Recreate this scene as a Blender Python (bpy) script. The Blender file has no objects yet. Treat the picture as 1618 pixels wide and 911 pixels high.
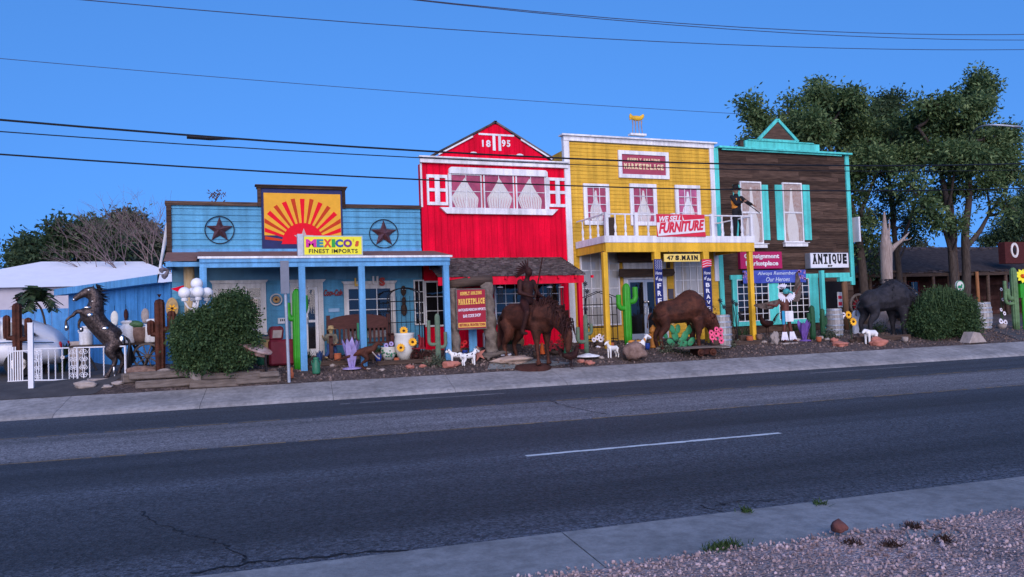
import bpy, bmesh, math, random
from mathutils import Vector, Matrix, Euler, noise
random.seed(7)
PI = math.pi
C = bpy.context.scene
COL = C.collection

# ------------------------------------------------------------------ camera
FPX, IW, IH = 1177.0, 1618.0, 911.0
fwd = Vector((0.35651674, 0.93362506, 0.03521445))
rgt = Vector((0.93405165, -0.35532351, -0.03595438))
upv = Vector((-0.02105539, 0.04571046, 0.99873281))
upv = rgt.cross(fwd).normalized()
CAM = Vector((0, 0, 1.9))
cam = bpy.data.cameras.new('camera'); camo = bpy.data.objects.new('camera', cam); COL.objects.link(camo)
M = Matrix((rgt, upv, -fwd)).transposed().to_4x4(); M.translation = CAM
camo.matrix_world = M
cam.sensor_width = 36; cam.lens = 36 * FPX / IW; cam.clip_end = 3000; cam.clip_start = 0.1
C.camera = camo
# ------------------------------------------------------------------ sky, soft western glow, exposure
SUN_EL, SUN_AZ = math.radians(21), math.radians(197)   # glow behind the camera, slightly left
w = bpy.data.worlds.new("World"); C.world = w; w.use_nodes = True
nt = w.node_tree; bg = nt.nodes['Background']
sky = nt.nodes.new('ShaderNodeTexSky'); sky.sky_type = 'NISHITA'; sky.sun_disc = False
sky.sun_elevation = SUN_EL; sky.sun_rotation = SUN_AZ
sky.air_density = 1.0; sky.dust_density = 0.0; sky.ozone_density = 4.0; sky.altitude = 1000
# the eastern dusk sky is an even clear blue down to the roofs: sample the sky model a little above each view direction
tcs = nt.nodes.new('ShaderNodeTexCoord'); sxs = nt.nodes.new('ShaderNodeSeparateXYZ'); cbs = nt.nodes.new('ShaderNodeCombineXYZ'); mrs = nt.nodes.new('ShaderNodeMapRange')
mrs.inputs[1].default_value = 0; mrs.inputs[2].default_value = 1; mrs.inputs[3].default_value = .50; mrs.inputs[4].default_value = 1.0
nt.links.new(tcs.outputs['Generated'], sxs.inputs[0]); nt.links.new(sxs.outputs['X'], cbs.inputs['X']); nt.links.new(sxs.outputs['Y'], cbs.inputs['Y']); nt.links.new(sxs.outputs['Z'], mrs.inputs[0]); nt.links.new(mrs.outputs[0], cbs.inputs['Z'])
nt.links.new(cbs.outputs[0], sky.inputs[0])
hs = nt.nodes.new('ShaderNodeHueSaturation'); hs.inputs['Saturation'].default_value = 1.17; hs.inputs['Hue'].default_value = .505
nt.links.new(sky.outputs[0], hs.inputs['Color']); nt.links.new(hs.outputs[0], bg.inputs[0])
bg.inputs[1].default_value = 0.148
sun = bpy.data.lights.new('evening_glow', 'SUN'); suno = bpy.data.objects.new('evening_glow', sun); COL.objects.link(suno)
sun.energy = 1.42; sun.angle = math.radians(60); sun.color = (1.0, 0.82, 0.73)
sd = Vector((math.sin(SUN_AZ) * math.cos(SUN_EL), math.cos(SUN_AZ) * math.cos(SUN_EL), math.sin(SUN_EL)))
suno.rotation_euler = sd.to_track_quat('Z', 'Y').to_euler()
C.view_settings.view_transform = 'Standard'; C.view_settings.look = 'None'
C.view_settings.exposure = 1.35; C.view_settings.gamma = 1.0; C.view_settings.use_curve_mapping = False

# ------------------------------------------------------------------ measuring helpers
def ray(px, py): return fwd + rgt * ((px - IW / 2) / FPX) - upv * ((py - IH / 2) / FPX)
def onY(px, py, Y):
    v = ray(px, py); return CAM + v * (Y / v.y)
def onZ(px, py, z):
    v = ray(px, py); return CAM + v * ((z - CAM.z) / v.z)
YF = 22.8
def R(l, t, r, b, Y=YF):                      # a rectangle on the plane Y: x0, x1, z0, z1
    mx, my = (l + r) / 2, (t + b) / 2
    return onY(l, my, Y).x, onY(r, my, Y).x, onY(mx, b, Y).z, onY(mx, t, Y).z
# street geometry: road lines run along S, T is measured across it
RA = math.radians(-5.05); CS, SN = math.cos(RA), math.sin(RA)
def ST(s, t, z=0): return Vector((s * CS - t * SN, s * SN + t * CS, z))
T_NEAR, T_FAR, T_BACK = 5.8, 18.55, 19.95
def tof(x, y): return -x * SN + y * CS
def sm(a, b, v):
    v = max(0, min(1, (v - a) / (b - a))); return v * v * (3 - 2 * v)
def ground(x, y):
    t = tof(x, y)
    if t < T_FAR: return 0.0
    if t < T_BACK: return 0.12 + 0.22 * (t - T_FAR) / (T_BACK - T_FAR)
    yb = (T_BACK + x * SN) / CS
    k = max(0, min(1, (y - yb) / (22.6 - yb)))
    h = 0.54 * (1 - (1 - k) ** 2)
    if x < -1.5: h *= 1 - 0.55 * sm(-1.5, -4.5, x) * (1 - sm(23, 30, y))
    if x > 27: h *= 1 - 0.4 * sm(27, 31, x) * (1 - sm(23, 30, y))
    return 0.34 + h
def G(px, py):                               # where the pixel ray meets the yard
    v = ray(px, py); lo, hi = 10.0, 60.0
    f = lambda d: (CAM + v * d).z - ground((CAM + v * d).x, (CAM + v * d).y)
    for d in [10 + i * .1 for i in range(500)]:
        if f(d) < 0: lo, hi = d - .1, d; break
    for _ in range(20):
        m = (lo + hi) / 2
        if f(m) < 0: hi = m
        else: lo = m
    p = CAM + v * hi; p.z = ground(p.x, p.y); return p
def ppm(p): return FPX / ((Vector(p) - CAM).dot(fwd))

# ------------------------------------------------------------------ materials
MATS = {}
def mat(name, col, rough=.7, var=.12, scale=6, metal=0, bump=.0, bscale=30, island=0, stretch=None, col2=None, spec=.28, coat=0, trans=0, alpha=1):
    if name in MATS: return MATS[name]
    m = bpy.data.materials.new(name); m.use_nodes = True; n = m.node_tree; L = n.links
    p = n.nodes['Principled BSDF']; p.inputs['Roughness'].default_value = rough; p.inputs['Metallic'].default_value = metal
    p.inputs['Specular IOR Level'].default_value = spec; p.inputs['Coat Weight'].default_value = coat
    tc = n.nodes.new('ShaderNodeTexCoord'); mp = n.nodes.new('ShaderNodeMapping'); L.new(tc.outputs['Object'], mp.inputs[0])
    if stretch: mp.inputs['Scale'].default_value = stretch
    nz = n.nodes.new('ShaderNodeTexNoise'); nz.inputs['Scale'].default_value = scale; nz.inputs['Detail'].default_value = 6; nz.inputs['Roughness'].default_value = .65
    L.new(mp.outputs[0], nz.inputs['Vector'])
    rp = n.nodes.new('ShaderNodeValToRGB'); e = rp.color_ramp.elements
    a = [max(0, c * (1 - var)) for c in col]; b = col2 if col2 else [min(1, c * (1 + var)) for c in col]
    if col2: a = col
    e[0].position = .32; e[0].color = (*a, 1); e[1].position = .68; e[1].color = (*b, 1)
    L.new(nz.outputs[0], rp.inputs[0]); out = rp.outputs[0]
    if island:
        g = n.nodes.new('ShaderNodeNewGeometry'); mr = n.nodes.new('ShaderNodeMapRange')
        mr.inputs[3].default_value = 1 - island; mr.inputs[4].default_value = 1 + island
        L.new(g.outputs['Random Per Island'], mr.inputs[0])
        mx = n.nodes.new('ShaderNodeVectorMath'); mx.operation = 'SCALE'; L.new(out, mx.inputs[0]); L.new(mr.outputs[0], mx.inputs['Scale']); out = mx.outputs[0]
    if name.endswith('_paint') or 'concrete' in name:                 # rain streaks, chalking and sun-bleached patches
        m2 = n.nodes.new('ShaderNodeMapping'); m2.inputs['Scale'].default_value = (7, 7, .45); L.new(tc.outputs['Object'], m2.inputs[0])
        for vec, sc, lo, hi, a_, b_ in ((m2.outputs[0], 1.0, .80, 1.06, .36, .60), (tc.outputs['Object'], 1.1, .86, 1.10, .3, .7), (tc.outputs['Object'], 38, .90, 1.05, .35, .6)):
            w_ = n.nodes.new('ShaderNodeTexNoise'); w_.inputs['Scale'].default_value = sc; w_.inputs['Detail'].default_value = 7; L.new(vec, w_.inputs['Vector'])
            r_ = n.nodes.new('ShaderNodeMapRange'); r_.inputs[1].default_value = a_; r_.inputs[2].default_value = b_; r_.inputs[3].default_value = lo; r_.inputs[4].default_value = hi; L.new(w_.outputs[0], r_.inputs[0])
            k_ = n.nodes.new('ShaderNodeVectorMath'); k_.operation = 'SCALE'; L.new(out, k_.inputs[0]); L.new(r_.outputs[0], k_.inputs['Scale']); out = k_.outputs[0]
    L.new(out, p.inputs['Base Color'])
    if 'rusted' in name or 'scrap' in name:     # plates welded edge to edge
        vo = n.nodes.new('ShaderNodeTexVoronoi'); vo.feature = 'DISTANCE_TO_EDGE'; vo.inputs['Scale'].default_value = 7.5; L.new(tc.outputs['Object'], vo.inputs['Vector'])
        se = n.nodes.new('ShaderNodeMapRange'); se.inputs[1].default_value = 0; se.inputs[2].default_value = .05; se.inputs[3].default_value = .80; se.inputs[4].default_value = 1; L.new(vo.outputs['Distance'], se.inputs[0])
        k_ = n.nodes.new('ShaderNodeVectorMath'); k_.operation = 'SCALE'; L.new(out, k_.inputs[0]); L.new(se.outputs[0], k_.inputs['Scale']); L.new(k_.outputs[0], p.inputs['Base Color'])
        b0 = n.nodes.new('ShaderNodeBump'); b0.inputs['Strength'].default_value = .6; b0.inputs['Distance'].default_value = .02; L.new(se.outputs[0], b0.inputs['Height']); seam = b0.outputs[0]
    else: seam = None
    if bump:
        n2 = n.nodes.new('ShaderNodeTexNoise'); n2.inputs['Scale'].default_value = bscale; n2.inputs['Detail'].default_value = 5
        L.new(mp.outputs[0], n2.inputs['Vector'])
        bp = n.nodes.new('ShaderNodeBump'); bp.inputs['Strength'].default_value = bump; bp.inputs['Distance'].default_value = .02
        L.new(n2.outputs[0], bp.inputs['Height']); L.new(bp.outputs[0], p.inputs['Normal'])
        if seam: L.new(seam, bp.inputs['Normal'])
    if trans:
        p.inputs['Transmission Weight'].default_value = trans
    MATS[name] = m; return m
def glassmat(name, tint=(0.02, 0.025, 0.035), clear=.92):
    """a thin window pane: mostly see-through, mirrors at its face"""
    if name in MATS: return MATS[name]
    m = bpy.data.materials.new(name); m.use_nodes = True; n = m.node_tree; L = n.links
    n.nodes.remove(n.nodes['Principled BSDF']); o = n.nodes['Material Output']
    tr = n.nodes.new('ShaderNodeBsdfTransparent'); tr.inputs[0].default_value = (clear, clear, clear, 1)
    gl = n.nodes.new('ShaderNodeBsdfGlossy'); gl.inputs['Roughness'].default_value = .03
    fr = n.nodes.new('ShaderNodeFresnel'); fr.inputs[0].default_value = 1.55
    nz = n.nodes.new('ShaderNodeTexNoise'); nz.inputs['Scale'].default_value = 2.5
    bp = n.nodes.new('ShaderNodeBump'); bp.inputs['Strength'].default_value = .12; bp.inputs['Distance'].default_value = .03
    L.new(nz.outputs[0], bp.inputs['Height']); L.new(bp.outputs[0], gl.inputs['Normal'])
    mx = n.nodes.new('ShaderNodeMixShader'); L.new(fr.outputs[0], mx.inputs[0]); L.new(tr.outputs[0], mx.inputs[1]); L.new(gl.outputs[0], mx.inputs[2])
    L.new(mx.outputs[0], o.inputs[0]); MATS[name] = m; return m

mBlue = mat('blue_paint', (.095, .33, .52), .7, .10, 3, bump=.25, bscale=12, island=.06, stretch=(1, 1, 4))
mBlueTrim = mat('light_blue_paint', (.12, .36, .64), .6, .08, 4, island=.05)
mBlueDeep = mat('deep_blue_paint', (.07, .28, .60), .6, .15, 3, bump=.2)
mRed = mat('red_paint', (.76, .001, .030), .8, spec=.12, var=.10, scale=3, bump=.25, bscale=10, stretch=(3, 1, .6), island=.05) #, .10, 3, bump=.25, bscale=10, stretch=(3, 1, .6), island=.05)
mRedTrim = mat('bright_red_paint', (.78, .003, .035), .7, spec=.2, var=.08, scale=4) #, .08, 4)
mYel = mat('yellow_paint', (.68, .40, .045), .75, spec=.2, var=.1, scale=3, bump=.2, bscale=14, stretch=(.6, 1, 3), island=.06) #, .10, 3, bump=.2, bscale=14, stretch=(.6, 1, 3), island=.06)
mYelTrim = mat('warm_yellow_paint', (.78, .45, .03), .5, .08, 4)
mTurq = mat('turquoise_paint', (.10, .62, .56), .55, .08, 4)
mWhite = mat('white_paint', (.78, .78, .80), .5, .05, 5, bump=.1)
mCream = mat('cream_paint', (.70, .68, .66), .6, .06, 5)
mOldWood = mat('weathered_board', (.028, .017, .014), .85, .5, 5, bump=.6, bscale=20, stretch=(.35, 1, 5), island=.45, col2=(.115, .072, .052), spec=.15)
mDarkWood = mat('dark_timber', (.035, .022, .018), .85, .4, 5, bump=.5, stretch=(.4, 1, 4), col2=(.09, .06, .045), island=.3)
mGreyWood = mat('grey_timber', (.07, .055, .048), .9, .4, 5, bump=.6, bscale=18, stretch=(.5, 3, 4), col2=(.20, .165, .145), island=.2)
mShingle = mat('shingle', (.045, .035, .035), .9, .4, 5, bump=.6, island=.5, col2=(.13, .105, .10))
mDark = mat('dark_interior', (.008, .007, .010), .9, .3, 3)
mRose = mat('rose_reflection', (.58, .10, .20), .7, .25, 3)  # pink sunset reflection of the upper panes, painted into the backing colour
mRoseDeep = mat('deep_rose_interior', (.30, .01, .035), .7, .2, 3)
mCurtain = mat('white_curtain', (.86, .86, .86), .8, .06, 14, stretch=(8, 1, .7))
mBeige = mat('beige_curtain', (.42, .30, .24), .8, .3, 4, stretch=(3, 1, 1))
mGlass = glassmat('window_glass')
mRust = mat('rusted_steel', (.030, .012, .009), .7, .4, 3.5, metal=.35, bump=.9, bscale=22, col2=(.13, .042, .024))
mRustDark = mat('dark_rusted_steel', (.022, .009, .008), .65, .3, 5, metal=.4, bump=.7, col2=(.07, .022, .017))
mIron = mat('black_iron', (.02, .02, .024), .5, .3, 8, metal=.6)
mChrome = mat('polished_metal', (.55, .53, .52), .22, .2, 9, metal=1)
mScrap = mat('scrap_metal_skin', (.025, .018, .018), .45, .4, 12, metal=.7, bump=1, bscale=16, col2=(.13, .10, .095))
mGalv = mat('galvanised_steel', (.36, .40, .46), .5, .12, 8, metal=.5)
mCactus = mat('bright_green_enamel', (.035, .30, .02), .45, .15, 5)
mCactusDull = mat('dull_green_cactus', (.07, .13, .09), .7, .4, 6, col2=(.15, .20, .13))
mGreen2 = mat('teal_green_cactus', (.03, .20, .10), .5, .2, 6)
mStone = mat('pale_stone', (.26, .22, .20), .9, .3, 4, bump=.8, bscale=8, col2=(.42, .36, .33))
mPinkStone = mat('pink_sandstone', (.42, .16, .12), .9, .25, 4, bump=.7, bscale=8)
mBrownRock = mat('brown_rock', (.12, .07, .055), .95, .5, 5, bump=1, bscale=8, col2=(.28, .19, .16))
mPurple = mat('purple_enamel', (.17, .09, .36), .45, .2, 6)
mLilac = mat('lilac_enamel', (.36, .30, .58), .45, .2, 6)
mPetalPink = mat('pink_petal', (.80, .10, .22), .6, .2, 9, island=.2)
mPetalRed = mat('red_petal', (.62, .012, .02), .6, .2, 9, island=.2)
mPetalYel = mat('yellow_petal', (.85, .42, .02), .6, .2, 9, island=.15)
mPetalWhite = mat('white_petal', (.74, .72, .80), .6, .1, 9)
mSeed = mat('seed_brown', (.07, .025, .012), .9, .3, 20)
mCeram = mat('glazed_ceramic', (.62, .62, .58), .35, .12, 5)
mOlive = mat('olive_enamel', (.03, .16, .09), .4, .2, 5)
mLeaf = mat('dark_leaf', (.022, .048, .018), .7, .3, 1.5, island=.55)
mNavy = mat('navy_cloth', (.012, .022, .13), .8, .15, 5)
mMaroon = mat('maroon_sign', (.32, .012, .035), .5, .06, 3)
mCrimson = mat('crimson_sign', (.42, .015, .10), .5, .06, 3)
mGold = mat('gold_letter', (.78, .50, .10), .5, .08, 5)
mBlack = mat('black_paint', (.012, .012, .014), .5, .2, 8)
mSignY = mat('lemon_sign', (.82, .76, .03), .45, .03, 3)
mOrange = mat('orange_enamel', (.75, .12, .015), .5, .15, 5)
mDenim = mat('blue_denim', (.03, .07, .20), .85, .2, 9)
mStraw = mat('straw', (.42, .30, .15), .9, .3, 12)
mTerra = mat('terracotta', (.42, .12, .055), .8, .2, 6)
mFurWhite = mat('white_enamel', (.76, .75, .74), .5, .06, 6)
mBarrel = mat('barrel_oak', (.24, .22, .21), .75, .3, 4, bump=.4, island=.25, col2=(.36, .34, .33))

# ------------------------------------------------------------------ building helpers
def thing(name, label, cat, loc=(0, 0, 0), rotz=0, group=None, scale=1, kind=None):
    o = bpy.data.objects.new(name, None); COL.objects.link(o); o.location = loc; o.rotation_euler = (0, 0, rotz)
    o.scale = (scale,) * 3; o.empty_display_size = .2
    tag(o, label, cat, group, kind); return o
def tag(o, label=None, cat=None, group=None, kind=None):
    if label: o['label'] = label
    if cat: o['category'] = cat
    if group: o['group'] = group
    if kind: o['kind'] = kind
    return o
def rootloc(p):
    v = Vector((0, 0, 0))
    while p: v += p.location; p = p.parent
    return v
def link(name, me, m, parent=None, world=False):
    if world and parent: me.transform(Matrix.Translation(-rootloc(parent)))
    o = bpy.data.objects.new(name, me); COL.objects.link(o)
    if m and not me.materials: me.materials.append(m)
    if parent: o.parent = parent
    return o
class MB:
    def __init__(s, world=True): s.b = bmesh.new(); s.w = world
    def _v(s, vs): return [s.b.verts.new(v) for v in vs]
    def box(s, x0, x1, y0, y1, z0, z1, rot=None, piv=None):
        vs = [Vector((x, y, z)) for z in (z0, z1) for y in (y0, y1) for x in (x0, x1)]
        if rot is not None:
            piv = Vector(piv) if piv is not None else Vector(((x0 + x1) / 2, (y0 + y1) / 2, (z0 + z1) / 2))
            vs = [piv + rot @ (v - piv) for v in vs]
        v = s._v(vs)
        for f in ((0, 2, 3, 1), (4, 5, 7, 6), (0, 1, 5, 4), (2, 6, 7, 3), (0, 4, 6, 2), (1, 3, 7, 5)): s.b.faces.new([v[i] for i in f])
        return s
    def prism(s, pts, y0, y1):                # outline in x,z pushed from y0 to y1
        a = s._v([(x, y0, z) for x, z in pts]); b = s._v([(x, y1, z) for x, z in pts]); n = len(pts)
        s.b.faces.new(a); s.b.faces.new(b[::-1])
        for i in range(n): s.b.faces.new((a[i], b[i], b[(i + 1) % n], a[(i + 1) % n]))
        return s
    def hprism(s, pts, z0, z1):               # outline in x,y pushed from z0 to z1
        a = s._v([(x, y, z0) for x, y in pts]); b = s._v([(x, y, z1) for x, y in pts]); n = len(pts)
        s.b.faces.new(a[::-1]); s.b.faces.new(b)
        for i in range(n): s.b.faces.new((a[i], a[(i + 1) % n], b[(i + 1) % n], b[i]))
        return s
    def quad(s, *p): s.b.faces.new(s._v(p)); return s
    def tube(s, pts, r, n=8, cap=True):       # r: number or list
        pts = [Vector(p) for p in pts]; k = len(pts); rr = r if isinstance(r, (list, tuple)) else [r] * k
        rings = []; ref = None
        for i, p in enumerate(pts):
            d = (pts[min(i + 1, k - 1)] - pts[max(i - 1, 0)]).normalized()
            if ref is None: ref = d.orthogonal().normalized()
            ref = (ref - d * ref.dot(d)); ref = ref.normalized() if ref.length > 1e-5 else d.orthogonal().normalized()
            q = d.cross(ref)
            rings.append(s._v([p + (ref * math.cos(2 * PI * j / n) + q * math.sin(2 * PI * j / n)) * rr[i] for j in range(n)]))
        for i in range(k - 1):
            for j in range(n): s.b.faces.new((rings[i][j], rings[i][(j + 1) % n], rings[i + 1][(j + 1) % n], rings[i + 1][j]))
        if cap: s.b.faces.new(rings[0][::-1]); s.b.faces.new(rings[-1])
        return s
    def lathe(s, prof, c=(0, 0, 0), n=20, rib=0, ribn=8):
        rings = []
        for r, z in prof:
            rings.append(s._v([(c[0] + r * (1 + rib * math.cos(ribn * 2 * PI * j / n)) * math.cos(2 * PI * j / n), c[1] + r * (1 + rib * math.cos(ribn * 2 * PI * j / n)) * math.sin(2 * PI * j / n), c[2] + z) for j in range(n)]))
        for i in range(len(prof) - 1):
            for j in range(n): s.b.faces.new((rings[i][j], rings[i][(j + 1) % n], rings[i + 1][(j + 1) % n], rings[i + 1][j]))
        s.b.faces.new(rings[0][::-1]); s.b.faces.new(rings[-1]); return s
    def ell(s, c, r, rot=None, sub=2):
        r = r if isinstance(r, (list, tuple)) else (r, r, r)
        m = Matrix.Translation(Vector(c)) @ (rot.to_4x4() if rot else Matrix.Identity(4)) @ Matrix.Diagonal((*r, 1))
        bmesh.ops.create_icosphere(s.b, subdivisions=sub, radius=1, matrix=m); return s
    def cap(s, a, b, r1, r2=None, n=10):      # rounded tapered limb
        r2 = r1 if r2 is None else r2
        s.tube([a, b], [r1, r2], n); s.ell(a, r1); s.ell(b, r2); return s
    def rock(s, c, r, seed=0, sub=2, amt=.25):
        n0 = len(s.b.verts); s.b.verts.ensure_lookup_table(); s.ell((0, 0, 0), 1, sub=sub); s.b.verts.ensure_lookup_table()
        for v in s.b.verts[n0:]:
            p = v.co.normalized(); k = 1 + amt * 2 * noise.noise(p * 1.6 + Vector((seed * 7.3, seed, 0))) + amt * .6 * noise.noise(p * 4 + Vector((seed, 3, seed)))
            v.co = Vector(c) + Vector((p.x * r[0], p.y * r[1], p.z * r[2])) * k
        return s
    def build(s, name, m, parent=None, smooth=False, bevel=0):
        me = bpy.data.meshes.new(name); bmesh.ops.recalc_face_normals(s.b, faces=s.b.faces)
        if bevel: bmesh.ops.bevel(s.b, geom=list(s.b.edges), offset=bevel, segments=1, affect='EDGES', clamp_overlap=True)
        s.b.to_mesh(me); s.b.free()
        if smooth: me.polygons.foreach_set('use_smooth', [True] * len(me.polygons))
        return link(name, me, m, parent, s.w)
def siding(x0, x1, z0, z1, Y, pitch=.17, jitter=0, gap=.0, lap=.03, cut=None):
    """horizontal boards, each a wedge that laps the one below, split in lengths"""
    b = MB(); z = z0; k = 0; rnd = random.Random(int(x0 * 100) + int(z0 * 10))
    while z < z1 - .01:
        zt = min(z + pitch, z1); xs = [x0]
        if jitter:
            x = x0 + rnd.uniform(.8, 3)
            while x < x1 - .4: xs.append(x); x += rnd.uniform(1.2, 3.4)
        xs.append(x1)
        for a, c in zip(xs[:-1], xs[1:]):
            l = lap + rnd.uniform(-1, 1) * jitter; q = .002 if jitter else 0
            v = b._v([(a + q, Y - l, z + gap), (c - q, Y - l, z + gap), (c - q, Y - .004, zt), (a + q, Y - .004, zt), (a + q, Y + .03, z + gap), (c - q, Y + .03, z + gap), (c - q, Y + .03, zt), (a + q, Y + .03, zt)])
            for f in ((0, 1, 2, 3), (5, 4, 7, 6), (4, 5, 1, 0), (3, 2, 6, 7), (4, 0, 3, 7), (1, 5, 6, 2)): b.b.faces.new([v[i] for i in f])
        z = zt; k += 1
    return b
def textmesh(s, bold=0.0, shear=0.0, extrude=.01, res=3, space=1.0):
    cu = bpy.data.curves.new('txt', 'FONT'); cu.body = s; cu.size = 1; cu.offset = bold; cu.shear = shear; cu.extrude = extrude; cu.resolution_u = res
    cu.space_character = space
    o = bpy.data.objects.new('txt', cu); COL.objects.link(o); dg = bpy.context.evaluated_depsgraph_get(); dg.update()
    me = bpy.data.meshes.new_from_object(o.evaluated_get(dg)); bpy.data.objects.remove(o); bpy.data.curves.remove(cu); return me
def fitmesh(me, x0, x1, z0, z1, Y, th=.012, tilt=0):
    """lay a text mesh (x right, y up) into an upright rectangle on the plane Y"""
    xs = [v.co.x for v in me.vertices]; ys = [v.co.y for v in me.vertices]; zs = [v.co.z for v in me.vertices]
    ax, bx, ay, by = min(xs), max(xs), min(ys), max(ys); zr = max(1e-6, max(zs) - min(zs)); zc = min(zs)
    for v in me.vertices:
        u = (v.co.x - ax) / (bx - ax); h = (v.co.y - ay) / (by - ay)
        v.co = Vector((x0 + u * (x1 - x0), Y - (v.co.z - zc) / zr * th, z0 + h * (z1 - z0) + tilt * u))
    me.flip_normals() if False else None
    return me
def text(s, x0, x1, z0, z1, Y, m, parent, name='lettering', bold=.02, shear=0, th=.012, slab=False, tilt=0, world=True, space=1.0):
    if not slab:
        me = fitmesh(textmesh(s, bold, shear, space=space), x0, x1, z0, z1, Y, th, tilt)
        return link(name, me, m, parent, world)
    # slab letters: each glyph stretched into its cell, with heavy feet and caps
    wd = [1.0 if c not in " I.-'" else {' ': .45, 'I': .62, '.': .35, '-': .6, "'": .4}[c] for c in s]; tot = sum(wd); x = x0; bmj = bmesh.new(); cell = (x1 - x0) / tot; H = z1 - z0
    for c, k in zip(s, wd):
        if c != ' ':
            g = .08 * cell; a, e = x + g, x + cell * k - g; t = H * .13
            if c == '-': me = fitmesh(textmesh(c, .03), a, e, z0 + .4 * H, z0 + .55 * H, Y, th)
            elif c == '.': me = fitmesh(textmesh(c, .03), a, e, z0, z0 + .2 * H, Y, th)
            else: me = fitmesh(textmesh(c, .065), a + (.15 * (e - a) if c == 'I' else .04 * (e - a)), e - (.15 * (e - a) if c == 'I' else .04 * (e - a)), z0, z1, Y, th)
            bmj.from_mesh(me); bpy.data.meshes.remove(me)
            bars = []
            if c in 'AHIMNFKRPTYX': w_ = (.30 if c in 'MN' else .40) * (e - a); bars += ([(a, a + w_, z0), (e - w_, e, z0)] if c in 'AHMNKRX' else [(a + .12 * (e - a), e - .12 * (e - a), z0)])
            if c in 'HIMNUKVWXY': w_ = (.24 if c in 'MN' else .40) * (e - a); bars += ([(a, a + w_, z1 - t), (e - w_, e, z1 - t)] if c != 'I' else [(a, e, z1 - t)])
            if c in 'A': bars += [(a + .22 * (e - a), e - .22 * (e - a), z1 - t)]
            for p, q, zz in bars:
                vs = [bmj.verts.new((X, yy, Z)) for yy in (Y - th - .001, Y + .001) for X, Z in ((p, zz), (q, zz), (q, zz + t), (p, zz + t))]
                bmj.faces.new(vs[:4]); bmj.faces.new(vs[7:3:-1])
                for i in range(4): bmj.faces.new((vs[i], vs[4 + i], vs[4 + (i + 1) % 4], vs[(i + 1) % 4]))
        x += cell * k
    me = bpy.data.meshes.new(name); bmj.to_mesh(me); bmj.free()
    if tilt:
        for v in me.vertices: v.co.z += tilt * (v.co.x - x0) / (x1 - x0)
    return link(name, me, m, parent, world)
def window(par, rect, Y, cols, rows, fw=.09, fm=None, back=None, curtain=None, depth=.07, head=0, sill=0, name='window', mun=.022, cm=None, split=None, munm=None):
    x0, x1, z0, z1 = rect; fm = fm or mWhite
    f = MB(); f.box(x0 - fw, x0, Y - depth, Y - .004, z0 - fw, z1 + fw); f.box(x1, x1 + fw, Y - depth, Y - .004, z0 - fw, z1 + fw)
    f.box(x0, x1, Y - depth + .004, Y - .004, z1, z1 + fw); f.box(x0, x1, Y - depth + .004, Y - .004, z0 - fw, z0)
    if head: f.prism([(x0 - fw, z1 + fw + .002), (x1 + fw, z1 + fw + .002), (x1 + fw + head, z1 + fw + head * 1.3), (x0 - fw - head, z1 + fw + head * 1.3)], Y - depth - .05, Y - .004)
    if sill: f.box(x0 - fw - sill, x1 + fw + sill, Y - depth - .06, Y - .004, z0 - fw - .07, z0 - fw - .002)
    fo = f.build(name, fm, par)
    MB().box(x0, x1, Y - .022, Y - .012, z0, z1).build('backing', back or mDark, fo)
    if curtain: curtain(x0, x1, z0, z1, Y - .026, fo)
    MB().quad((x0, Y - .044, z0), (x1, Y - .044, z0), (x1, Y - .044, z1), (x0, Y - .044, z1)).build('pane', mGlass, fo)
    g = MB()
    for i in range(1, cols):
        x = x0 + (x1 - x0) * i / cols; g.box(x - mun / 2, x + mun / 2, Y - .058, Y - .046, z0, z1)
    for j in range(1, rows):
        z = z0 + (z1 - z0) * j / rows; w_ = mun * (2.2 if split == j else 1); g.box(x0, x1, Y - .0565, Y - .0465, z - w_ / 2, z + w_ / 2)
    if cols > 1 or rows > 1: g.build('muntins', munm or mWhite, fo)
    return fo
def drape(shape='pear', m=None):
    """a gathered curtain: outline swells and narrows, surface folded"""
    def fn(x0, x1, z0, z1, Y, par):
        b = MB(); nx, nz = 28, 22; g = []; rq = random.Random(int(x0 * 37)); sk, sw, ph = rq.uniform(-.13, .13), rq.uniform(.86, 1.04), rq.uniform(0, 6)
        for j in range(nz + 1):
            v = j / nz; z = z0 + .01 + (z1 - z0 - .02) * v * (.93 if shape != 'full' else 1)
            if shape == 'pear': wv = .90 * (1 - .98 * max(0, (v - .35) / .65) ** .9) * (.82 + .18 * min(1, v / .25)) if v > .0 else .74
            elif shape == 'lady': wv = .70 * (.75 + .25 * math.sin(v * 6.0 + .4)) * (1 - .85 * max(0, (v - .45) / .55))
            else: wv = .97
            row = []
            for i in range(nx + 1):
                u = i / nx - .5; row.append((min(x1 - .01, max(x0 + .01, (x0 + x1) / 2 + (u * wv * sw + sk * math.sin(v * 2.6) * (1 if shape != 'lady' else .5)) * (x1 - x0))), Y + .009 * math.sin(i * 2.1 + v * 2 + ph) * (.4 + wv) - .003, z))
            g.append(b._v(row))
        for j in range(nz):
            for i in range(nx): b.b.faces.new((g[j][i], g[j][i + 1], g[j + 1][i + 1], g[j + 1][i]))
        b.build('curtain', m or mCurtain, par, smooth=True)
    return fn
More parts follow.
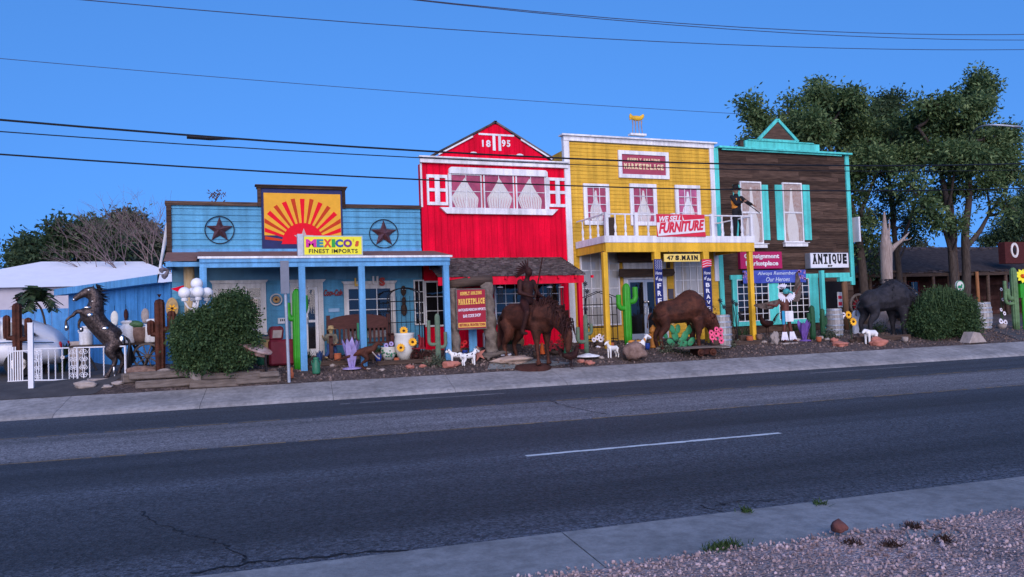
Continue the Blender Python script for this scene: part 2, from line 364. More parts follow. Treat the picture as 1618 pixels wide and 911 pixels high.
# ================================================================== SETTING
def nodes(m): return m.node_tree.nodes, m.node_tree.links
def roadmat():
    m = bpy.data.materials.new('asphalt'); m.use_nodes = True; n, L = nodes(m); p = n['Principled BSDF']; p.inputs['Roughness'].default_value = .82
    tc = n.new('ShaderNodeTexCoord'); sx = n.new('ShaderNodeSeparateXYZ'); L.new(tc.outputs['Object'], sx.inputs[0])
    # lane-wise wear runs along the road: the worn centre lane is a lighter, coarser chip seal
    wob = n.new('ShaderNodeTexNoise'); wob.inputs['Scale'].default_value = .7; wob.inputs['Detail'].default_value = 5; L.new(tc.outputs['Object'], wob.inputs['Vector'])
    ad = n.new('ShaderNodeMath'); ad.operation = 'MULTIPLY_ADD'; ad.inputs[1].default_value = .35; L.new(wob.outputs[0], ad.inputs[0]); L.new(sx.outputs['Y'], ad.inputs[2])
    mr = n.new('ShaderNodeMapRange'); mr.inputs[1].default_value = 5.0; mr.inputs[2].default_value = 19.0; L.new(ad.outputs[0], mr.inputs[0])
    rp = n.new('ShaderNodeValToRGB'); e = rp.color_ramp.elements; f = lambda t: (t + .17 - 5) / 14
    stops = [(5.0, .060), (6.3, .070), (7.0, .031), (7.8, .028), (8.5, .042), (9.4, .058), (10.1, .050), (10.8, .028), (11.4, .029), (12.0, .044), (12.44, .042), (12.52, .12), (13.9, .15), (15.3, .125), (15.42, .050), (16.4, .038), (17.3, .048), (18.6, .052)]
    e[0].position = f(5.0); e[1].position = 1
    for t, g in stops:
        k = e.new(max(0, min(1, f(t)))); k.color = (g * .72, g * .80, g * 1.0, 1) if g < .1 else (g * .86, g * .82, g * .86, 1)
    e[0].color = (.06, .058, .06, 1); e[len(e) - 1].color = (.05, .05, .05, 1)
    L.new(mr.outputs[0], rp.inputs[0])
    mp = n.new('ShaderNodeMapping'); mp.inputs['Scale'].default_value = (.12, 1.6, 1); L.new(tc.outputs['Object'], mp.inputs[0])
    st = n.new('ShaderNodeTexNoise'); st.inputs['Scale'].default_value = 1; st.inputs['Detail'].default_value = 6; L.new(mp.outputs[0], st.inputs['Vector'])
    gr = n.new('ShaderNodeTexVoronoi'); gr.inputs['Scale'].default_value = 42; L.new(tc.outputs['Object'], gr.inputs['Vector'])
    gn = n.new('ShaderNodeTexNoise'); gn.inputs['Scale'].default_value = 14; gn.inputs['Detail'].default_value = 8; gn.inputs['Roughness'].default_value = .8; L.new(tc.outputs['Object'], gn.inputs['Vector'])
    def rng(src, a, b, lo, hi):
        q = n.new('ShaderNodeMapRange'); q.inputs[1].default_value = a; q.inputs[2].default_value = b; q.inputs[3].default_value = lo; q.inputs[4].default_value = hi; L.new(src, q.inputs[0]); return q.outputs[0]
    def mul(a, b):
        q = n.new('ShaderNodeVectorMath'); q.operation = 'SCALE'; L.new(a, q.inputs[0]); L.new(b, q.inputs['Scale']); return q.outputs[0]
    sc_ = n.new('ShaderNodeSeparateColor'); L.new(gr.outputs['Color'], sc_.inputs[0])
    c = mul(rp.outputs[0], rng(st.outputs[0], .32, .68, .68, 1.35)); c = mul(c, rng(sc_.outputs[0], 0, 1, .35, 2.0)); c = mul(c, rng(gn.outputs[0], .32, .68, .5, 1.5))
    L.new(c, p.inputs['Base Color'])
    bp = n.new('ShaderNodeBump'); bp.inputs['Strength'].default_value = .7; bp.inputs['Distance'].default_value = .012; L.new(gr.outputs['Distance'], bp.inputs['Height']); L.new(bp.outputs[0], p.inputs['Normal'])
    return m
def grainmat(name, cols, scale, bump=.8, rough=.95, dist=.03, patch=.35):
    """loose ground: cells of stones in several colours with broad patches"""
    m = bpy.data.materials.new(name); m.use_nodes = True; n, L = nodes(m); p = n['Principled BSDF']; p.inputs['Roughness'].default_value = rough
    tc = n.new('ShaderNodeTexCoord'); v = n.new('ShaderNodeTexVoronoi'); v.inputs['Scale'].default_value = scale; L.new(tc.outputs['Object'], v.inputs['Vector'])
    s_ = n.new('ShaderNodeSeparateColor'); L.new(v.outputs['Color'], s_.inputs[0]); rp = n.new('ShaderNodeValToRGB'); e = rp.color_ramp.elements
    for i, c in enumerate(cols):
        if i < 2: e[i].position = i / (len(cols) - 1); e[i].color = (*c, 1)
        else: k = e.new(i / (len(cols) - 1)); k.color = (*c, 1)
    L.new(s_.outputs[0], rp.inputs[0]); nz = n.new('ShaderNodeTexNoise'); nz.inputs['Scale'].default_value = .9; nz.inputs['Detail'].default_value = 7; L.new(tc.outputs['Object'], nz.inputs['Vector'])
    q = n.new('ShaderNodeMapRange'); q.inputs[1].default_value = .3; q.inputs[2].default_value = .7; q.inputs[3].default_value = 1 - patch; q.inputs[4].default_value = 1 + patch; L.new(nz.outputs[0], q.inputs[0])
    k = n.new('ShaderNodeVectorMath'); k.operation = 'SCALE'; L.new(rp.outputs[0], k.inputs[0]); L.new(q.outputs[0], k.inputs['Scale']); L.new(k.outputs[0], p.inputs['Base Color'])
    bp = n.new('ShaderNodeBump'); bp.inputs['Strength'].default_value = bump; bp.inputs['Distance'].default_value = dist; bp.invert = True; L.new(v.outputs['Distance'], bp.inputs['Height']); L.new(bp.outputs[0], p.inputs['Normal']); return m
mRoad = roadmat()
mWalk = mat('concrete', (.22, .21, .21), .9, .2, 1.2, bump=.3, bscale=60, col2=(.36, .34, .335))
mWalkN = mat('near_concrete', (.17, .18, .19), .9, .2, .8, bump=.35, bscale=70, col2=(.25, .26, .27))
mMulch = grainmat('mulch', [(.03, .02, .018), (.06, .04, .035), (.10, .07, .06), (.045, .03, .028), (.15, .11, .10)], 16)
mGravelN = grainmat('pink_gravel', [(.16, .11, .105), (.30, .21, .20), (.40, .31, .30), (.20, .135, .13), (.46, .38, .37)], 48)
mLot = mat('lot_asphalt', (.045, .043, .046), .9, .3, 2, bump=.4, bscale=60, col2=(.085, .08, .082))
mGreyGravel = grainmat('grey_gravel', [(.11, .12, .11), (.2, .21, .20), (.15, .16, .16), (.26, .27, .26)], 30)

def struct(o): o['kind'] = 'structure'; return o
# far ground sheet
b = MB(); b.quad((-900, -300, -.06), (1200, -300, -.06), (1200, 1800, -.06), (-900, 1800, -.06)); struct(b.build('ground', mMulch))
def stsheet(name, s0, s1, t0, t1, z, m, ns=1, nt_=1, cut=0):
    b = MB(False)
    g = [[b.b.verts.new((s0 + (s1 - s0) * i / ns, t0 + (t1 - t0) * j / nt_, z if not callable(z) else z(s0 + (s1 - s0) * i / ns, t0 + (t1 - t0) * j / nt_))) for i in range(ns + 1)] for j in range(nt_ + 1)]
    for j in range(nt_):
        for i in range(ns): b.b.faces.new((g[j][i], g[j][i + 1], g[j + 1][i + 1], g[j + 1][i]))
    o = b.build(name, m); o.rotation_euler = (0, 0, RA); return o
struct(stsheet('road', -120, 160, T_NEAR - .2, T_FAR + .05, 0, mRoad))
mLine = mat('worn_white_line', (.46, .50, .52), .8, .3, 6, col2=(.62, .66, .68)); mLineFaint = mat('faded_white_line', (.16, .155, .16), .9, .4, 3, col2=(.30, .29, .29)); mLineY = mat('faded_yellow_line', (.11, .085, .055), .9, .4, 3, col2=(.30, .20, .10))
def wornline(name, s0, s1, t, wd, m, rag=.012, keep=1.0, z=.004):
    """a painted stripe with ragged edges and worn-away stretches"""
    b = MB(False); rnd = random.Random(int(s0 * 10 + t * 100)); s = s0
    while s < s1:
        e = min(s1, s + rnd.uniform(.06, .3))
        if rnd.random() < keep:
            a = t - wd / 2 + rnd.uniform(-rag, rag); c = t + wd / 2 + rnd.uniform(-rag, rag)
            b.quad((s, a, z), (e, a + rnd.uniform(-rag, rag) * .5, z), (e, c, z), (s, c + rnd.uniform(-rag, rag) * .5, z))
        s = e
    o = b.build(name, m); o.rotation_euler = (0, 0, RA); return struct(o)
for k, s in enumerate((-8.6, 2.85, 15.0, 27.2)): wornline('lane_line', s, s + 3.95, 9.65, .10, mLine, keep=.97)
for s in (.8, 13.4, 25.6): wornline('lane_line', s, s + 3.9, 17.55, .09, mLineFaint, keep=.93)
for t in (12.47, 15.42): wornline('centre_line', -14, 60, t, .07, mLineY, rag=.02, keep=.72)
# cracks and tar patches in the asphalt
mCrack = mat('tar_crack', (.010, .010, .012), .7, .2, 8)
def crack(pts, wdt=.011, name='road_crack'):
    b = MB(); rnd = random.Random(len(pts)); P = [pts[0]]
    for a, c in zip(pts[:-1], pts[1:]):
        for i in range(1, 9): P.append((a[0] + (c[0] - a[0]) * i / 8 + rnd.uniform(-.04, .04), a[1] + (c[1] - a[1]) * i / 8 + rnd.uniform(-.04, .04)))
    for p, q in zip(P[:-1], P[1:]):
        d = Vector((q[0] - p[0], q[1] - p[1], 0)); nn = Vector((-d.y, d.x, 0)).normalized() * wdt * rnd.uniform(.3, .8)
        b.quad((p[0] - nn.x, p[1] - nn.y, .0045), (q[0] - nn.x, q[1] - nn.y, .0045), (q[0] + nn.x, q[1] + nn.y, .0045), (p[0] + nn.x, p[1] + nn.y, .0045))
    struct(b.build(name, mCrack))
def gp(px, py, z=0): p = onZ(px, py, z); return (p.x, p.y)
crack([gp(222, 808), gp(245, 826), gp(300, 845), gp(350, 858), gp(385, 878), gp(396, 892)])
crack([gp(300, 905), gp(396, 890), gp(520, 878), gp(640, 868)], .03)
crack([gp(1130, 800), gp(1160, 792), gp(1240, 790)], .01)
crack([gp(868, 632), gp(895, 642), gp(960, 655)], .02); crack([gp(1180, 822-2), gp(1108, 838-38)], .015)
# far kerb and footway, a real step above the road, rising to the yard
b = MB(False)
for i in range(-30, 46):
    s0, s1 = i * 3.0 + .7, i * 3.0 + 3.69
    pr = [(T_FAR, .0), (T_FAR + .07, .05), (T_FAR + .20, .10), (T_FAR + .40, .135), (T_BACK + .02, .345), (T_BACK + .02, .0)]
    A = [b.b.verts.new((s0, t, z)) for t, z in pr]; B = [b.b.verts.new((s1, t, z)) for t, z in pr]
    for k in range(len(pr)): b.b.faces.new((A[k], A[(k + 1) % len(pr)], B[(k + 1) % len(pr)], B[k]))
    b.b.faces.new(A[::-1]); b.b.faces.new(B)
o = b.build('far_pavement', mWalk); o.rotation_euler = (0, 0, RA); struct(o)
b = MB(False); b.quad((-90, T_FAR + .42, .115), (136, T_FAR + .42, .115), (136, T_BACK, .325), (-90, T_BACK, .325)); o = b.build('pavement_joint_bed', mDarkWood); o.rotation_euler = (0, 0, RA); struct(o)
# near footway
b = MB(False)
for i in range(-20, 30):
    s0, s1 = i * 4.6 + 2.0, i * 4.6 + 6.588
    b.box(s0, s1, 4.6, T_NEAR, 0, .12)
o = b.build('near_pavement', mWalkN); o.rotation_euler = (0, 0, RA); struct(o)
b = MB(False); b.quad((-90, 4.6, .112), (136, 4.6, .112), (136, T_NEAR - .01, .112), (-90, T_NEAR - .01, .112)); o = b.build('near_joint_bed', mCrack); o.rotation_euler = (0, 0, RA); struct(o)
# near gravel bed, gently uneven
o = stsheet('near_gravel_bed', -30, 40, -6, 4.86, lambda s, t: .128 + .02 * noise.noise(Vector((s, t * 1.3, 0))) + (.02 * noise.noise(Vector((s * 3, t * 3, 5)))) * sm(4.86, 4.4, t) + .012 * 0, mGravelN, 280, 60); struct(o)
# loose stones on it
def ico():
    bm = bmesh.new(); bmesh.ops.create_icosphere(bm, subdivisions=1, radius=1); v = [q.co.copy() for q in bm.verts]; f = [[q.index for q in g.verts] for g in bm.faces]; bm.free(); return v, f
IV, IF = ico()
def pebbles(name, n, place, size, m, kind='stuff', label=None, cat=None, flat=.6, seed=1):
    rnd = random.Random(seed); V = []; Fc = []
    for i in range(n):
        x, y, z = place(rnd); r = size[0] + (size[1] - size[0]) * rnd.random() ** 2.2
        e = Euler((rnd.uniform(0, 6), rnd.uniform(0, 6), rnd.uniform(0, 6))).to_matrix(); a = Vector((r * rnd.uniform(.8, 1.4), r * rnd.uniform(.7, 1.1), r * flat * rnd.uniform(.7, 1.2))); k = len(V)
        for v in IV:
            q = e @ Vector((v.x * a.x * rnd.uniform(.8, 1.1), v.y * a.y, v.z * a.z)); V.append((x + q.x, y + q.y, z + q.z))
        Fc += [[k + j for j in f] for f in IF]
    me = bpy.data.meshes.new(name); me.from_pydata(V, [], Fc); o = link(name, me, m); o['kind'] = kind
    if label: tag(o, label, cat)
    return o
mPeb = mat('pebble', (.20, .14, .145), .9, .2, 3, island=.45, col2=(.42, .33, .34))
def pl(rnd):
    s, t = rnd.uniform(-1, 14), 4.92 - (rnd.random() ** 1.15) * 2.9 + rnd.uniform(-.05, .05); p = ST(s, t); return p.x, p.y, .134
pebbles('gravel', 26000, pl, (.006, .019), mPeb, label='pinkish decorative gravel in the near corner of the road', cat='gravel')
# yard
def yz(s, t): p = ST(s, t); return ground(p.x, p.y) - .002 + .025 * noise.noise(Vector((s * 1.1, t * 1.1, 3)))
struct(stsheet('yard', -45, 70, T_BACK, 44, yz, mMulch, 230, 60))
def patch(name, pts, m, dz=.012, n=26):
    """an area of the yard with its own surface, following the ground"""
    xs = [p[0] for p in pts]; ys = [p[1] for p in pts]; bm = bmesh.new(); f = bm.faces.new([bm.verts.new((x, y, 0)) for x, y in pts])
    for ax, lo, hi in ((0, min(xs), max(xs)), (1, min(ys), max(ys))):
        for i in range(1, n):
            co = [0, 0, 0]; co[ax] = lo + (hi - lo) * i / n; no = [0, 0, 0]; no[ax] = 1
            bmesh.ops.bisect_plane(bm, geom=list(bm.verts) + list(bm.edges) + list(bm.faces), plane_co=co, plane_no=no)
    for v in bm.verts: v.co.z = ground(v.co.x, v.co.y) + dz + .025 * noise.noise(Vector(((v.co.x * CS + v.co.y * SN) * 1.1, tof(v.co.x, v.co.y) * 1.1, 3)))
    me = bpy.data.meshes.new(name); bm.to_mesh(me); bm.free(); return struct(link(name, me, m))
def yb(x): return (T_BACK + x * SN) / CS + .01
patch('parking_lot', [(-30, yb(-30)), (-3.15, yb(-3.15)), (-3.0, 20.4), (-2.3, 22), (-2.3, 34), (-30, 34)], mLot)
patch('side_driveway', [(25.5, yb(25.5)), (60, yb(60)), (60, 24.5), (29, 24.5)], mLot)
q = [G(775, 572), G(850, 568), G(905, 574), G(840, 582), G(770, 584)]; patch('grey_gravel_patch', [(p.x, p.y) for p in q], mGreyGravel, n=8)
mPebY = mat('yard_pebble', (.07, .05, .045), .95, .3, 3, island=.5, col2=(.22, .16, .14))
def ply(rnd):
    s = rnd.uniform(-2, 30); p = ST(s, rnd.uniform(T_BACK + .05, 23.6)); return p.x, p.y, ground(p.x, p.y) + .01
pebbles('yard_gravel', 9000, ply, (.012, .05), mPebY, label='dark chips and small stones scattered over the yard', cat='gravel', seed=3)
for i, (px, py, sz) in enumerate([(1326, 838, .062)]):
    p = onZ(px, py, .16); b = MB(False); b.rock((0, 0, .03), (sz, sz * .9, sz * .8), 5); o = b.build('rock', mat('red_brown_rock', (.13, .05, .045), .9, .3, 9, bump=.6), smooth=True); o.location = p; tag(o, 'reddish fist-sized rock lying on the near gravel edge', 'rock')
mWeed = mat('weed', (.03, .06, .015), .8, .3, 9, island=.4)
def tuft(px, py, wd, label, n=60, h=.05, seed=0):
    p = onZ(px, py, .135); rnd = random.Random(seed + int(px)); b = MB(False)
    for i in range(n):
        x, y = rnd.gauss(0, wd / 2.4), rnd.gauss(0, .035); a = rnd.uniform(0, 6.28); hh = h * rnd.uniform(.4, 1); dx, dy = math.cos(a) * .006, math.sin(a) * .006; lx, ly = rnd.gauss(0, .03), rnd.gauss(0, .03)
        b.quad((x - dx, y - dy, -.01), (x + dx, y + dy, -.01), (x + dx * .3 + lx, y + dy * .3 + ly, hh), (x - dx * .3 + lx, y - dy * .3 + ly, hh))
    o = b.build('weed_tuft', mWeed); o.location = p; tag(o, label, 'weed', 'weeds at the near kerb'); return o
tuft(1145, 863, .22, 'widest green weed tuft at the gravel edge of the near pavement', 140)
tuft(1178, 806, .07, 'small weed in the kerb crack, left of two', 60, .03); tuft(1294, 794, .07, 'small weed in the kerb crack, right of two', 50, .03)
mDead = mat('dead_weed', (.04, .02, .015), .9, .3, 9)
for i, (px, py) in enumerate([(1345, 858), (1409, 860), (1445, 832), (1490, 852)]):
    o = tuft(px, py, .09, ['dark dead weed on the near gravel, leftmost and closest to the red rock', 'dark dead weed on the near gravel, second from left', 'dark dead weed on the near gravel, the highest one', 'dark dead weed on the near gravel, rightmost'][i], 70, .035, i); o.data.materials.clear(); o.data.materials.append(mDead)

bp_ = [G(203, 605), G(300, 603), G(378, 602), G(438, 596)]; b = MB(); b.hprism([(p.x, p.y + .08) for p in bp_] + [(bp_[3].x + .2, 20.75), (bp_[0].x - .1, 20.9)], .3, ground(bp_[1].x, bp_[1].y) + .22); struct(b.build('planting_bed', mMulch, bevel=.04))
# ================================================================== BLUE SHOP
Z0 = .86
XB0, XB1 = -1.47, 5.70
blue = thing('blue_shop', 'long low light-blue board shop with a false front and a painted sunburst', 'shop', (2, 24, Z0))
XG = [R(413, 297, 541, 395)[0], R(413, 297, 541, 395)[1]]; zt = onY(467, 327, YF).z; zs = onY(467, 397, YF).z; zg = onY(477, 299, YF).z
siding(XB0, XB1, zs, zt, YF, .175, lap=.034).build('false_front', mBlue, blue)
b = MB(); b.box(XB0 + .02, XB1, YF + .031, YF + .15, Z0 - .3, zt); b.box(XB0 + .02, XB1 - .02, YF + .15, 31, Z0 - .3, 4.3); b.build('wall', mBlue, blue)
siding(XB0 + .02, XB1, Z0 - .1, 3.15, YF, .19, lap=.02).build('wall_boards', mBlue, blue)
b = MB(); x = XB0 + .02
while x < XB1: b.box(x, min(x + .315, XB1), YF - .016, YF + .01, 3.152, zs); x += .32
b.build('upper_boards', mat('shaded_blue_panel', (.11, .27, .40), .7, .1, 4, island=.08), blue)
# weathered caps round the false front
mur = MB(); mur.box(XG[0], XG[1], YF - .05, YF + .12, zs, zg); mo = mur.build('mural_panel', mat('navy_board', (.012, .02, .10), .6, .2, 5), blue)
b = MB(); c = .11
b.box(XB0 - .09, XB0 + .04, YF - .07, YF + .16, zs - .02, zt); b.box(XB0 - .12, XG[0] - .1, YF - .08, YF + .18, zt, zt + c); b.box(XG[1] + .1, XB1 + .02, YF - .08, YF + .18, zt, zt + c)
b.box(XG[0] - .095, XG[0] - .003, YF - .09, YF + .18, zt - .003, zg); b.box(XG[1] + .003, XG[1] + .095, YF - .09, YF + .18, zt - .02, zg); b.box(XG[0] - .12, XG[1] + .12, YF - .1, YF + .2, zg + .002, zg + .07); b.box(XG[0] - .16, XG[1] + .16, YF - .13, YF + .22, zg + .074, zg + .10)
b.build('cap_boards', mOldWood, blue)
# the sunburst: yellow field, alternating rays, half sun, copper star
yx0, yx1, yz0, yz1 = R(417, 306, 538, 372); sunc = (onY(479, 384, YF).x, onY(479, 384, YF).z)
MB().box(yx0, yx1, YF - .056, YF - .051, yz0, yz1).build('yellow_field', mat('mural_yellow', (.80, .40, .03), .7, .06, 5), mo)
def clipray(a0, a1, r0, r1):
    """wedge between two angles, clipped to the field"""
    P = []
    for a, r in ((a0, r0), (a0, r1), (a1, r1), (a1, r0)): P.append([sunc[0] + r * math.cos(a), sunc[1] + r * math.sin(a)])
    out = P
    for ax, lim, sg in ((0, yx0 + .01, 1), (0, yx1 - .01, -1), (1, yz1 - .02, -1)):
        res = []
        for i in range(len(out)):
            p, q = out[i], out[(i + 1) % len(out)]; ip, iq = (p[ax] - lim) * sg >= 0, (q[ax] - lim) * sg >= 0
            if ip: res.append(p)
            if ip != iq: t = (lim - p[ax]) / (q[ax] - p[ax]); res.append([p[0] + (q[0] - p[0]) * t, p[1] + (q[1] - p[1]) * t])
        out = res
    return out
mSunR = mat('mural_red', (.78, .003, .02), .8, .06, 5); mSunO = mat('mural_orange', (.55, .045, .01), .8, .06, 5)
r_, o_ = MB(), MB(); rr = .60; RL = 1.22
for i in range(15):
    a = math.radians(8 + (164) * i / 14); wd = .052 if i % 2 else .082
    out = clipray(a - wd * .55, a + wd * .55, rr * .9, RL + (.12 if i % 2 == 0 else .0))
    out2 = clipray(a - wd, a + wd, .5, RL + (.10 if i % 2 else 0.0))
    if len(out) > 2: (o_ if i % 2 == 0 else r_).prism([(p[0], p[1]) for p in (out if i % 2 == 0 else out2)], YF - .061, YF - .057)
cpts = [(sunc[0] + rr * math.cos(PI * k / 24), sunc[1] + rr * math.sin(PI * k / 24)) for k in range(25)]
r_.prism([(sunc[0] + rr * 1.05, sunc[1] - .03)] + cpts + [(sunc[0] - rr * 1.05, sunc[1] - .03)], YF - .066, YF - .058)
r_.build('red_rays', mSunR, mo); o_.build('orange_rays', mSunO, mo)
st_ = []
for k in range(10):
    a = PI / 2 + k * PI / 5; q = .30 if k % 2 == 0 else .12; st_.append((sunc[0] + .02 + q * math.cos(a), sunc[1] + .14 + q * math.sin(a)))
MB().prism(st_, YF - .074, YF - .067).build('mural_star', mat('pale_mural_star', (.52, .34, .32), .5, .1, 5), mo)
# porch: roof, fascia, posts
YP = 20.7
pX0, pX1 = onY(316, 450, YP).x, onY(711, 450, YP + .0).x; pz1, pz0 = onY(505, 406.5, YP).z, onY(505, 421, YP).z
wz = onY(467, 402, YF).z
b = MB(); b.quad((pX0 - .1, YP - .12, pz1 + .03), (pX1 + .1, YP - .12, pz1 + .03), (pX1 + .1, YF - .02, wz + .10), (pX0 - .1, YF - .02, wz + .10)); b.quad((pX0 - .1, YP - .12, pz1 + .01), (pX1 + .1, YP - .12, pz1 + .01), (pX1 + .1, YF - .02, wz + .06), (pX0 - .1, YF - .02, wz + .06))
b.quad((XB0 - .1, YP + .9, pz1 + .0), (pX0 - .103, YP + .9, pz1 + .0), (pX0 - .103, YF - .02, wz + .09), (XB0 - .1, YF - .02, wz + .09)); b.build('porch_roof', mat('brown_roofing', (.20, .105, .085), .9, .2, 5), blue)
b = MB(); b.box(pX0, pX1, YP - .1, YP - .06, pz0 + .13, pz1); b.box(pX0, pX1, YP - .055, YP + .09, pz0, pz0 + .2); b.box(XB0 - .05, pX0 - .01, YP + .85, YP + .92, pz0 + .1, pz1 - .03); b.box(XB0 - .05, XB0 + .06, YP + .93, YF - .03, pz0 + .1, pz1 - .01); b.box(pX1 - .06, pX1 + .005, YP + .092, YF - .03, pz0 + .02, pz1); b.box(XB0, XB1, YF - .06, YF - .022, wz - .0, wz + .17); b.build('porch_fascia', mBlueTrim, blue)
MB().box(pX0 - .04, pX1 + .06, YP - .135, YP - .101, pz1 - .02, pz1 + .035).build('gutter_edge', mWhite, blue)
def gz(x, y): return ground(x, y)
for px in (322, 478, 572.5, 706):
    x = onY(px, 480, YP).x; MB().box(x - .085, x + .085, YP - .05, YP + .09, gz(x, YP) - .05, pz0 - .002).build('porch_post', mBlueTrim, blue)
b = MB(); b.box(XB0 + .02, 0, YF - .05, YF - .02, 3.0, 3.06)
b = MB(); b.prism([(onY(x_, y_, YF - .5).x, onY(x_, y_, YF - .5).z) for x_, y_ in ((270, 456), (296, 449), (296, 462), (282, 461))], YF - .53, YF - .5); b.build('red_corner_bracket', mRed, blue)
# windows and door
def hang(x0, x1, z0, z1, Y, par):
    MB().box(x0 + .55 * (x1 - x0), x0 + .93 * (x1 - x0), Y - .004, Y, z0 + .12 * (z1 - z0), z1 - .25 * (z1 - z0)).build('inner_blind', mBeige, par)
wr = R(345, 456, 412, 518); window(blue, wr, YF - .02, 3, 4, .15, head=.07, sill=.05, fm=mCream, curtain=hang)
wr = R(551, 456, 617, 522); window(blue, wr, YF - .02, 3, 4, .14, head=.07, sill=.05, fm=mCream)
dr = R(459, 447, 511, 563)
d = MB(); X0, X1, Za, Zb = dr; Za = Z0 + .03
d.box(X0, X0 + .12, YF - .1, YF - .02, Za, Zb - .12); d.box(X1 - .14, X1, YF - .1, YF - .02, Za, Zb - .12); d.box(X0, X1, YF - .1, YF - .02, Zb - .12, Zb + .02); d.prism([(X0 - .02, Zb + .022), (X1 + .02, Zb + .022), (X1 + .09, Zb + .1), (X0 - .09, Zb + .1)], YF - .14, YF - .02)
do = d.build('door_frame', mCream, blue)
MB().box(X0 + .12, X1 - .14, YF - .03, YF - .022, Za, Zb - .12).build('backing', mDark, do)
d = MB(); xm = X0 + .55
xm = X0 + .42
for a, c_ in ((xm, X1 - .15),): d.box(a, a + .07, YF - .07, YF - .035, Za, Zb - .125); d.box(c_ - .09, c_, YF - .07, YF - .035, Za, Zb - .125); d.box(a + .09, c_ - .09, YF - .07, YF - .035, Za, Za + .22); d.box(a + .09, c_ - .09, YF - .07, YF - .035, Za + 1.0, Za + 1.07); d.box(a + .09, c_ - .09, YF - .07, YF - .035, Zb - .2, Zb - .125)
dd = d.build('door', mWhite, blue); MB().quad((X0 + .12, YF - .05, Za), (X1 - .14, YF - .05, Za), (X1 - .14, YF - .05, Zb - .12), (X0 + .12, YF - .05, Zb - .12)).build('pane', mGlass, do)
MB().tube([(xm + .05, YF - .11, Za + .95), (xm + .05, YF - .11, Za + 1.15)], .012).build('handle', mGalv, dd)
# sidewall downlights of the shop
b = MB(); p0 = onY(268, 428, YF - .1); b.cap((p0.x + .1, p0.y, p0.z + .05), (p0.x - .05, p0.y, p0.z + .07), .02); 
for a, q in ((-.1, .07), (-.04, -.10)): b.tube([(p0.x - .02, p0.y - .02, p0.z + .03), (p0.x + a - .05, p0.y - .08, p0.z + q - .02), (p0.x + a - .11, p0.y - .13, p0.z + q - .07)], [.03, .06, .075], 12)
tag(b.build('floodlight', mat('grey_lamp', (.22, .20, .24), .5)), 'grey twin floodlight high on the left corner of the blue shop', 'floodlight')

# ================================================================== RED BUILDING
XR0, XR1 = 5.75, 10.84
red = thing('red_building', 'bright red two-storey building with a gable and a wide white window', 'shop', (8, 25, Z0))
zr = onY(783, 257, YF).z
b = MB(); x = XR0; rnd = random.Random(4)
while x < XR1 - .01:
    x2 = min(x + .21, XR1); b.box(x + .004, x2 - .004, YF - .0 - rnd.uniform(0, .008), YF + .05, Z0 - .3, zr); x = x2
b.build('wall', mRed, red); b = MB(); b.box(XR0 + .02, XR1 - .02, YF + .05, YF + .35, Z0 - .3, zr - .1); b.box(XR0 + .02, XR1 - .02, YF + .35, 31, Z0 - .3, 4.4); b.build('side_wall', mRed, red)
# gable above the cornice
gl, gpk, gr_ = onY(684, 246, YF), onY(783, 194, YF), onY(874, 251, YF); zg0 = zr + .02
b = MB(); n_ = 24
for i in range(n_):
    xa = gl.x + (gr_.x - gl.x) * i / n_; xb = gl.x + (gr_.x - gl.x) * (i + 1) / n_
    hz = lambda x: zg0 + .04 + (gpk.z - zg0 - .04) * (1 - abs(x - gpk.x) / (gpk.x - gl.x if x < gpk.x else gr_.x - gpk.x))
    b.prism([(xa + .003, zg0), (xb - .003, zg0), (xb - .003, hz(xb)), (xa + .003, hz(xa))], YF - .004, YF + .06)
b.build('gable', mRed, red)
b = MB()
for A, B in ((gl, gpk), (gpk, gr_)):
    d = Vector((B.x - A.x, 0, B.z - A.z)); L_ = d.length; an = math.atan2(d.z, d.x); mx, mz = (A.x + B.x) / 2, (A.z + B.z) / 2
    b.box(mx - L_ / 2 - .06, mx + L_ / 2 + .04, YF - .05, YF + .35, mz + .0, mz + .055, Matrix.Rotation(-an, 3, 'Y'))
b.build('gable_roof', mShingle, red)
b = MB()
for A, B, f0, f1 in ((gl, gpk, .08, .62), (gpk, gr_, .42, .97)):
    d = Vector((B.x - A.x, 0, B.z - A.z)); L_ = d.length; an = math.atan2(d.z, d.x); ax, az = A.x + d.x * (f0 + f1) / 2, A.z + d.z * (f0 + f1) / 2 - .045; l2 = L_ * (f1 - f0) / 2
    b.box(ax - l2, ax + l2, YF - .07, YF - .052, az - .03, az + .02, Matrix.Rotation(-an, 3, 'Y'))
b.box(XR0 - .02, XR1 + .02, YF - .12, YF - .01, zr - .10, zr + .055); b.box(XR0 - .06, XR1 + .04, YF - .2, YF - .01, zr + .058, zr + .10)
tp = onY(784, 213, YF); b.box(tp.x - .62, tp.x + .62, YF - .03, YF - .006, tp.z - .03, tp.z + .03); zb_ = onY(784, 238, YF).z
b.box(tp.x - .14, tp.x - .045, YF - .03, YF - .006, zb_, tp.z - .032); b.box(tp.x + .06, tp.x + .15, YF - .03, YF - .006, zb_, tp.z - .032)
ax0, ax1 = onY(748, 243, YF), onY(821, 246, YF); b.tube([(ax0.x + (ax1.x - ax0.x) * i / 16, YF - .03, ax0.z + .045 * math.sin(PI * i / 16) * 0 + (ax1.z - ax0.z) * i / 16) for i in range(17)], .018, 6)
for q in (ax0, ax1): b.prism([(q.x + .13 * math.cos(PI * k / 8), q.z + .07 * math.sin(PI * k / 8)) for k in range(9)], YF - .035, YF - .008)
b.box(XR0 - .01, XR0 + .05, YF - .03, YF - .012, onY(668, 327, YF).z, zr - .102)
b.build('white_trim', mWhite, red)
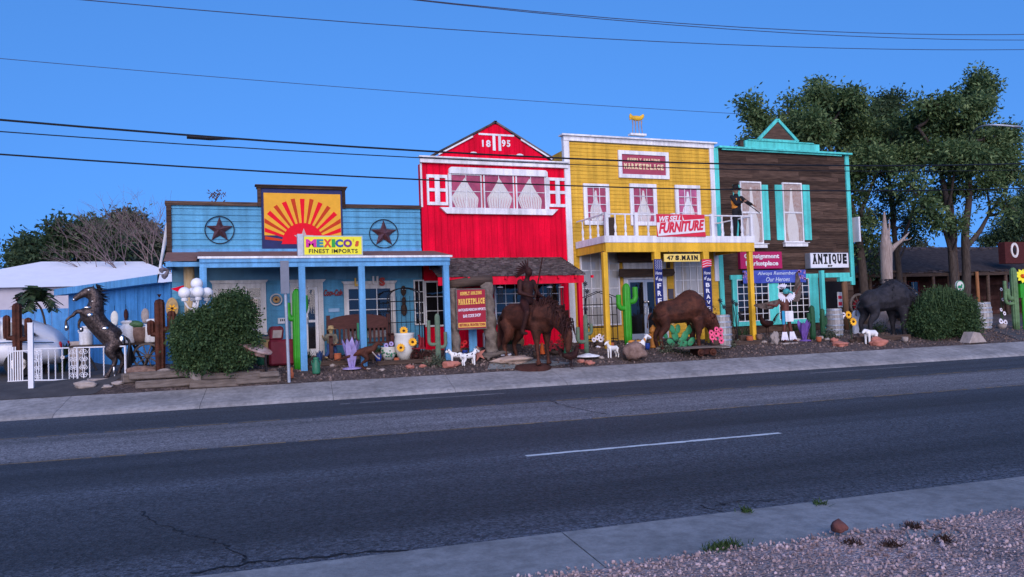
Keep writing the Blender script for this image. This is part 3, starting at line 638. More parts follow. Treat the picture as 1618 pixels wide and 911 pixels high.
for s_, l, r in (('18', 761.5, 775), ('95', 792.5, 806)):
    x0, x1, z0, z1 = R(l, 221, r, 232); text(s_, x0, x1, z0, z1, YF - .008, mWhite, red, 'numerals', bold=.035, space=1.25)
# triple window
hx0, hx1, hz0, hz1 = R(708, 267, 863, 277)
uW = [R(711.5, 277, 760, 328), R(764, 277.5, 811, 329), R(815, 278.5, 861, 330)]
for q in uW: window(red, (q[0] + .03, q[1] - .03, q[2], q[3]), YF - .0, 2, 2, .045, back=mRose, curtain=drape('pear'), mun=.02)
b = MB(); rr_ = .1; b.prism([(hx0, hz0)] + [(hx0 + rr_ - rr_ * math.cos(PI / 2 * k / 5), hz1 - rr_ + rr_ * math.sin(PI / 2 * k / 5)) for k in range(6)] + [(hx1 - rr_ + rr_ * math.sin(PI / 2 * k / 5), hz1 - rr_ + rr_ * math.cos(PI / 2 * k / 5)) for k in range(6)] + [(hx1, hz0)], YF - .12, YF - .005)
sx0, sx1, sz0, sz1 = R(694, 329.5, 880, 339); b.prism([(sx0, sz1), (sx1, sz1), (sx1 - .22, sz0), (sx0 + .22, sz0)], YF - .13, YF - .005); b.box(hx0 - .02, hx0 + .05, YF - .1, YF - .005, sz1 + .002, hz0); b.box(hx1 - .06, hx1 + .02, YF - .1, YF - .005, sz1 + .002, hz0)
b.build('window_surround', mWhite, red)
for l, r, t, bt in ((674, 707, 276, 324), (865, 896, 281, 327)):
    x0, x1, z0, z1 = R(l, t, r, bt); b = MB(); q = .10; xm = (x0 + x1) / 2; zm = (z0 + z1) / 2
    b.box(x0, x0 + q * .7, YF - .05, YF - .012, z0, z1); b.box(x1 - q * .7, x1, YF - .05, YF - .012, z0, z1); b.box(xm - q * .8, xm + q * .8, YF - .05, YF - .012, z0, z1)
    for zz in (z0, z1 - q): b.box(x0 + q * .7, xm - q * .8, YF - .05, YF - .012, zz, zz + q); b.box(xm + q * .8, x1 - q * .7, YF - .05, YF - .012, zz, zz + q)
    b.box(x0 + q * .7, xm - q * .8, YF - .05, YF - .012, zm - q / 2, zm + q / 2); b.box(xm + q * .8, x1 - q * .7, YF - .05, YF - .012, zm - q / 2, zm + q / 2)
    b.build('shutter', mWhite, red)
# shingled awning with hipped right end
YA = 20.95
az1 = onY(800, 407, YF).z; az0 = onY(840, 435, YA).z; aX0 = 5.72; aXe = onY(924, 436, YA).x; aXt = onY(884, 410, YF).x
b = MB(); rows = 15; rnd = random.Random(8)
for j in range(rows):
    f0, f1 = j / rows, (j + 1.25) / rows
    y0, y1 = YA + (YF - YA) * f0, YA + (YF - YA) * min(1, f1); z0, z1 = az0 + (az1 - az0) * f0, az0 + (az1 - az0) * min(1, f1)
    x = aX0 + rnd.uniform(-.15, 0); xe = aXe + (aXt - aXe) * f0 + .0
    while x < xe:
        x2 = min(x + rnd.uniform(.10, .2), xe + .02); l = rnd.uniform(.008, .03); dd = rnd.uniform(-.03, .03)
        b.b.faces.new(b._v([(max(x, aX0 - .03) + .004, y0 + dd - .02, z0 + l + .02 + dd * .4), (x2 - .004, y0 + dd - .02, z0 + l + .02 + dd * .4), (x2 - .004, y1, z1 + .012), (max(x, aX0 - .03) + .004, y1, z1 + .012)])); 
        b.b.faces.new(b._v([(max(x, aX0 - .03) + .004, y0 + dd - .02, z0 + l + .02 + dd * .4), (x2 - .004, y0 + dd - .02, z0 + l + .02 + dd * .4), (x2 - .004, y0 + dd - .018, z0 - .0 + dd * .4), (max(x, aX0 - .03) + .004, y0 + dd - .018, z0 - .0 + dd * .4)])); x = x2
    # hip end shingles
    xa = aXe + (aXt - aXe) * f0; xb = aXe + (aXt - aXe) * min(1, f1); y = y0 - .02
    while y < YF:
        y2 = min(y + rnd.uniform(.1, .2), YF + .02); l = rnd.uniform(.008, .03)
        b.b.faces.new(b._v([(xa + .02, y, z0 + l + .01), (xa + .02, y2 - .006, z0 + l + .01), (xb, y2 - .006, z1 + .012), (xb, y, z1 + .012)])); y = y2
b.quad((aX0, YA, az0), (aXe, YA, az0), (aXt, YF, az1), (aX0, YF, az1))
b.build('awning_roof', mShingle, red)
b = MB(); fz = onY(840, 448, YA).z; b.box(aX0, aXe - .02, YA + .02, YA + .07, fz, az0 - .01); b.box(aXe - .07, aXe - .02, YA + .072, YF - .03, fz + .05, az0 - .01)
for i in range(9): x = aX0 + .3 + i * .58; b.box(x, x + .06, YA - .08, YA + .018, az0 - .10, az0 - .02)
b.build('awning_fascia', mRedTrim, red)
for px in (919,): x = onY(px, 500, YA).x; MB().box(x - .06, x + .07, YA + .02, YA + .15, gz(x, YA) - .05, fz - .002).build('awning_post', mRedTrim, red)
# ground floor openings
window(red, R(673, 446, 708, 513), YF - .02, 2, 3, .05, back=mDark)
window(red, R(655.5, 444, 668, 511), YF - .02, 2, 4, .04)
window(red, R(845, 449, 882, 508), YF - .02, 3, 4, .05)
window(red, R(783, 449, 843, 508), YF - .02, 4, 4, .05)
window(red, R(765, 527, 810, 553), YF - .02, 3, 2, .05, back=mRoseDeep)

# ================================================================== YELLOW BUILDING
XY0, XY1 = 10.90, 16.80
yel = thing('yellow_building', 'mustard yellow two-storey false-front building with a white balcony', 'shop', (14, 25, Z0))
zy = onY(1010, 229, YF).z - .02
siding(XY0, XY1, Z0 - .1, zy, YF, .13, lap=.022).build('wall', mYel, yel)
MB().box(XY0 + .02, XY1 - .02, YF + .031, 31, Z0 - .3, zy - .2).build('side_wall', mYel, yel)
b = MB(); b.box(XY0 - .16, XY0 + .05, YF - .06, YF + .1, Z0, zy + .03); b.box(XY1 - .16, XY1 + .02, YF - .06, YF + .1, Z0 + 2, zy + .03); b.box(XY0 - .16, XY1 + .03, YF - .08, YF + .12, zy + .032, zy + .19); b.box(XY0 - .24, XY1 + .12, YF - .17, YF + .16, zy + .193, zy + .245)
b.build('white_trim', mWhite, yel)
for q in (R(927, 297, 956, 349), R(1000, 297, 1031, 350), R(1071, 299, 1100, 349)):
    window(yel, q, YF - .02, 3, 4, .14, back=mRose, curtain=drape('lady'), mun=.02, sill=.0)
# balcony
YBf = 20.7; bX0, bX1 = onY(956, 378, YBf).x, onY(1191, 382, YBf).x
dz1, dz0 = onY(1073, 373.5, YBf).z, onY(1073, 382.5, YBf).z; yz0_ = onY(1073, 397.5, YBf).z
b = MB(); b.box(bX0, bX1, YBf, YF - .09, dz0 + .03, dz1 - .0); b.build('balcony_deck', mWhite, yel)
b = MB(); b.box(bX0 - .04, bX1 + .04, YBf - .04, YBf - .003, dz0 - .01, dz1 + .02); b.box(bX0 - .045, bX0 - .003, YBf, YF - .08, dz0 - .01, dz1 + .02); b.box(bX1 + .003, bX1 + .045, YBf, YF - .08, dz0 - .01, dz1 + .02); b.build('deck_fascia', mWhite, yel)
b = MB(); b.box(bX0, bX1, YBf - .02, YBf + .1, yz0_, dz0 - .013); b.box(bX0 - .01, bX0 + .09, YBf + .102, YF - .03, yz0_ + .04, dz0 - .013); b.box(bX1 - .09, bX1 + .01, YBf + .102, YF - .03, yz0_ + .04, dz0 - .013)
for i in range(8): x = bX0 + .4 + i * .72; b.box(x, x + .05, YBf + .102, YF - .09, dz0 - .16, dz0 + .028)
b.build('deck_beam', mYelTrim, yel)
rz = onY(1073, 339, YBf).z
def baluster(x, y, turned=True):
    b = MB(); pr = [(.042, 0), (.042, .12), (.022, .14), (.03, .2), (.045, .3), (.022, .42), (.02, .55), (.03, .66), (.042, .70), (.042, rz - dz1 - .03)]
    b.lathe([(r, z) for r, z in pr], (x, y, dz1 + .002), 8); return b.build('baluster', mWhite, yel)
def rpost(x, y): MB().box(x - .055, x + .055, y - .055, y + .055, dz1 + .002, rz + .05).build('railing_post', mWhite, yel)
b = MB(); b.box(bX0 + .06, bX1 - .06, YBf + .0, YBf + .07, rz - .025, rz + .015); b.box(bX0 + .0, bX0 + .06, YBf + .1, YF - .1, rz - .027, rz + .013); b.box(bX1 - .06, bX1 - .0, YBf + .1, YF - .1, rz - .027, rz + .013); b.build('railing', mWhite, yel)
for px in (957.5, 1005.5, 1065, 1126, 1188): rpost(onY(px, 356, YBf).x + (.03 if px < 960 else 0), YBf + .035)
for px in (973, 989, 1025, 1045, 1085, 1106, 1142, 1157, 1173): baluster(onY(px, 356, YBf).x, YBf + .035)
for yy in (21.2, 21.75, 22.3): baluster(bX0 + .03, yy); baluster(bX1 - .03, yy)
for px in (959, 1041, 1118, 1189.5):
    x = onY(px, 470, YBf).x; MB().box(x - .075, x + .075, YBf - .01, YBf + .14, gz(x, YBf) - .05, yz0_ - .002).build('porch_post', mYelTrim, yel)
b = MB()
for px in (1041, 1118): x = onY(px, 470, YBf).x; b.box(x - .11, x + .11, YBf - .03, YBf + .16, yz0_ - .26, yz0_ - .003)
b.build('post_bracket', mYelTrim, yel)
# ground floor: gridded curtained windows, double door, plank boards
window(yel, R(919, 399, 976, 512), YF - .02, 4, 4, .05, back=mat('blind_white', (.55, .55, .56), .8, .1, 3, stretch=(6, 1, 1)), mun=.035)
window(yel, R(1066, 399, 1112, 486), YF - .02, 4, 4, .05, back=MATS['blind_white'], mun=.035)
X0, X1, Za, Zb = R(986, 441, 1053, 534); Za = Z0 + .02
d = MB(); d.box(X0, X0 + .16, YF - .09, YF - .02, Za, Zb); d.box(X1 - .2, X1, YF - .09, YF - .02, Za, Zb); d.box(X0, X1, YF - .09, YF - .02, Zb + .002, Zb + .62); do = d.build('door_frame', mWhite, yel)
MB().box(X0 + .16, X1 - .2, YF - .03, YF - .022, Za, Zb).build('backing', mDark, do)
xm = (X0 + .16 + X1 - .2) / 2; mAl = mat('aluminium_frame', (.42, .47, .55), .4, .06, 5, metal=.3)
for a, c_ in ((X0 + .165, xm - .004), (xm + .004, X1 - .205)):
    d = MB(); d.box(a, a + .07, YF - .075, YF - .035, Za, Zb - .01); d.box(c_ - .07, c_, YF - .075, YF - .035, Za, Zb - .01); d.box(a + .07, c_ - .07, YF - .075, YF - .035, Za, Za + .2); d.box(a + .07, c_ - .07, YF - .075, YF - .035, Zb - .1, Zb - .01); dd = d.build('door', mAl, yel)
    MB().quad((a + .07, YF - .05, Za + .2), (c_ - .07, YF - .05, Za + .2), (c_ - .07, YF - .05, Zb - .1), (a + .07, YF - .05, Zb - .1)).build('pane', mGlass, dd)
    hx = c_ - .06 if a < xm - .1 else a + .06; hy = YF - .12; MB().tube([(hx, hy + .04, Za + .85), (hx, hy, Za + .87), (hx, hy, Za + 1.13), (hx, hy + .04, Za + 1.15)], .014).ell((hx, hy, Za + 1.3), .05).build('handle', mChrome, dd)
b = MB(); x0, x1, z0, z1 = R(977, 424, 1066, 437, YF - .3); b.prism([(x0, z0 + .04), (x0 + .12, z0), (x1 - .1, z0 + .01), (x1, z0 + .12), (x1 - .05, z1 - .02), (x0 + .05, z1)], YF - .33, YF - .27)
x2, x3, z2, z3 = R(976, 399, 1040, 414, YF - .3); b.box(x2, x3, YF - .33, YF - .27, z2, z3); b.box(x1 - .3, x1 - .18, YF - .32, YF - .28, z1 + .002, z1 + .5)
b.build('plank_board', mDarkWood, yel)
MB().box(onY(1055, 460, YF).x, onY(1063, 460, YF).x, YF - .06, YF - .02, onY(1060, 472, YF).z, onY(1060, 456, YF).z).build('notice_plate', mat('grey_plate', (.10, .09, .11), .6), yel)

# ================================================================== BROWN BUILDING
XW0, XW1 = 16.86, 23.2
brn = thing('brown_building', 'weathered dark plank two-storey building trimmed in turquoise', 'shop', (20, 25, Z0))
zw = onY(1235, 240, YF).z
siding(XW0, XW1, Z0 - .1, zw, YF, .165, jitter=.009, lap=.014).build('wall', mOldWood, brn)
MB().box(XW0 + .02, XW1 - .02, YF + .031, 31, Z0 - .3, zw - .2).build('side_wall', mDarkWood, brn)
b = MB(); b.box(XW0 - .04, XW0 + .15, YF - .07, YF + .1, Z0, zw); b.box(XW1 - .13, XW1 + .05, YF - .07, YF + .1, 2.6, zw)
b.box(XW0 + .12, XW1 + .12, YF - .2, YF + .12, zw + .003, zw + .07); b.box(XW0 + .3, XW1 - .35, YF - .12, YF - .072, zw - .06, zw)
fx0, fx1, fz0, fz1 = R(1176, 229, 1293, 240); b.box(fx0, fx1, YF - .06, YF + .05, zw + .073, zw + .36); b.box(fx0 + .15, fx1 - .3, YF - .1, YF + .1, zw + .363, zw + .40)
p1, p2, p3 = onY(1200, 228, YF), onY(1223, 192, YF), onY(1258, 231, YF); p1 = Vector((p1.x, 0, zw + .405)); p3 = Vector((p3.x, 0, zw + .405)); p2 = Vector(((p1.x + p3.x) / 2, 0, onY(1229, 192, YF).z))
for A, B in ((p1, p2), (p2, p3), (p1, p3)):
    d = B - A; an = math.atan2(d.z, d.x); mx, mz = (A.x + B.x) / 2, (A.z + B.z) / 2; l2 = d.length / 2 + (.04 if A != p1 or B != p3 else -.05)
    b.box(mx - l2, mx + l2, YF - .07, YF + .02 + (.004 if A == p2 else 0) + (.008 if B == p3 and A == p1 else 0), mz, mz + (.11 if not (A == p1 and B == p3) else .06), Matrix.Rotation(-an, 3, 'Y'), (mx, YF, mz))
b.build('turquoise_trim', mTurq, brn)
MB().prism([(p1.x + .05, p1.z), (p3.x - .05, p3.z), (p2.x, p2.z - .02)], YF - .03, YF + .0).build('gable_planks', mOldWood, brn)
MB().box(onY(1170, 230, YF).x, onY(1175, 230, YF).x, YF + .0, YF + .15, zw + .075, zw + .36).build('vent_block', mDarkWood, brn)
mLace = mat('lace_curtain', (.50, .33, .26), .85, .35, 9, col2=(.66, .60, .58))
for (l, r, t, bt, sh) in ((1171, 1201, 289, 383, ((1159, 1170), (1204, 1214))), (1237.5, 1265, 291, 381, ((1225, 1236), (1268.5, 1279.5)))):
    q = R(l, t, r, bt); window(brn, q, YF - .015, 1, 2, .05, back=mLace, curtain=drape('lady'), sill=.0, split=1, mun=.03)
    sx0, sx1, sz0, sz1 = q; b = MB(); b.box(sx0 - .1, sx1 + .14, YF - .16, YF - .02, sz0 - .21, sz0 - .055); b.box(sx0 - .14, sx1 + .2, YF - .2, YF - .02, sz0 - .07, sz0 - .052); b.build('window_sill', mWhite, brn)
    for a, c_ in sh:
        x0, x1, z0, z1 = R(a, 292, c_, 379); b = MB(); b.box(x0, x1, YF - .05, YF - .015, z0, z1)
        for k in range(2): b.box(x0 + .05, x1 - .05, YF - .057, YF - .052, z0 + .08 + k * (z1 - z0) * .5, z0 - .06 + (k + 1) * (z1 - z0) * .5)
        b.build('shutter', mTurq, brn)
# ground floor window band in turquoise
gx0, gx1, gz0, gz1 = R(1155, 435, 1290, 507)
b = MB(); b.box(gx0 - .05, gx1 + .05, YF - .1, YF - .02, gz1 - .13, gz1 + .04); b.box(gx0 + .0, gx1, YF - .1, YF - .02, gz0 - .13, gz0 + .03)
xs_ = [onY(p, 470, YF).x for p in (1156, 1163, 1213, 1228, 1277, 1291)]
for a, c_ in ((xs_[0], xs_[1]), (xs_[2], xs_[3]), (xs_[4], xs_[5])): b.box(a, c_, YF - .095, YF - .02, gz0 + .032, gz1 - .132)
b.build('ground_window_frame', mTurq, brn)
for a, c_ in ((xs_[1], xs_[2]), (xs_[3], xs_[4])): window(brn, (a + .03, c_ - .03, gz0 + .06, gz1 - .16), YF - .02, 5, 6, .028, mun=.022)
dx0, dx1, dz0_, dz1_ = R(1303, 444, 1330, 505); b = MB(); b.box(dx0, dx1, YF - .03, YF - .021, Z0, dz1_); b.build('doorway', mDark, brn)
b = MB(); x = onY(1300, 460, YF - .8).x; b.box(x - .07, x + .07, YF - .85, YF - .72, gz(x, YF - .8), onY(1300, 427, YF - .8).z)
x0, x1, z0, z1 = R(1303, 430, 1341, 442, YF - .8); b.box(x0, x1, YF - .86, YF - .72, z0 + .1, z1 - .02); b.box(x1 - .5, x1 + .1, YF - .87, YF - .71, z0 - .06, z0 + .098); b.build('entry_frame', mTurq, brn)
x = onY(1335.5, 470, YF - .8).x; MB(True).tube([(x, YF - .79, gz(x, YF - .8) - .05), (x + .02, YF - .79, 1.8), (x, YF - .79, z0 - .06)], [.12, .11, .11], 10).build('log_post', mat('peeled_log', (.16, .085, .045), .8, .3, 5, stretch=(3, 3, .5)), brn, smooth=True)
MB().box(XW1 + .25, XW1 + .33, YF - .2, YF + .35, onY(1342, 382, YF).z, onY(1342, 343, YF).z).build('side_light_box', mWhite, brn)
# ================================================================== SCULPTING
def bake(o, mods):
    for t, kw in mods:
        md = o.modifiers.new(t, t)
        for k, v in kw.items(): setattr(md, k, v)
    dg = bpy.context.evaluated_depsgraph_get(); dg.update(); me = bpy.data.meshes.new_from_object(o.evaluated_get(dg))
    old = o.data; o.modifiers.clear(); o.data = me; bpy.data.meshes.remove(old); return o
def sculpt(name, b, m, parent=None, voxel=.03, smooth=3):
    """limbs and masses fused into one continuous skin"""
    o = b.build(name, None, None); o.data.name = name
    bake(o, [('REMESH', dict(mode='VOXEL', voxel_size=voxel)), ('SMOOTH', dict(iterations=smooth, factor=.6))])
    o.data.polygons.foreach_set('use_smooth', [True] * len(o.data.polygons)); o.data.materials.append(m)
    if parent: o.parent = parent
    return o
def limb(b, pts, rs):
    for i in range(len(pts) - 1): b.cap(pts[i], pts[i + 1], rs[i], rs[i + 1], 10)
def place(t, px, py, rz=0, hpx=None, unit=None):
    """stand a thing where the photo shows its foot; hpx = its height in photo pixels, unit = its modelled height"""
    p = G(px, py); t.location = p; t.rotation_euler = (0, 0, rz)
    if hpx: t.scale = (hpx / ppm(p) / unit,) * 3
    return p
def local(): return MB(False)
def flower(b_pet, b_mid, c, r, n=10, face=(-.1, -1, .25), seed=0):
    """petals and centre facing the street"""
    f = Vector(face).normalized(); u = f.cross(Vector((0, 0, 1))).normalized(); v = u.cross(f); c = Vector(c)
    for k in range(n):
        a = 2 * PI * k / n + seed; d = u * math.cos(a) + v * math.sin(a); s = u * -math.sin(a) + v * math.cos(a)
        P = [c + d * r * .3 - s * r * .13, c + d * r * .72 - s * r * .22 + f * r * .08, c + d * r * 1.03 + f * r * .02, c + d * r * .72 + s * r * .22 + f * r * .08, c + d * r * .3 + s * r * .13]
        b_pet.b.faces.new(b_pet._v(P)); b_pet.b.faces.new(b_pet._v([p - f * .006 for p in P][::-1]))
    b_mid.ell(c + f * r * .04, (r * .36, r * .36, r * .3), sub=1)

# ================================================================== SIGNS ON THE BUILDINGS
# long-horn yellow import sign on the porch roof
x0, x1, z0, z1 = R(479, 372, 573, 403.5, YP + .1); t = thing('shop_sign', 'yellow MEXICO\'S FINEST IMPORTS sign standing on the blue porch roof', 'sign', ((x0 + x1) / 2, YP + .1, z0))
MB().box(x0 - .0, x1, YP + .1, YP + .24, z0, z1).build('sign_box', mat('pale_sign_edge', (.42, .50, .48), .5), t)
MB().box(x0 + .03, x1 - .03, YP + .094, YP + .0985, z0 + .03, z1 - .03).build('face', mSignY, t)
b = MB(); b.box(x0 - .15, x0 - .003, YP + .06, YP + .26, z0 - .1, z1 + .04); b.box(x1 - .5, x1 - .45, YP + .12, YP + .2, z0 - .1, z0 - .003); b.build('bracket', mGalv, t)
W = x1 - x0; cols = [(.62, .02, .30), (.02, .22, .30), (.72, .05, .03), (.02, .35, .05), (.02, .08, .30), (.16, .02, .22), (.62, .45, .02), (.62, .08, .02)]
xx = x0 + .045 * W
for i, (c, k) in enumerate(zip("MEXICO's", (1.45, .95, 1.1, .5, 1.1, 1.25, .35, .7))):
    wd = W * .905 * k / 7.4; hz = .40 * (z1 - z0); zb_ = z0 + .42 * (z1 - z0); mm = mat('sign_ink_%s' % ['magenta', 'teal', 'vermilion', 'green', 'blue', 'plum', 'ochre', 'rust'][i], cols[i], .5, .05)
    if c == "'": text(c, xx + .2 * wd, xx + .75 * wd, zb_ + hz * .75, zb_ + hz * 1.08, YP + .093, mm, t, bold=.03)
    elif c == 's': text('s', xx, xx + wd * .85, zb_ + .02, zb_ + hz * .8, YP + .093, mm, t, bold=.06, shear=.25)
    else: text(c, xx, xx + wd * .97, zb_, zb_ + hz, YP + .093, mm, t, bold=.055)
    xx += wd
text('FINEST IMPORTS', x0 + .09 * W, x1 - .09 * W, z0 + .13 * (z1 - z0), z0 + .33 * (z1 - z0), YP + .093, mBlack, t, slab=False, bold=.012, space=1.1)
# marketplace sign on the yellow front
x0, x1, z0, z1 = R(976, 239.5, 1055, 282); t = thing('upper_sign', 'faded maroon SIMPLY AMAZING MARKETPLACE sign in a white frame high on the yellow wall', 'sign', ((x0 + x1) / 2, YF, z0))
b = MB(); q = .13; b.box(x0, x1, YF - .09, YF - .02, z1 - q, z1); b.box(x0, x1, YF - .09, YF - .02, z0, z0 + q); b.box(x0, x0 + q, YF - .09, YF - .02, z0 + q, z1 - q); b.box(x1 - q, x1, YF - .09, YF - .02, z0 + q, z1 - q); b.build('frame', mWhite, t)
MB().box(x0 + q, x1 - q, YF - .05, YF - .022, z0 + q, z1 - q).build('panel', mat('faded_maroon', (.36, .055, .10), .6, .12, 4), t); H = z1 - z0; W = x1 - x0
mFadG = mat('pale_gold_letter', (.80, .60, .36), .5, .1)
text('SIMPLY AMAZING', x0 + .17 * W, x1 - .17 * W, z0 + .62 * H, z0 + .74 * H, YF - .051, mFadG, t, slab=True); text('MARKETPLACE', x0 + .10 * W, x1 - .10 * W, z0 + .33 * H, z0 + .54 * H, YF - .051, mFadG, t, slab=True)
MB().box(x0 + q + .1, x1 - q - .1, YF - .054, YF - .052, z0 + .215 * H, z0 + .235 * H).build('underline', MATS['faded_maroon'], t)
# furniture banner on the railing
x0, x1, z0, z1 = R(1037.5, 338.5, 1114, 373.5, YBf - .06); t = thing('banner', 'red and white WE SELL FURNITURE banner tied to the white balcony railing', 'banner', ((x0 + x1) / 2, YBf - .06, z0)); W, H = x1 - x0, z1 - z0
def cloth(x0, x1, z0, z1, Y, m, t, name='cloth', amp=.012, n=30):
    b = MB(); g = [[b.b.verts.new((x0 + (x1 - x0) * i / n, Y + amp * math.sin(i * .9) * math.sin(j * .7 + 1), z0 + (z1 - z0) * j / 10)) for i in range(n + 1)] for j in range(11)]
    h = [[b.b.verts.new(v.co + Vector((0, .006, 0))) for v in r] for r in g]
    for j in range(10):
        for i in range(n): b.b.faces.new((g[j][i], g[j][i + 1], g[j + 1][i + 1], g[j + 1][i])); b.b.faces.new((h[j][i + 1], h[j][i], h[j + 1][i], h[j + 1][i + 1]))
    return b.build(name, m, t, smooth=True)
mBanR = mat('banner_red', (.66, .025, .06), .55, .08, 3)
cloth(x0, x1, z0, z1, YBf - .06, mBanR, t, amp=.006)
b = MB(); P = lambda u, v: (x0 + u * W, z0 + v * H)
b.prism([P(.0, .97), P(.52, .99), P(.56, .74), P(.99, .82), P(.99, .22), P(.02, .02), P(.0, .5)], YBf - .077, YBf - .073); b.build('white_field', mat('banner_white', (.78, .74, .76), .5, .04, 3), t)
b = MB(); b.prism([P(.0, .62), P(.56, .7), P(.56, .72), P(.0, .64)], YBf - .079, YBf - .0775); b.prism([P(.0, .995), P(.52, .995), P(.53, .72), P(.0, .62)], YBf - .0795, YBf - .0775); b.prism([P(.4, .0), P(1, .0), P(1, .17), P(.55, .07)], YBf - .0795, YBf - .0775); b.build('red_shapes', mBanR, t)
text('WE SELL', x0 + .05 * W, x0 + .50 * W, z0 + .64 * H, z0 + .90 * H, YBf - .081, MATS['banner_white'], t, bold=.035, shear=.3, tilt=.05 * H, th=.004)
text('FURNITURE', x0 + .03 * W, x1 - .02 * W, z0 + .12 * H, z0 + .60 * H, YBf - .081, mBanR, t, bold=.05, shear=.3, tilt=.18 * H, th=.004)
# street number board
x0, x1, z0, z1 = R(1049.5, 401, 1106, 413, YBf - .1); t = thing('number_sign', 'small yellow board reading 47 S. MAIN hanging under the balcony', 'sign', ((x0 + x1) / 2, YBf - .1, z0))
MB().box(x0, x1, YBf - .1, YBf - .07, z0, z1).build('board', mat('pale_yellow_sign', (.82, .60, .15), .5, .05, 4), t); b = MB()
for u in (.15, .85): b.tube([(x0 + u * (x1 - x0), YBf - .085, z1), (x0 + u * (x1 - x0), YBf - .05, yz0_ + .02)], .008, 6)
b.build('hanger', mIron, t); W = x1 - x0; H = z1 - z0
text('47', x0 + .07 * W, x0 + .26 * W, z0 + .22 * H, z1 - .2 * H, YBf - .101, mBlack, t, bold=.015); text('S.MAIN', x0 + .29 * W, x1 - .05 * W, z0 + .2 * H, z1 - .18 * H, YBf - .101, mBlack, t, slab=True)
# two patriotic post banners
mStar = mat('banner_star_white', (.7, .7, .78), .6)
for l, r, tp_, bt, wrd, lab, u0 in ((1035, 1047.5, 409, 494, 'FREE', 'navy starry-topped banner spelling Home of the FREE, on the post before the door', 0), (1111.5, 1124.5, 409, 493, 'BRAVE', 'navy banner with red and white top spelling Home of the BRAVE', 1)):
    x0, x1, z0, z1 = R(l, tp_, r, bt, YBf - .04); t = thing('flag_banner', lab, 'banner', ((x0 + x1) / 2, YBf - .04, z0)); W, H = x1 - x0, z1 - z0
    cloth(x0, x1, z0, z1, YBf - .04, mNavy, t, amp=.004, n=8)
    if not u0:
        b = MB()
        for j in range(8):
            for i in range(4): cx, cz = x0 + W * (.16 + .23 * i + (.08 if j % 2 else 0)), z1 - H * (.03 + .022 * j); b.prism([(cx + .013 * math.cos(k * PI / 2.5 + (.3)), cz + .013 * math.sin(k * PI / 2.5 + .3)) for k in range(5)], YBf - .052, YBf - .047)
        b.build('stars', mStar, t)
    else:
        b = MB(); 
        b.prism([(x0 - .02, z1 - .01), (x1 + .02, z1 - .01), (x1 + .03, z1 - .13 * H), (x0 - .03, z1 - .17 * H)], YBf - .052, YBf - .048); b.build('red_swag', mBanR, t)
        b = MB()
        for k in range(3): b.tube([(x0 - .01, YBf - .058, z1 - (.06 + .045 * k) * H), ((x0 + x1) / 2, YBf - .06, z1 - (.03 + .045 * k) * H), (x1 + .01, YBf - .058, z1 - (.045 + .04 * k) * H)], .011, 5)
        b.build('white_swag', mStar, t)
    zz = z1 - .26 * H; text('Home', x0 + .1 * W, x1 - .1 * W, zz - .03 * H, zz + .03 * H, YBf - .047, mStar, t, bold=.0, shear=.3, th=.006); text('of', x0 + .12 * W, x0 + .4 * W, zz - .13 * H, zz - .06 * H, YBf - .047, mStar, t, shear=.3, th=.006); text('the', x0 + .45 * W, x1 - .1 * W, zz - .15 * H, zz - .09 * H, YBf - .047, mStar, t, shear=.3, th=.006)
    n = len(wrd); top = zz - .18 * H; st = (top - z0 - .01) / n
    for i, c in enumerate(wrd): text(c, x0 + .27 * W, x1 - .25 * W, top - st * (i + .78), top - st * i - st * .08, YBf - .047, mStar, t, bold=.03, th=.006)
# signs on the brown building
x0, x1, z0, z1 = R(1165.5, 398, 1231, 424.5); t = thing('consignment_sign', 'crimson sign with white words Consignment Marketplace on the brown planks', 'sign', ((x0 + x1) / 2, YF, z0)); W, H = x1 - x0, z1 - z0
MB().box(x0, x1, YF - .16, YF - .02, z0, z1).build('board', mCrimson, t); text('Consignment', x0 + .09 * W, x1 - .07 * W, z0 + .53 * H, z0 + .88 * H, YF - .161, mWhite, t, bold=.03); text('Marketplace', x0 + .12 * W, x1 - .1 * W, z0 + .1 * H, z0 + .45 * H, YF - .161, mWhite, t, bold=.03)
x0, x1, z0, z1 = R(1174, 426.5, 1273.5, 446.5, YF - .15); t = thing('heroes_banner', 'blue banner with purple flower ends reading Always Remember Our Heroes', 'banner', ((x0 + x1) / 2, YF, z0)); W, H = x1 - x0, z1 - z0
cloth(x0, x1, z0, z1, YF - .15, mat('banner_blue', (.035, .05, .33), .7, .3, 2, col2=(.08, .13, .50)), t, amp=.01); text('Always Remember', x0 + .22 * W, x1 - .17 * W, z0 + .54 * H, z0 + .9 * H, YF - .165, mat('silver_blue_ink', (.52, .60, .78), .5), t, shear=.25, bold=.01, th=.004)
text('Our Heroes', x0 + .35 * W, x1 - .27 * W, z0 + .1 * H, z0 + .45 * H, YF - .165, MATS['silver_blue_ink'], t, shear=.25, bold=.01, th=.004)
b = MB(); rnd = random.Random(2)
for k in range(34):
    u = rnd.uniform(0, .09) if k % 2 else rnd.uniform(.83, .99); cx, cz, r = x0 + u * W, z0 + rnd.uniform(.08, .92) * H, rnd.uniform(.03, .07); b.prism([(cx + r * math.cos(j * PI / 4) * (1 if j % 2 else .6), cz + r * math.sin(j * PI / 4) * (1 if j % 2 else .6)) for j in range(8)], YF - .166, YF - .1625 - .0001 * k)
b.build('printed_flowers', mat('print_mauve', (.30, .16, .42), .6, .4, 12, col2=(.50, .25, .45)), t)
x0, x1, z0, z1 = R(1281, 399, 1340.5, 423, YF - .3); t = thing('antique_sign', 'white box sign with heavy black ANTIQUE lettering at the brown building corner', 'sign', ((x0 + x1) / 2, YF - .3, z0)); W, H = x1 - x0, z1 - z0
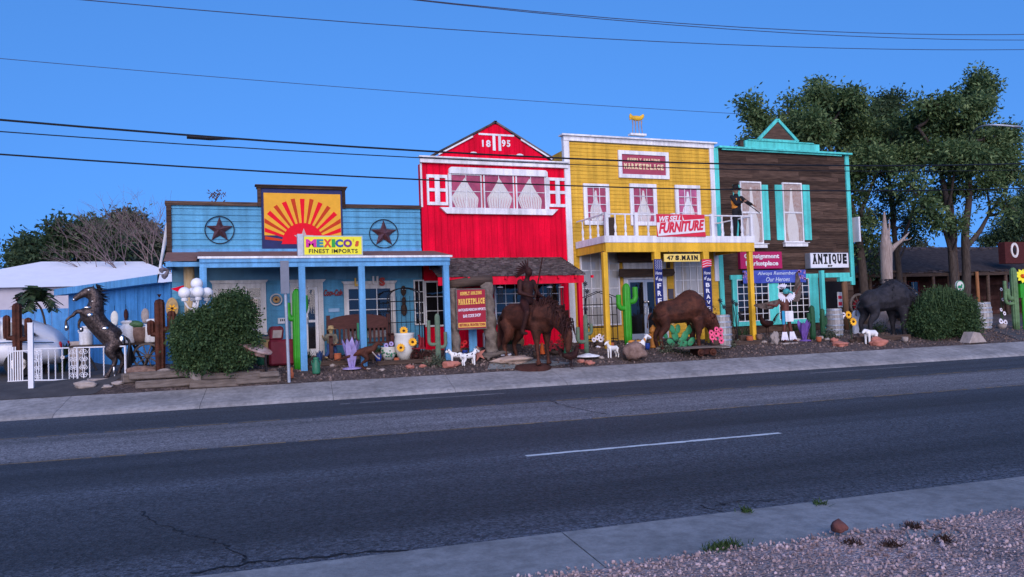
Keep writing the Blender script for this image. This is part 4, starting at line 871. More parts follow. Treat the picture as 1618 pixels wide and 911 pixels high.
MB().box(x0 - .02, x1 + .02, YF - .29, YF - .02, z0, z1).build('sign_box', mGalv, t); MB().box(x0, x1, YF - .3, YF - .292, z0 + .015, z1 - .015).build('face', mat('sign_white', (.74, .75, .80), .45, .03), t)
text('ANTIQUE', x0 + .035 * W, x1 - .03 * W, z0 + .27 * H, z0 + .93 * H, YF - .301, mBlack, t, slab=True); text('SHOP', x0 + .44 * W, x0 + .56 * W, z0 + .07 * H, z0 + .2 * H, YF - .301, mBlack, t, bold=.03)
# cursive red cola plaque and little plate on the blue wall
x0, x1, z0, z1 = R(511, 457, 541, 467.5); t = thing('script_sign', 'red cut-out script drink sign on the blue wall beside the door', 'sign', ((x0 + x1) / 2, YF, z0)); text('Coca-Cola', x0, x1, z0, z1, YF - .03, mat('dull_red_sign', (.22, .02, .03), .5), t, shear=.35, bold=.05, th=.03, name='script')
x0, x1, z0, z1 = R(519, 487, 536, 492.5); tag(MB().box(x0, x1, YF - .05, YF - .02, z0, z1).build('wall_plate', mat('pale_blue_plate', (.30, .48, .66), .5)), 'small blank pale blue plate on the blue wall right of the door', 'plaque')
x0, x1, z0, z1 = R(439, 502, 450, 511); t = thing('notice_board', 'small white notice with black marks on the blue wall left of the door', 'notice', ((x0 + x1) / 2, YF, z0)); MB().box(x0, x1, YF - .06, YF - .02, z0, z1).build('board', mWhite, t); b = MB()
for k in range(3): b.box(x0 + .06 + k * .05, x0 + .09 + k * .05, YF - .063, YF - .0605, z0 + .07, z0 + .13)
b.build('marks', mBlack, t)
p = R(484, 484, 489, 494); 
x0, x1, z0, z1 = R(482, 483.5, 488, 494, YF - .1); t = thing('door_sign', 'tiny white hours card on the blue shop door glass', 'sign', ((x0 + x1) / 2, YF - .1, z0)); MB().box(x0, x1, YF - .1, YF - .09, z0, z1).build('card', mWhite, t)
# metal letters over the second window
for c, l, r, tp_, bt, m, lab in (('L', 560, 566, 439, 452, mGold, 'mustard wooden letter L above the second blue-shop window'), ('U', 588, 597.5, 436, 450, mCream, 'cream wooden letter U above the second blue-shop window'), ('S', 599, 608, 438, 451.5, mat('faded_red_letter', (.45, .06, .05), .6, .2), 'faded red wooden letter S above the second blue-shop window')):
    x0, x1, z0, z1 = R(l, tp_, r, bt, YF - .15); o = text(c, x0, x1, z0, z1, YF - .15, m, None, name='letter', bold=.06, th=.05); tag(o, lab, 'letter', 'letters over the window')
# barn stars
def barnstar(px, py, rpx, lab):
    p = onY(px, py, YF - .05); r = rpx / ppm(p); t = thing('barn_star', lab, 'star ornament', p, 0, 'barn stars on the false front')
    b = local(); P = []
    for k in range(10): a = PI / 2 + k * PI / 5; q = r * .97 if k % 2 == 0 else r * .40; P.append(Vector((q * math.cos(a), 0, q * math.sin(a))))
    c = Vector((0, -.16, 0)); back = Vector((0, -.005, 0))
    for k in range(10): b.quad(c, P[k], P[(k + 1) % 10]) if False else b.b.faces.new(b._v([c, P[k], P[(k + 1) % 10]])); b.b.faces.new(b._v([back, P[(k + 1) % 10], P[k]]))
    b.build('star', mat('star_metal', (.10, .03, .028), .38, .4, 4, metal=.55, col2=(.24, .12, .13)), t)
    b = local(); b.tube([(r * math.cos(2 * PI * k / 40), -.01, r * math.sin(2 * PI * k / 40)) for k in range(41)], .014, 6, False); b.build('ring', mIron, t)
barnstar(347, 363, 21.5, 'rusty five-point star in a ring, left of the painted sunburst'); barnstar(606.5, 369, 22.5, 'rusty five-point star in a ring, right of the painted sunburst')
# sunflower wall wreath
def wallflower(px, py, rpx, lab, ring=mCream):
    p = onY(px, py, YF - .08); r = rpx / ppm(p); t = thing('wall_wreath', lab, 'wall ornament', p)
    a, m_ = local(), local(); flower(a, m_, (0, -.04, 0), r * .72, 14, (0, -1, 0)); a.build('petals', mat('dusty_petal', (.45, .26, .10), .7, .2), t); m_.build('centre', mSeed, t)
    b = local(); b.tube([(r * math.cos(2 * PI * k / 24), 0, r * math.sin(2 * PI * k / 24)) for k in range(25)], r * .14, 8, False); b.build('ring', ring, t)
wallflower(436.5, 473, 8.5, 'round sunflower wreath on the blue wall left of the door')
# weather-vane wagon on the yellow roof
p = onY(1007, 213, YF + .1); t = thing('roof_ornament', 'small weathered yellow animal weather vane on splayed legs above the yellow roof', 'weather vane', p); k = 1 / ppm(p)
b = local(); b.box(-.32, .32, -.1, .1, -.03, .04); b.build('base', mWhite, t); b = local()
for x in (-.16, -.05, .07, .18): b.tube([(x * 1.2, 0, .04), (x, 0, .36), (x * 1.1, 0, .52)], [.012, .02, .03], 6)
b.build('leg', mat('bleached_brown', (.36, .26, .24), .8, .2), t)
b = local(); b.ell((0, 0, .60), (.27, .08, .10)); b.ell((.22, 0, .66), (.09, .06, .07)); b.ell((-.22, 0, .64), (.09, .06, .08)); b.tube([(-.2, 0, .66), (-.27, 0, .72), (-.22, 0, .76)], .03); b.tube([(.2, 0, .68), (.27, 0, .75), (.30, 0, .70)], .035); b.tube([(-.22, 0, .60), (-.29, 0, .52)], .03)
sculpt('body', b, mYelTrim, t, .025, 1)
# things leaning on the balcony
x0, x1, z0, z1 = R(958, 343, 972, 374, YF - .5); t = thing('slatted_crate', 'dark brown plank box standing on the balcony behind the white railing', 'crate', ((x0 + x1) / 2, YF - .5, dz1))
for i in range(6): MB().box(x0 + (x1 - x0) * i / 6 + .004, x0 + (x1 - x0) * (i + 1) / 6 - .004, YF - .5, YF - .3, dz1 + .003, z1).build('plank', mDarkWood, t)

# ================================================================== PEOPLE-LIKE FIGURES
def figure(t, pose, skin, shirt, trousers, hatm=None, H=1.72, voxel=.022, boots=None):
    """one continuous body, then clothes as shells of their own; x = figure's right-left, -y = facing"""
    P = pose; b = local()
    def lim(a, rs): limb(b, [P[k] for k in a], rs)
    b.ell(P['head'], (.085, .10, .115)); b.cap(P['neck'], P['head'], .052, .05); b.ell(Vector(P['head']) + Vector((0, -.10, -.015)), (.014, .02, .022)); b.ell(Vector(P['head']) + Vector((.085, 0, -.01)), (.012, .02, .03)); b.ell(Vector(P['head']) + Vector((-.085, 0, -.01)), (.012, .02, .03))
    lim(('neck', 'chest'), (.07, .12)); b.ell(P['chest'], (.17, .11, .16)); b.ell(P['hip'], (.15, .11, .12)); lim(('chest', 'hip'), (.13, .12))
    for s in 'LR':
        lim(('sh' + s, 'el' + s, 'wr' + s), (.055, .042, .03)); lim(('hp' + s, 'kn' + s, 'an' + s), (.085, .055, .04)); b.ell(Vector(P['an' + s]) + Vector((0, -.07, -.03)), (.045, .12, .04))
        w_ = Vector(P['wr' + s]); d = (w_ - Vector(P['el' + s])).normalized(); b.ell(w_ + d * .05, (.035, .022, .045)); sd = d.cross(Vector((0, 1, 0))).normalized() if abs(d.y) < .9 else Vector((1, 0, 0))
        for k in range(4): b.tube([w_ + d * .07 + sd * (.024 - .016 * k), w_ + d * (.11 + .006 * (1.5 - abs(k - 1.5))) + sd * (.027 - .018 * k), w_ + d * .135 + sd * (.024 - .016 * k) + Vector((0, -.02, 0))], [.011, .010, .008], 6)
        b.tube([w_ + d * .02 + sd * .03, w_ + d * .06 + sd * .055], [.012, .010], 6)
    body = sculpt('body', b, skin, t, voxel, 1)
    if shirt:
        b = local(); b.ell(P['chest'], (.19, .13, .18)); b.ell(P['hip'], (.165, .125, .10)); limb(b, [P['chest'], P['hip']], [.155, .14]); limb(b, [P['neck'], P['chest']], [.075, .13])
        for s in 'LR': limb(b, [P['sh' + s], P['el' + s], Vector(P['el' + s]).lerp(Vector(P['wr' + s]), .8)], [.07, .056, .045])
        sculpt('shirt', b, shirt, t, voxel, 2)
    if trousers:
        b = local(); b.ell(P['hip'], (.17, .13, .12))
        for s in 'LR': limb(b, [P['hp' + s], P['kn' + s], Vector(P['kn' + s]).lerp(Vector(P['an' + s]), .9)], [.10, .072, .06])
        sculpt('trousers', b, trousers, t, voxel, 2)
    if hatm:
        h = Vector(P['head']); b = local(); b.lathe([(.19, .055), (.20, .045), (.18, .05), (.105, .06), (.10, .10), (.09, .16), (.05, .175), (.01, .165)], h, 20); b.build('hat', hatm, t, smooth=True)
    b = local()
    for s in (-1, 1): b.ell(Vector(P['head']) + Vector((s * .033, -.093, .012)), .010, sub=1)
    b.build('eyes', mBlack, t)
    return body
STAND = dict(head=(0, 0, 1.60), neck=(0, 0, 1.45), chest=(0, 0, 1.25), hip=(0, 0, .95), shL=(-.19, 0, 1.38), elL=(-.25, .02, 1.10), wrL=(-.22, -.12, .88), shR=(.19, 0, 1.38), elR=(.25, .02, 1.10), wrR=(.22, -.12, .88), hpL=(-.09, 0, .90), knL=(-.10, -.02, .50), anL=(-.11, .02, .08), hpR=(.09, 0, .90), knR=(.10, -.02, .50), anR=(.11, .02, .08))
# the cowboy mannequin on the balcony, arm stretched out to the right over the rail
x, z = onY(1163, 374, YBf + .9).x, dz1 + .004
t = thing('cowboy_mannequin', 'mannequin in black hat and orange vest pointing a rifle over the balcony rail', 'mannequin', (x, YBf + .8, z))
po = dict(STAND); po.update(shR=(.17, -.05, 1.36), elR=(.36, -.12, 1.22), wrR=(.55, -.18, 1.12), elL=(-.16, -.14, 1.14), wrL=(.06, -.26, 1.20), anR=(.22, .10, .10), knR=(.13, -.05, .5))
mSkin = mat('mannequin_skin', (.30, .16, .11), .6, .1); figure(t, po, mSkin, mat('black_cloth', (.012, .012, .016), .85), MATS['black_cloth'], mat('black_felt', (.01, .01, .012), .8))
b = local(); b.ell((0, 0, 1.22), (.205, .145, .20)); b.ell((0, 0, 1.05), (.18, .14, .10)); sculpt('vest', b, mat('orange_vest', (.72, .26, .03), .7, .15, 6), t, .022, 2)
b = local(); b.tube([(-.02, -.28, 1.24), (.25, -.22, 1.14), (.45, -.19, 1.07)], [.028, .022, .018], 8); b.tube([(.45, -.19, 1.07), (.95, -.10, .88)], .014, 8); b.build('rifle', mIron, t)
b = local(); b.lathe([(.10, 1.78 - 1.6), (.02, .19)], (0, 0, 1.6)); b.build('hat_crown', MATS['black_felt'], t)
t.scale = (1.08,) * 3; t.rotation_euler = (0, 0, .15)
b = local(); b.ell((0, 0, .07), (.16, .10, .07)); b.ell((.10, -.02, .11), (.06, .05, .05)); o = sculpt('white_boots', b, mFurWhite, None, .02, 1); o.location = (x + .22, YBf + .5, z - .001); tag(o, 'small white bundle lying on the balcony floor at the mannequin', 'bundle')

# ================================================================== METAL ANIMALS
def curve3(P, n=6):
    """smooth path through points"""
    P = [Vector(p) for p in P]; out = []
    for i in range(len(P) - 1):
        a, b_, c, d = P[max(i - 1, 0)], P[i], P[i + 1], P[min(i + 2, len(P) - 1)]
        for k in range(n):
            t = k / n; out.append(.5 * ((2 * b_) + (-a + c) * t + (2 * a - 5 * b_ + 4 * c - d) * t * t + (-a + 3 * b_ - 3 * c + d) * t ** 3))
    out.append(P[-1]); return out
def tubec(b, P, R_, n=10, k=6):
    pts = curve3(P, k); rr = [R_[min(int(i / k), len(R_) - 1)] + (R_[min(int(i / k) + 1, len(R_) - 1)] - R_[min(int(i / k), len(R_) - 1)]) * ((i % k) / k) for i in range(len(pts))]
    b.tube(pts, rr, n)
# ---- rearing scrap-metal horse (faces left: -x)
t = thing('rearing_horse_statue', 'rearing scrap-metal horse statue with polished patches beside the white railing', 'statue'); place(t, 160, 597, .15, 150, 2.62)
b = local()
tubec(b, [(.42, 0, 1.02), (.28, 0, 1.12), (-.02, 0, 1.45), (-.22, 0, 1.78), (-.25, 0, 1.95)], [.25, .31, .27, .29, .22])          # trunk, rising
tubec(b, [(-.15, 0, 1.80), (-.10, 0, 2.05), (-.12, 0, 2.27), (-.20, 0, 2.42)], [.27, .20, .16, .13])                                # neck
tubec(b, [(-.17, 0, 2.42), (-.34, 0, 2.37), (-.52, 0, 2.26), (-.62, 0, 2.18)], [.13, .125, .085, .078]); b.ell((-.26, 0, 2.30), (.12, .085, .11))                             # head
for s in (-1, 1):
    b.tube([(-.14, s * .06, 2.48), (-.17, s * .075, 2.63)], [.035, .008], 6)                                                         # ears
    tubec(b, [(.42, s * .13, 1.02), (.30 + .08 * s, s * .17, .74), (.44 + .1 * s, s * .17, .46), (.34 + .12 * s, s * .17, .20), (.30 + .14 * s, s * .17, .08)], [.23, .15, .075, .052, .06])   # hind leg with hock
    b.tube([(.30 + .14 * s, s * .17, .10), (.24 + .14 * s, s * .17, .0)], [.06, .085], 10)
    f = .07 if s > 0 else 0
tubec(b, [(-.22, -.16, 1.72), (-.52, -.17, 1.86), (-.66, -.17, 1.72)], [.125, .06, .045]); tubec(b, [(-.66, -.17, 1.74), (-.80, -.17, 1.62), (-.80, -.17, 1.42)], [.045, .036, .05])
tubec(b, [(-.20, .16, 1.70), (-.40, .17, 1.70), (-.50, .17, 1.58)], [.12, .06, .045]); tubec(b, [(-.50, .17, 1.60), (-.52, .17, 1.44), (-.46, .17, 1.34)], [.045, .036, .05])
sculpt('body', b, mScrap, t, .03, 2)
b = local(); rnd = random.Random(3)
for k in range(46):
    v = k / 45; c = Vector((-.12 + .02 * math.sin(v * 3) + (.16 if v < .5 else .10) * (1 - abs(v - .4)), rnd.uniform(-.06, .06), 2.56 - v * .9)); e = c + Vector((rnd.uniform(.08, .2), rnd.uniform(-.07, .07), rnd.uniform(-.14, .02))); b.tube([c - Vector((.07, 0, -.03)), c, e], [.02, .022, .004], 5)
b.build('mane', mIron, t); b = local()
for k in range(7): b.tube(curve3([(.58, 0, 1.10), (.70, .04 * (k - 3), .98), (.66 + .02 * k, .05 * (k - 3), .6), (.62 + .04 * k, .05 * (k - 3), .15 + .05 * k)], 4), .035, 5)
b.build('tail', mIron, t)
b = local()
for c, r in (((.52, -.24, 1.02), (.09, .05, .16)), ((.12, -.25, 1.36), (.10, .04, .06)), ((-.24, -.25, 1.74), (.09, .05, .07)), ((-.80, -.17, 1.42), (.06, .06, .09)), ((-.46, .17, 1.36), (.06, .06, .08)), ((-.62, 0, 2.18), (.05, .08, .05)), ((-.26, -.1, 2.43), (.05, .03, .03)), ((-.30, -.235, 1.95), (.1, .03, .035)), ((.31, -.22, .2), (.035, .02, .12)), ((-.15, -.14, 2.12), (.08, .03, .02)), ((.31, .12, .2), (.04, .02, .1))): q_ = local(); q_.ell(c, r); q_.build('polished_patch', mChrome, t, smooth=True)
b = local(); b.box(-.35, .55, -.3, .3, -.12, .0, None); b.build('block', mStone, t, bevel=.02)
# ---- rusted horse with rider (faces right: +x, head bowed)
def horse_bowed():
    b = local()
    tubec(b, [(-.78, 0, 1.20), (-.55, 0, 1.22), (-.05, 0, 1.16), (.35, 0, 1.15), (.62, 0, 1.12)], [.20, .33, .32, .36, .24])
    tubec(b, [(.45, 0, 1.22), (.80, 0, 1.20), (1.06, 0, .98), (1.18, 0, .80)], [.36, .27, .18, .12]); tubec(b, [(1.18, 0, .86), (1.26, 0, .72), (1.27, 0, .48), (1.25, 0, .34)], [.12, .13, .085, .065]); b.ell((1.19, 0, .70), (.11, .075, .13)); b.ell((1.24, 0, .33), (.07, .065, .05)); b.ell((.55, 0, 1.05), (.24, .27, .30))
    for s in (-1, 1):
        b.tube([(1.20, s * .07, .92), (1.30, s * .12, 1.06)], [.045, .008], 6)
        tubec(b, [(-.62, s * .17, 1.10), (-.52, s * .19, .78), (-.72, s * .18, .50), (-.66, s * .18, .22), (-.64, s * .18, .08)], [.22, .14, .065, .048, .055]); b.tube([(-.64, s * .18, .10), (-.60, s * .18, .0)], [.055, .08])
        tubec(b, [(.40, s * .18, 1.0), (.42, s * .19, .72), (.42, s * .18, .48), (.44, s * .18, .22), (.44, s * .18, .08)], [.19, .11, .062, .045, .052]); b.tube([(.44, s * .18, .10), (.48, s * .18, .0)], [.055, .08])
    return b
t = thing('horse_and_rider_statue', 'big rusted steel statue of a rider on a horse with lowered head', 'statue'); place(t, 838, 575, -1.15, 166, 2.62)
sculpt('horse', horse_bowed(), mRust, t, .032, 3)
b = local(); rnd = random.Random(5)
for k in range(150):
    v = rnd.random(); c = Vector((.46 + .84 * v, rnd.uniform(-.08, .08), 1.57 - .66 * v ** 1.8)); sd = rnd.choice((-1, 1)); b.tube([c - Vector((.02, 0, .12)), c, c + Vector((rnd.uniform(.02, .12), sd * rnd.uniform(.06, .18), rnd.uniform(-.10, .12))), c + Vector((rnd.uniform(.0, .10), sd * rnd.uniform(.18, .24), rnd.uniform(-.36, -.14)))], [.03, .03, .02, .004], 5)
b.build('mane', mRustDark, t); b = local()
for k in range(9): b.tube(curve3([(-.90, 0, 1.28), (-1.0, .02 * (k - 4), 1.15), (-.99, .03 * (k - 4), .80), (-.95, .045 * (k - 4), .38 + .04 * k)], 4), [.025] * 12 + [.006], 5)
b.build('tail', mRustDark, t)
b = local(); h = Vector((-.05, 0, 0))
b.ell(h + Vector((0, 0, 1.55)), (.18, .17, .14)); limb(b, [h + Vector((0, 0, 1.55)), h + Vector((.02, 0, 1.92))], [.15, .17]); b.ell(h + Vector((.02, 0, 1.95)), (.14, .22, .16)); limb(b, [h + Vector((.03, 0, 2.08)), h + Vector((.08, 0, 2.24))], [.07, .06]); b.ell(h + Vector((.11, 0, 2.30)), (.11, .09, .13)); b.ell(h + Vector((.22, 0, 2.28)), (.025, .015, .03))
for s in (-1, 1):
    limb(b, [h + Vector((.05, s * .14, 1.52)), h + Vector((.36, s * .36, 1.28)), h + Vector((.22, s * .42, .82))], [.12, .085, .055]); b.ell(h + Vector((.30, s * .42, .78)), (.12, .05, .045))
    limb(b, [h + Vector((.02, s * .23, 2.05)), h + Vector((.08, s * .32, 1.78)), h + Vector((.34, s * .16, 1.68))], [.08, .06, .042]); b.ell(h + Vector((.40, s * .12, 1.68)), (.05, .04, .045))
sculpt('rider', b, mRustDark, t, .028, 2)
b = local()
for k in range(11): a = PI * .05 + k * PI * .085; b.tube([h + Vector((.06, 0, 2.36)), h + Vector((.04 - .30 * math.sin(a) * .9 - .02 * k, .10 * math.cos(a), 2.40 + .24 * math.cos(a)))], [.03, .012], 5)
b.tube([(.30, -.22, 1.2), (.42, -.16, 1.7), (.60, -.06, 2.62)], .016, 6)
b.build('feathers_and_spear', mRustDark, t)
b = local(); b.lathe([(.58, -.30), (.55, -.06), (.42, .0), (.2, .02)], (0, 0, 0), 28, .04, 5); b.build('earth_mound', mat('dark_red_earth', (.05, .018, .014), .95, .4, 8, bump=.8), t, smooth=True)
# ---- rusted bison facing right
def bison_body(rough=1, up=0):
    b = local()
    tubec(b, [(-1.0, 0, 1.12), (-.72, 0, 1.18), (-.2, 0, 1.22), (.28, 0, 1.34), (.62, 0, 1.22)], [.16, .37, .40, .52, .38])
    b.ell((.28, 0, 1.55), (.42, .24, .34)); b.ell((.55, 0, 1.02), (.32, .27, .30))
    tubec(b, [(.50, 0, 1.15), (.82, 0, .98 + up), (1.04, 0, .80 + up), (1.24, 0, .58 + up), (1.30, 0, .48 + up)], [.42, .30, .24, .155, .13]); b.tube([(1.0, 0, .66 + up), (1.02, 0, .34 + up)], [.14, .03], 8); b.ell((1.02, 0, 1.0 + up), (.20, .21, .14)); b.ell((.55, 0, .72), (.22, .22, .16))
    for s in (-1, 1):
        tubec(b, [(-.82, s * .18, 1.08), (-.72, s * .22, .76), (-.92, s * .20, .46), (-.86, s * .20, .10)], [.24, .15, .08, .065]); b.tube([(-.86, s * .2, .12), (-.83, s * .2, 0)], [.07, .09])
        tubec(b, [(.40, s * .22, .96), (.44, s * .23, .62), (.42, s * .22, .38), (.44, s * .22, .10)], [.22, .13, .08, .065]); b.tube([(.44, s * .22, .12), (.48, s * .22, 0)], [.07, .09])
        tubec(b, [(1.0, s * .16, 1.00 + up), (1.0, s * .36, 1.02 + up), (1.04, s * .38, 1.22 + up)], [.05, .04, .008], 8)
    b.tube(curve3([(-1.1, 0, 1.2), (-1.24, 0, 1.05), (-1.28, 0, .7)], 4), [.04] * 5 + [.03] * 3 + [.05], 8)
    return b
t = thing('rusted_bison_statue', 'large rust-brown steel bison with lowered head before the yellow shop', 'statue'); place(t, 1081, 552, -.16, 88, 1.75); t.scale = (t.scale[0] * .93, t.scale[1], t.scale[2])
sculpt('body', bison_body(), mRust, t, .035, 3)
b = local(); rnd = random.Random(6)
for k in range(260):
    a = rnd.uniform(0, 2 * PI); x = rnd.uniform(.1, 1.1); r = .44 - .18 * max(0, x - .5); zc = 1.35 - .5 * max(0, x - .4); c = Vector((x, r * math.cos(a) * .75, zc + r * math.sin(a) * 1.05)); b.tube([c, c + Vector((rnd.uniform(-.05, .05), math.cos(a) * .05, math.sin(a) * .04 - .06))], [.018, .003], 4)
b.build('shaggy_hair', mRustDark, t)
# ---- black bison on the low timber base
t = thing('black_bison_statue', 'large black shaggy bison statue half behind the round green shrub', 'statue'); place(t, 1404, 531, -.05, 92, 1.92)
mBlackFur = mat('black_hide', (.010, .010, .013), .75, .4, 6, bump=1, bscale=25, col2=(.035, .033, .042)); sculpt('body', bison_body(up=.28), mBlackFur, t, .035, 3)
b = local()
for k in range(500):
    a = rnd.uniform(-.6, PI + .6); x = rnd.uniform(-.2, 1.2); r = .50 - .20 * max(0, x - .5); zc = 1.38 - .35 * max(0, x - .4); c = Vector((x, r * math.cos(a) * .75, zc + r * math.sin(a) * 1.0)); b.tube([c, c + Vector((rnd.uniform(-.06, .06), math.cos(a) * .06, math.sin(a) * .05 - .05))], [.02, .003], 4)
b.build('shaggy_hair', mBlackFur, t)
# ---- rusted raptor in front of the bench
t = thing('raptor_statue', 'small rusted steel dinosaur with long tail running before the bench', 'statue'); place(t, 577, 584, -.25, 44, .86)
b = local(); tubec(b, [(-1.05, 0, .30), (-.6, 0, .40), (-.25, 0, .52), (.05, 0, .58), (.26, 0, .64), (.36, 0, .78)], [.012, .04, .09, .14, .11, .06]); tubec(b, [(.33, 0, .76), (.42, 0, .80), (.56, 0, .74)], [.065, .07, .035])
for s in (-1, 1): tubec(b, [(-.05, s * .09, .52), (.08, s * .11, .34), (-.10, s * .11, .18), (.0, s * .11, .03)], [.10, .07, .035, .03]); b.ell((.07, s * .11, .02), (.09, .035, .022)); tubec(b, [(.24, s * .08, .58), (.33, s * .1, .46), (.42, s * .09, .48)], [.035, .02, .014])
sculpt('body', b, mRust, t, .02, 2); b = local()
for s in (-1, 1): b.ell((.10, s * .11, .03), (.07, .03, .02)); b.tube([(.42, s * .09, .48), (.46, s * .09, .42)], [.014, .006]); 
b.tube([(.24, -.12, .55), (.40, -.13, .36), (.46, -.12, .33)], [.02, .02, .03], 6); b.build('pale_claws', mStone, t)
# ---- white goat and spotted colt with the brown rock
def quadruped(b, L=.5, Hs=.42, r=.11, neck=.25, head=.16, nr=.06, legr=.03):
    tubec(b, [(-L * .5, 0, Hs), (0, 0, Hs - .01), (L * .5, 0, Hs + .02)], [r * .85, r, r * 1.0]); tubec(b, [(L * .48, 0, Hs + .04), (L * .62, 0, Hs + neck * .6), (L * .72, 0, Hs + neck)], [r * .75, nr, nr * .9]); tubec(b, [(L * .68, 0, Hs + neck), (L * .80, 0, Hs + neck - .02), (L * .72 + head, 0, Hs + neck - head * .55)], [nr, nr * .95, nr * .5])
    for s in (-1, 1):
        b.tube([(L * .66, s * nr * .7, Hs + neck + .03), (L * .60, s * nr * 1.8, Hs + neck + .06)], [nr * .35, nr * .1], 6)
        tubec(b, [(-L * .45, s * r * .5, Hs), (-L * .40, s * r * .6, Hs * .6), (-L * .54, s * r * .6, Hs * .38), (-L * .50, s * r * .6, 0)], [r * .7, legr * 1.4, legr, legr]); tubec(b, [(L * .45, s * r * .5, Hs), (L * .45, s * r * .6, Hs * .5), (L * .46, s * r * .6, 0)], [r * .6, legr * 1.2, legr])
    b.tube([(-L * .55, 0, Hs + .03), (-L * .68, 0, Hs - .04)], [legr, legr * .5], 6); return b
t = thing('goat_statue', 'small white goat statue standing left of the round brown rock', 'statue'); place(t, 969, 565, PI + .35, 23, .62); sculpt('body', quadruped(local()), mFurWhite, t, .018, 1); b = local()
for s in (-1, 1): b.tube(curve3([(.33, s * .03, .68), (.27, s * .04, .76), (.20, s * .05, .74)], 4), [.014] * 5 + [.006] * 4, 6)
b.build('horns', mStone, t)
t = thing('painted_colt_statue', 'small white and brown painted horse statue rearing behind the brown rock', 'statue'); place(t, 1006, 563, -.1, 36, .88)
b = quadruped(local(), .62, .50, .12, .30, .20, .065, .035); sculpt('body', b, mFurWhite, t, .02, 1); b = local()
for c, r in (((-.20, -.04, .58), (.16, .10, .07)), ((.10, -.03, .60), (.10, .10, .04)), ((.34, -.04, .62), (.05, .06, .09))): b.ell(c, r)
b.build('brown_patches', mat('ochre_patch', (.50, .20, .03), .5, .3), t)
b = local(); b.rock((0, 0, .20), (.36, .30, .27), 4, 3, .2); o = b.build('round_rock', mBrownRock, smooth=True); o.location = G(997, 564) + Vector((-.05, -.3, -.02)); tag(o, 'round brown rock between the white goat and the painted colt', 'rock')
for (px, py, h, rz, lab) in ((722, 574, 24, 2.9, 'white spotted dog statue facing left at the marketplace sign'), (741, 577, 27, .2, 'black and white spotted dog statue right of the other spotted dog')):
    t = thing('dog_statue', lab, 'dog statue', group='spotted dog statues'); place(t, px, py, rz, h, .52); b = quadruped(local(), .36, .30, .09, .16, .12, .062, .028); sculpt('body', b, mFurWhite, t, .018, 1); b = local(); rn = random.Random(px)
    for k in range(16 if rz > 1 else 22): a = rn.uniform(0, 6.28); x = rn.uniform(-.18, .2); b.ell((x, .083 * math.cos(a), .30 + .083 * math.sin(a)), (rn.uniform(.015, .035), .016, rn.uniform(.015, .03)), sub=1)
    for k in range(6): b.ell((.28 + rn.uniform(-.04, .06), -.055 if k % 2 else .055, .46 + rn.uniform(-.04, .04)), .018, sub=1)
    b.build('spots', mBlack, t)
t = thing('white_calf_statue', 'small plain white calf statue by the pink rocks below the black bison', 'statue'); place(t, 1377, 543, PI + .2, 26, .60); b = quadruped(local(), .5, .40, .12, .10, .16, .07, .035); sculpt('body', b, mFurWhite, t, .02, 1)

# ---- eagle dancer
t = thing('eagle_dancer_statue', 'eagle dancer statue with spread feathered wings, white apron and turquoise mask', 'statue'); place(t, 1243, 541, 0, 88, 1.75)
po = dict(STAND); po.update(shL=(-.18, 0, 1.36), elL=(-.36, -.03, 1.16), wrL=(-.62, -.06, 1.20), shR=(.18, 0, 1.36), elR=(.36, -.03, 1.46), wrR=(.52, -.05, 1.68), knL=(-.11, -.06, .48), anL=(-.16, -.02, .10), knR=(.12, -.05, .48), anR=(.20, -.06, .10), head=(0, -.08, 1.57))
figure(t, po, mat('bronze_skin', (.11, .035, .025), .55, .3), None, None)
b = local(); mWing = mat('feather_brown', (.045, .032, .028), .85, .5, 7, col2=(.17, .13, .11))
def fea(a, d, L_, w_): # one long flat feather
    a, d = Vector(a), Vector(d).normalized(); s = d.cross(Vector((0, 1, 0))).normalized(); P = [a - s * w_ * .5, a + s * w_ * .5, a + d * L_ * .85 + s * w_ * .5, a + d * L_, a + d * L_ * .85 - s * w_ * .5]
    b.b.faces.new(b._v(P)); b.b.faces.new(b._v([p + Vector((0, .012, 0)) for p in P][::-1]))
for k in range(13): v = k / 12; fea((-.20 - .50 * v, .02 + .004 * k, 1.32 - .12 * v + .02 * math.sin(3 * v)), (-.75 - .2 * v, 0, -.55 + .55 * v), .42 + .10 * math.sin(v * 3), .10)
for k in range(14): v = k / 13; fea((.20 + .36 * v, .02 + .004 * k, 1.36 + .34 * v), (.95 - .85 * v, 0, -.10 + 1.1 * v), .42 + .12 * v, .11)
for k in range(9): v = k / 8; fea((-.14 - .42 * v, -.03 - .003 * k, 1.38 - .14 * v), (-.6, 0, -.7 + .3 * v), .22, .09); fea((.16 + .32 * v, -.03 - .003 * k, 1.40 + .30 * v), (.9 - .5 * v, 0, -.3 + .7 * v), .24, .09)
b.build('wings', mWing, t)
b = local()
for k in range(15): a = math.radians(-115 + 230 * k / 14) ; fea((.11 * math.sin(a), -.06, 1.50 - .02 * math.cos(a)), (math.sin(a), -.2, -.75 * math.cos(a) - .15), .24, .05)
for k in range(7): a = math.radians(-60 + 20 * k); fea((.06 * math.sin(a) - .06, -.02, 1.70), (math.sin(a) - .5, 0, math.cos(a)), .17, .045)
for s in (-1, 1):
    for k in range(5): fea((s * .14 + .03 * (k - 2), -.10, .34), (.12 * (k - 2) + s * .1, -.1, -1), .28, .045)
b.build('white_feathers', mPetalWhite, t)
b = local(); b.ell((0, -.1, 1.60), (.12, .11, .10)); b.tube([(0, -.18, 1.60), (.07, -.26, 1.56), (.10, -.27, 1.50)], [.045, .03, .008], 8); b.build('mask', mat('mask_turquoise', (.05, .33, .33), .5), t, smooth=True)
b = local(); b.box(-.14, .17, -.165, -.15, .66, .99); b.build('apron', mWhite, t); b = local(); b.box(-.24, -.145, -.14, -.12, .58, 1.0); b.build('sash', mat('sash_blue', (.03, .30, .50), .7), t)
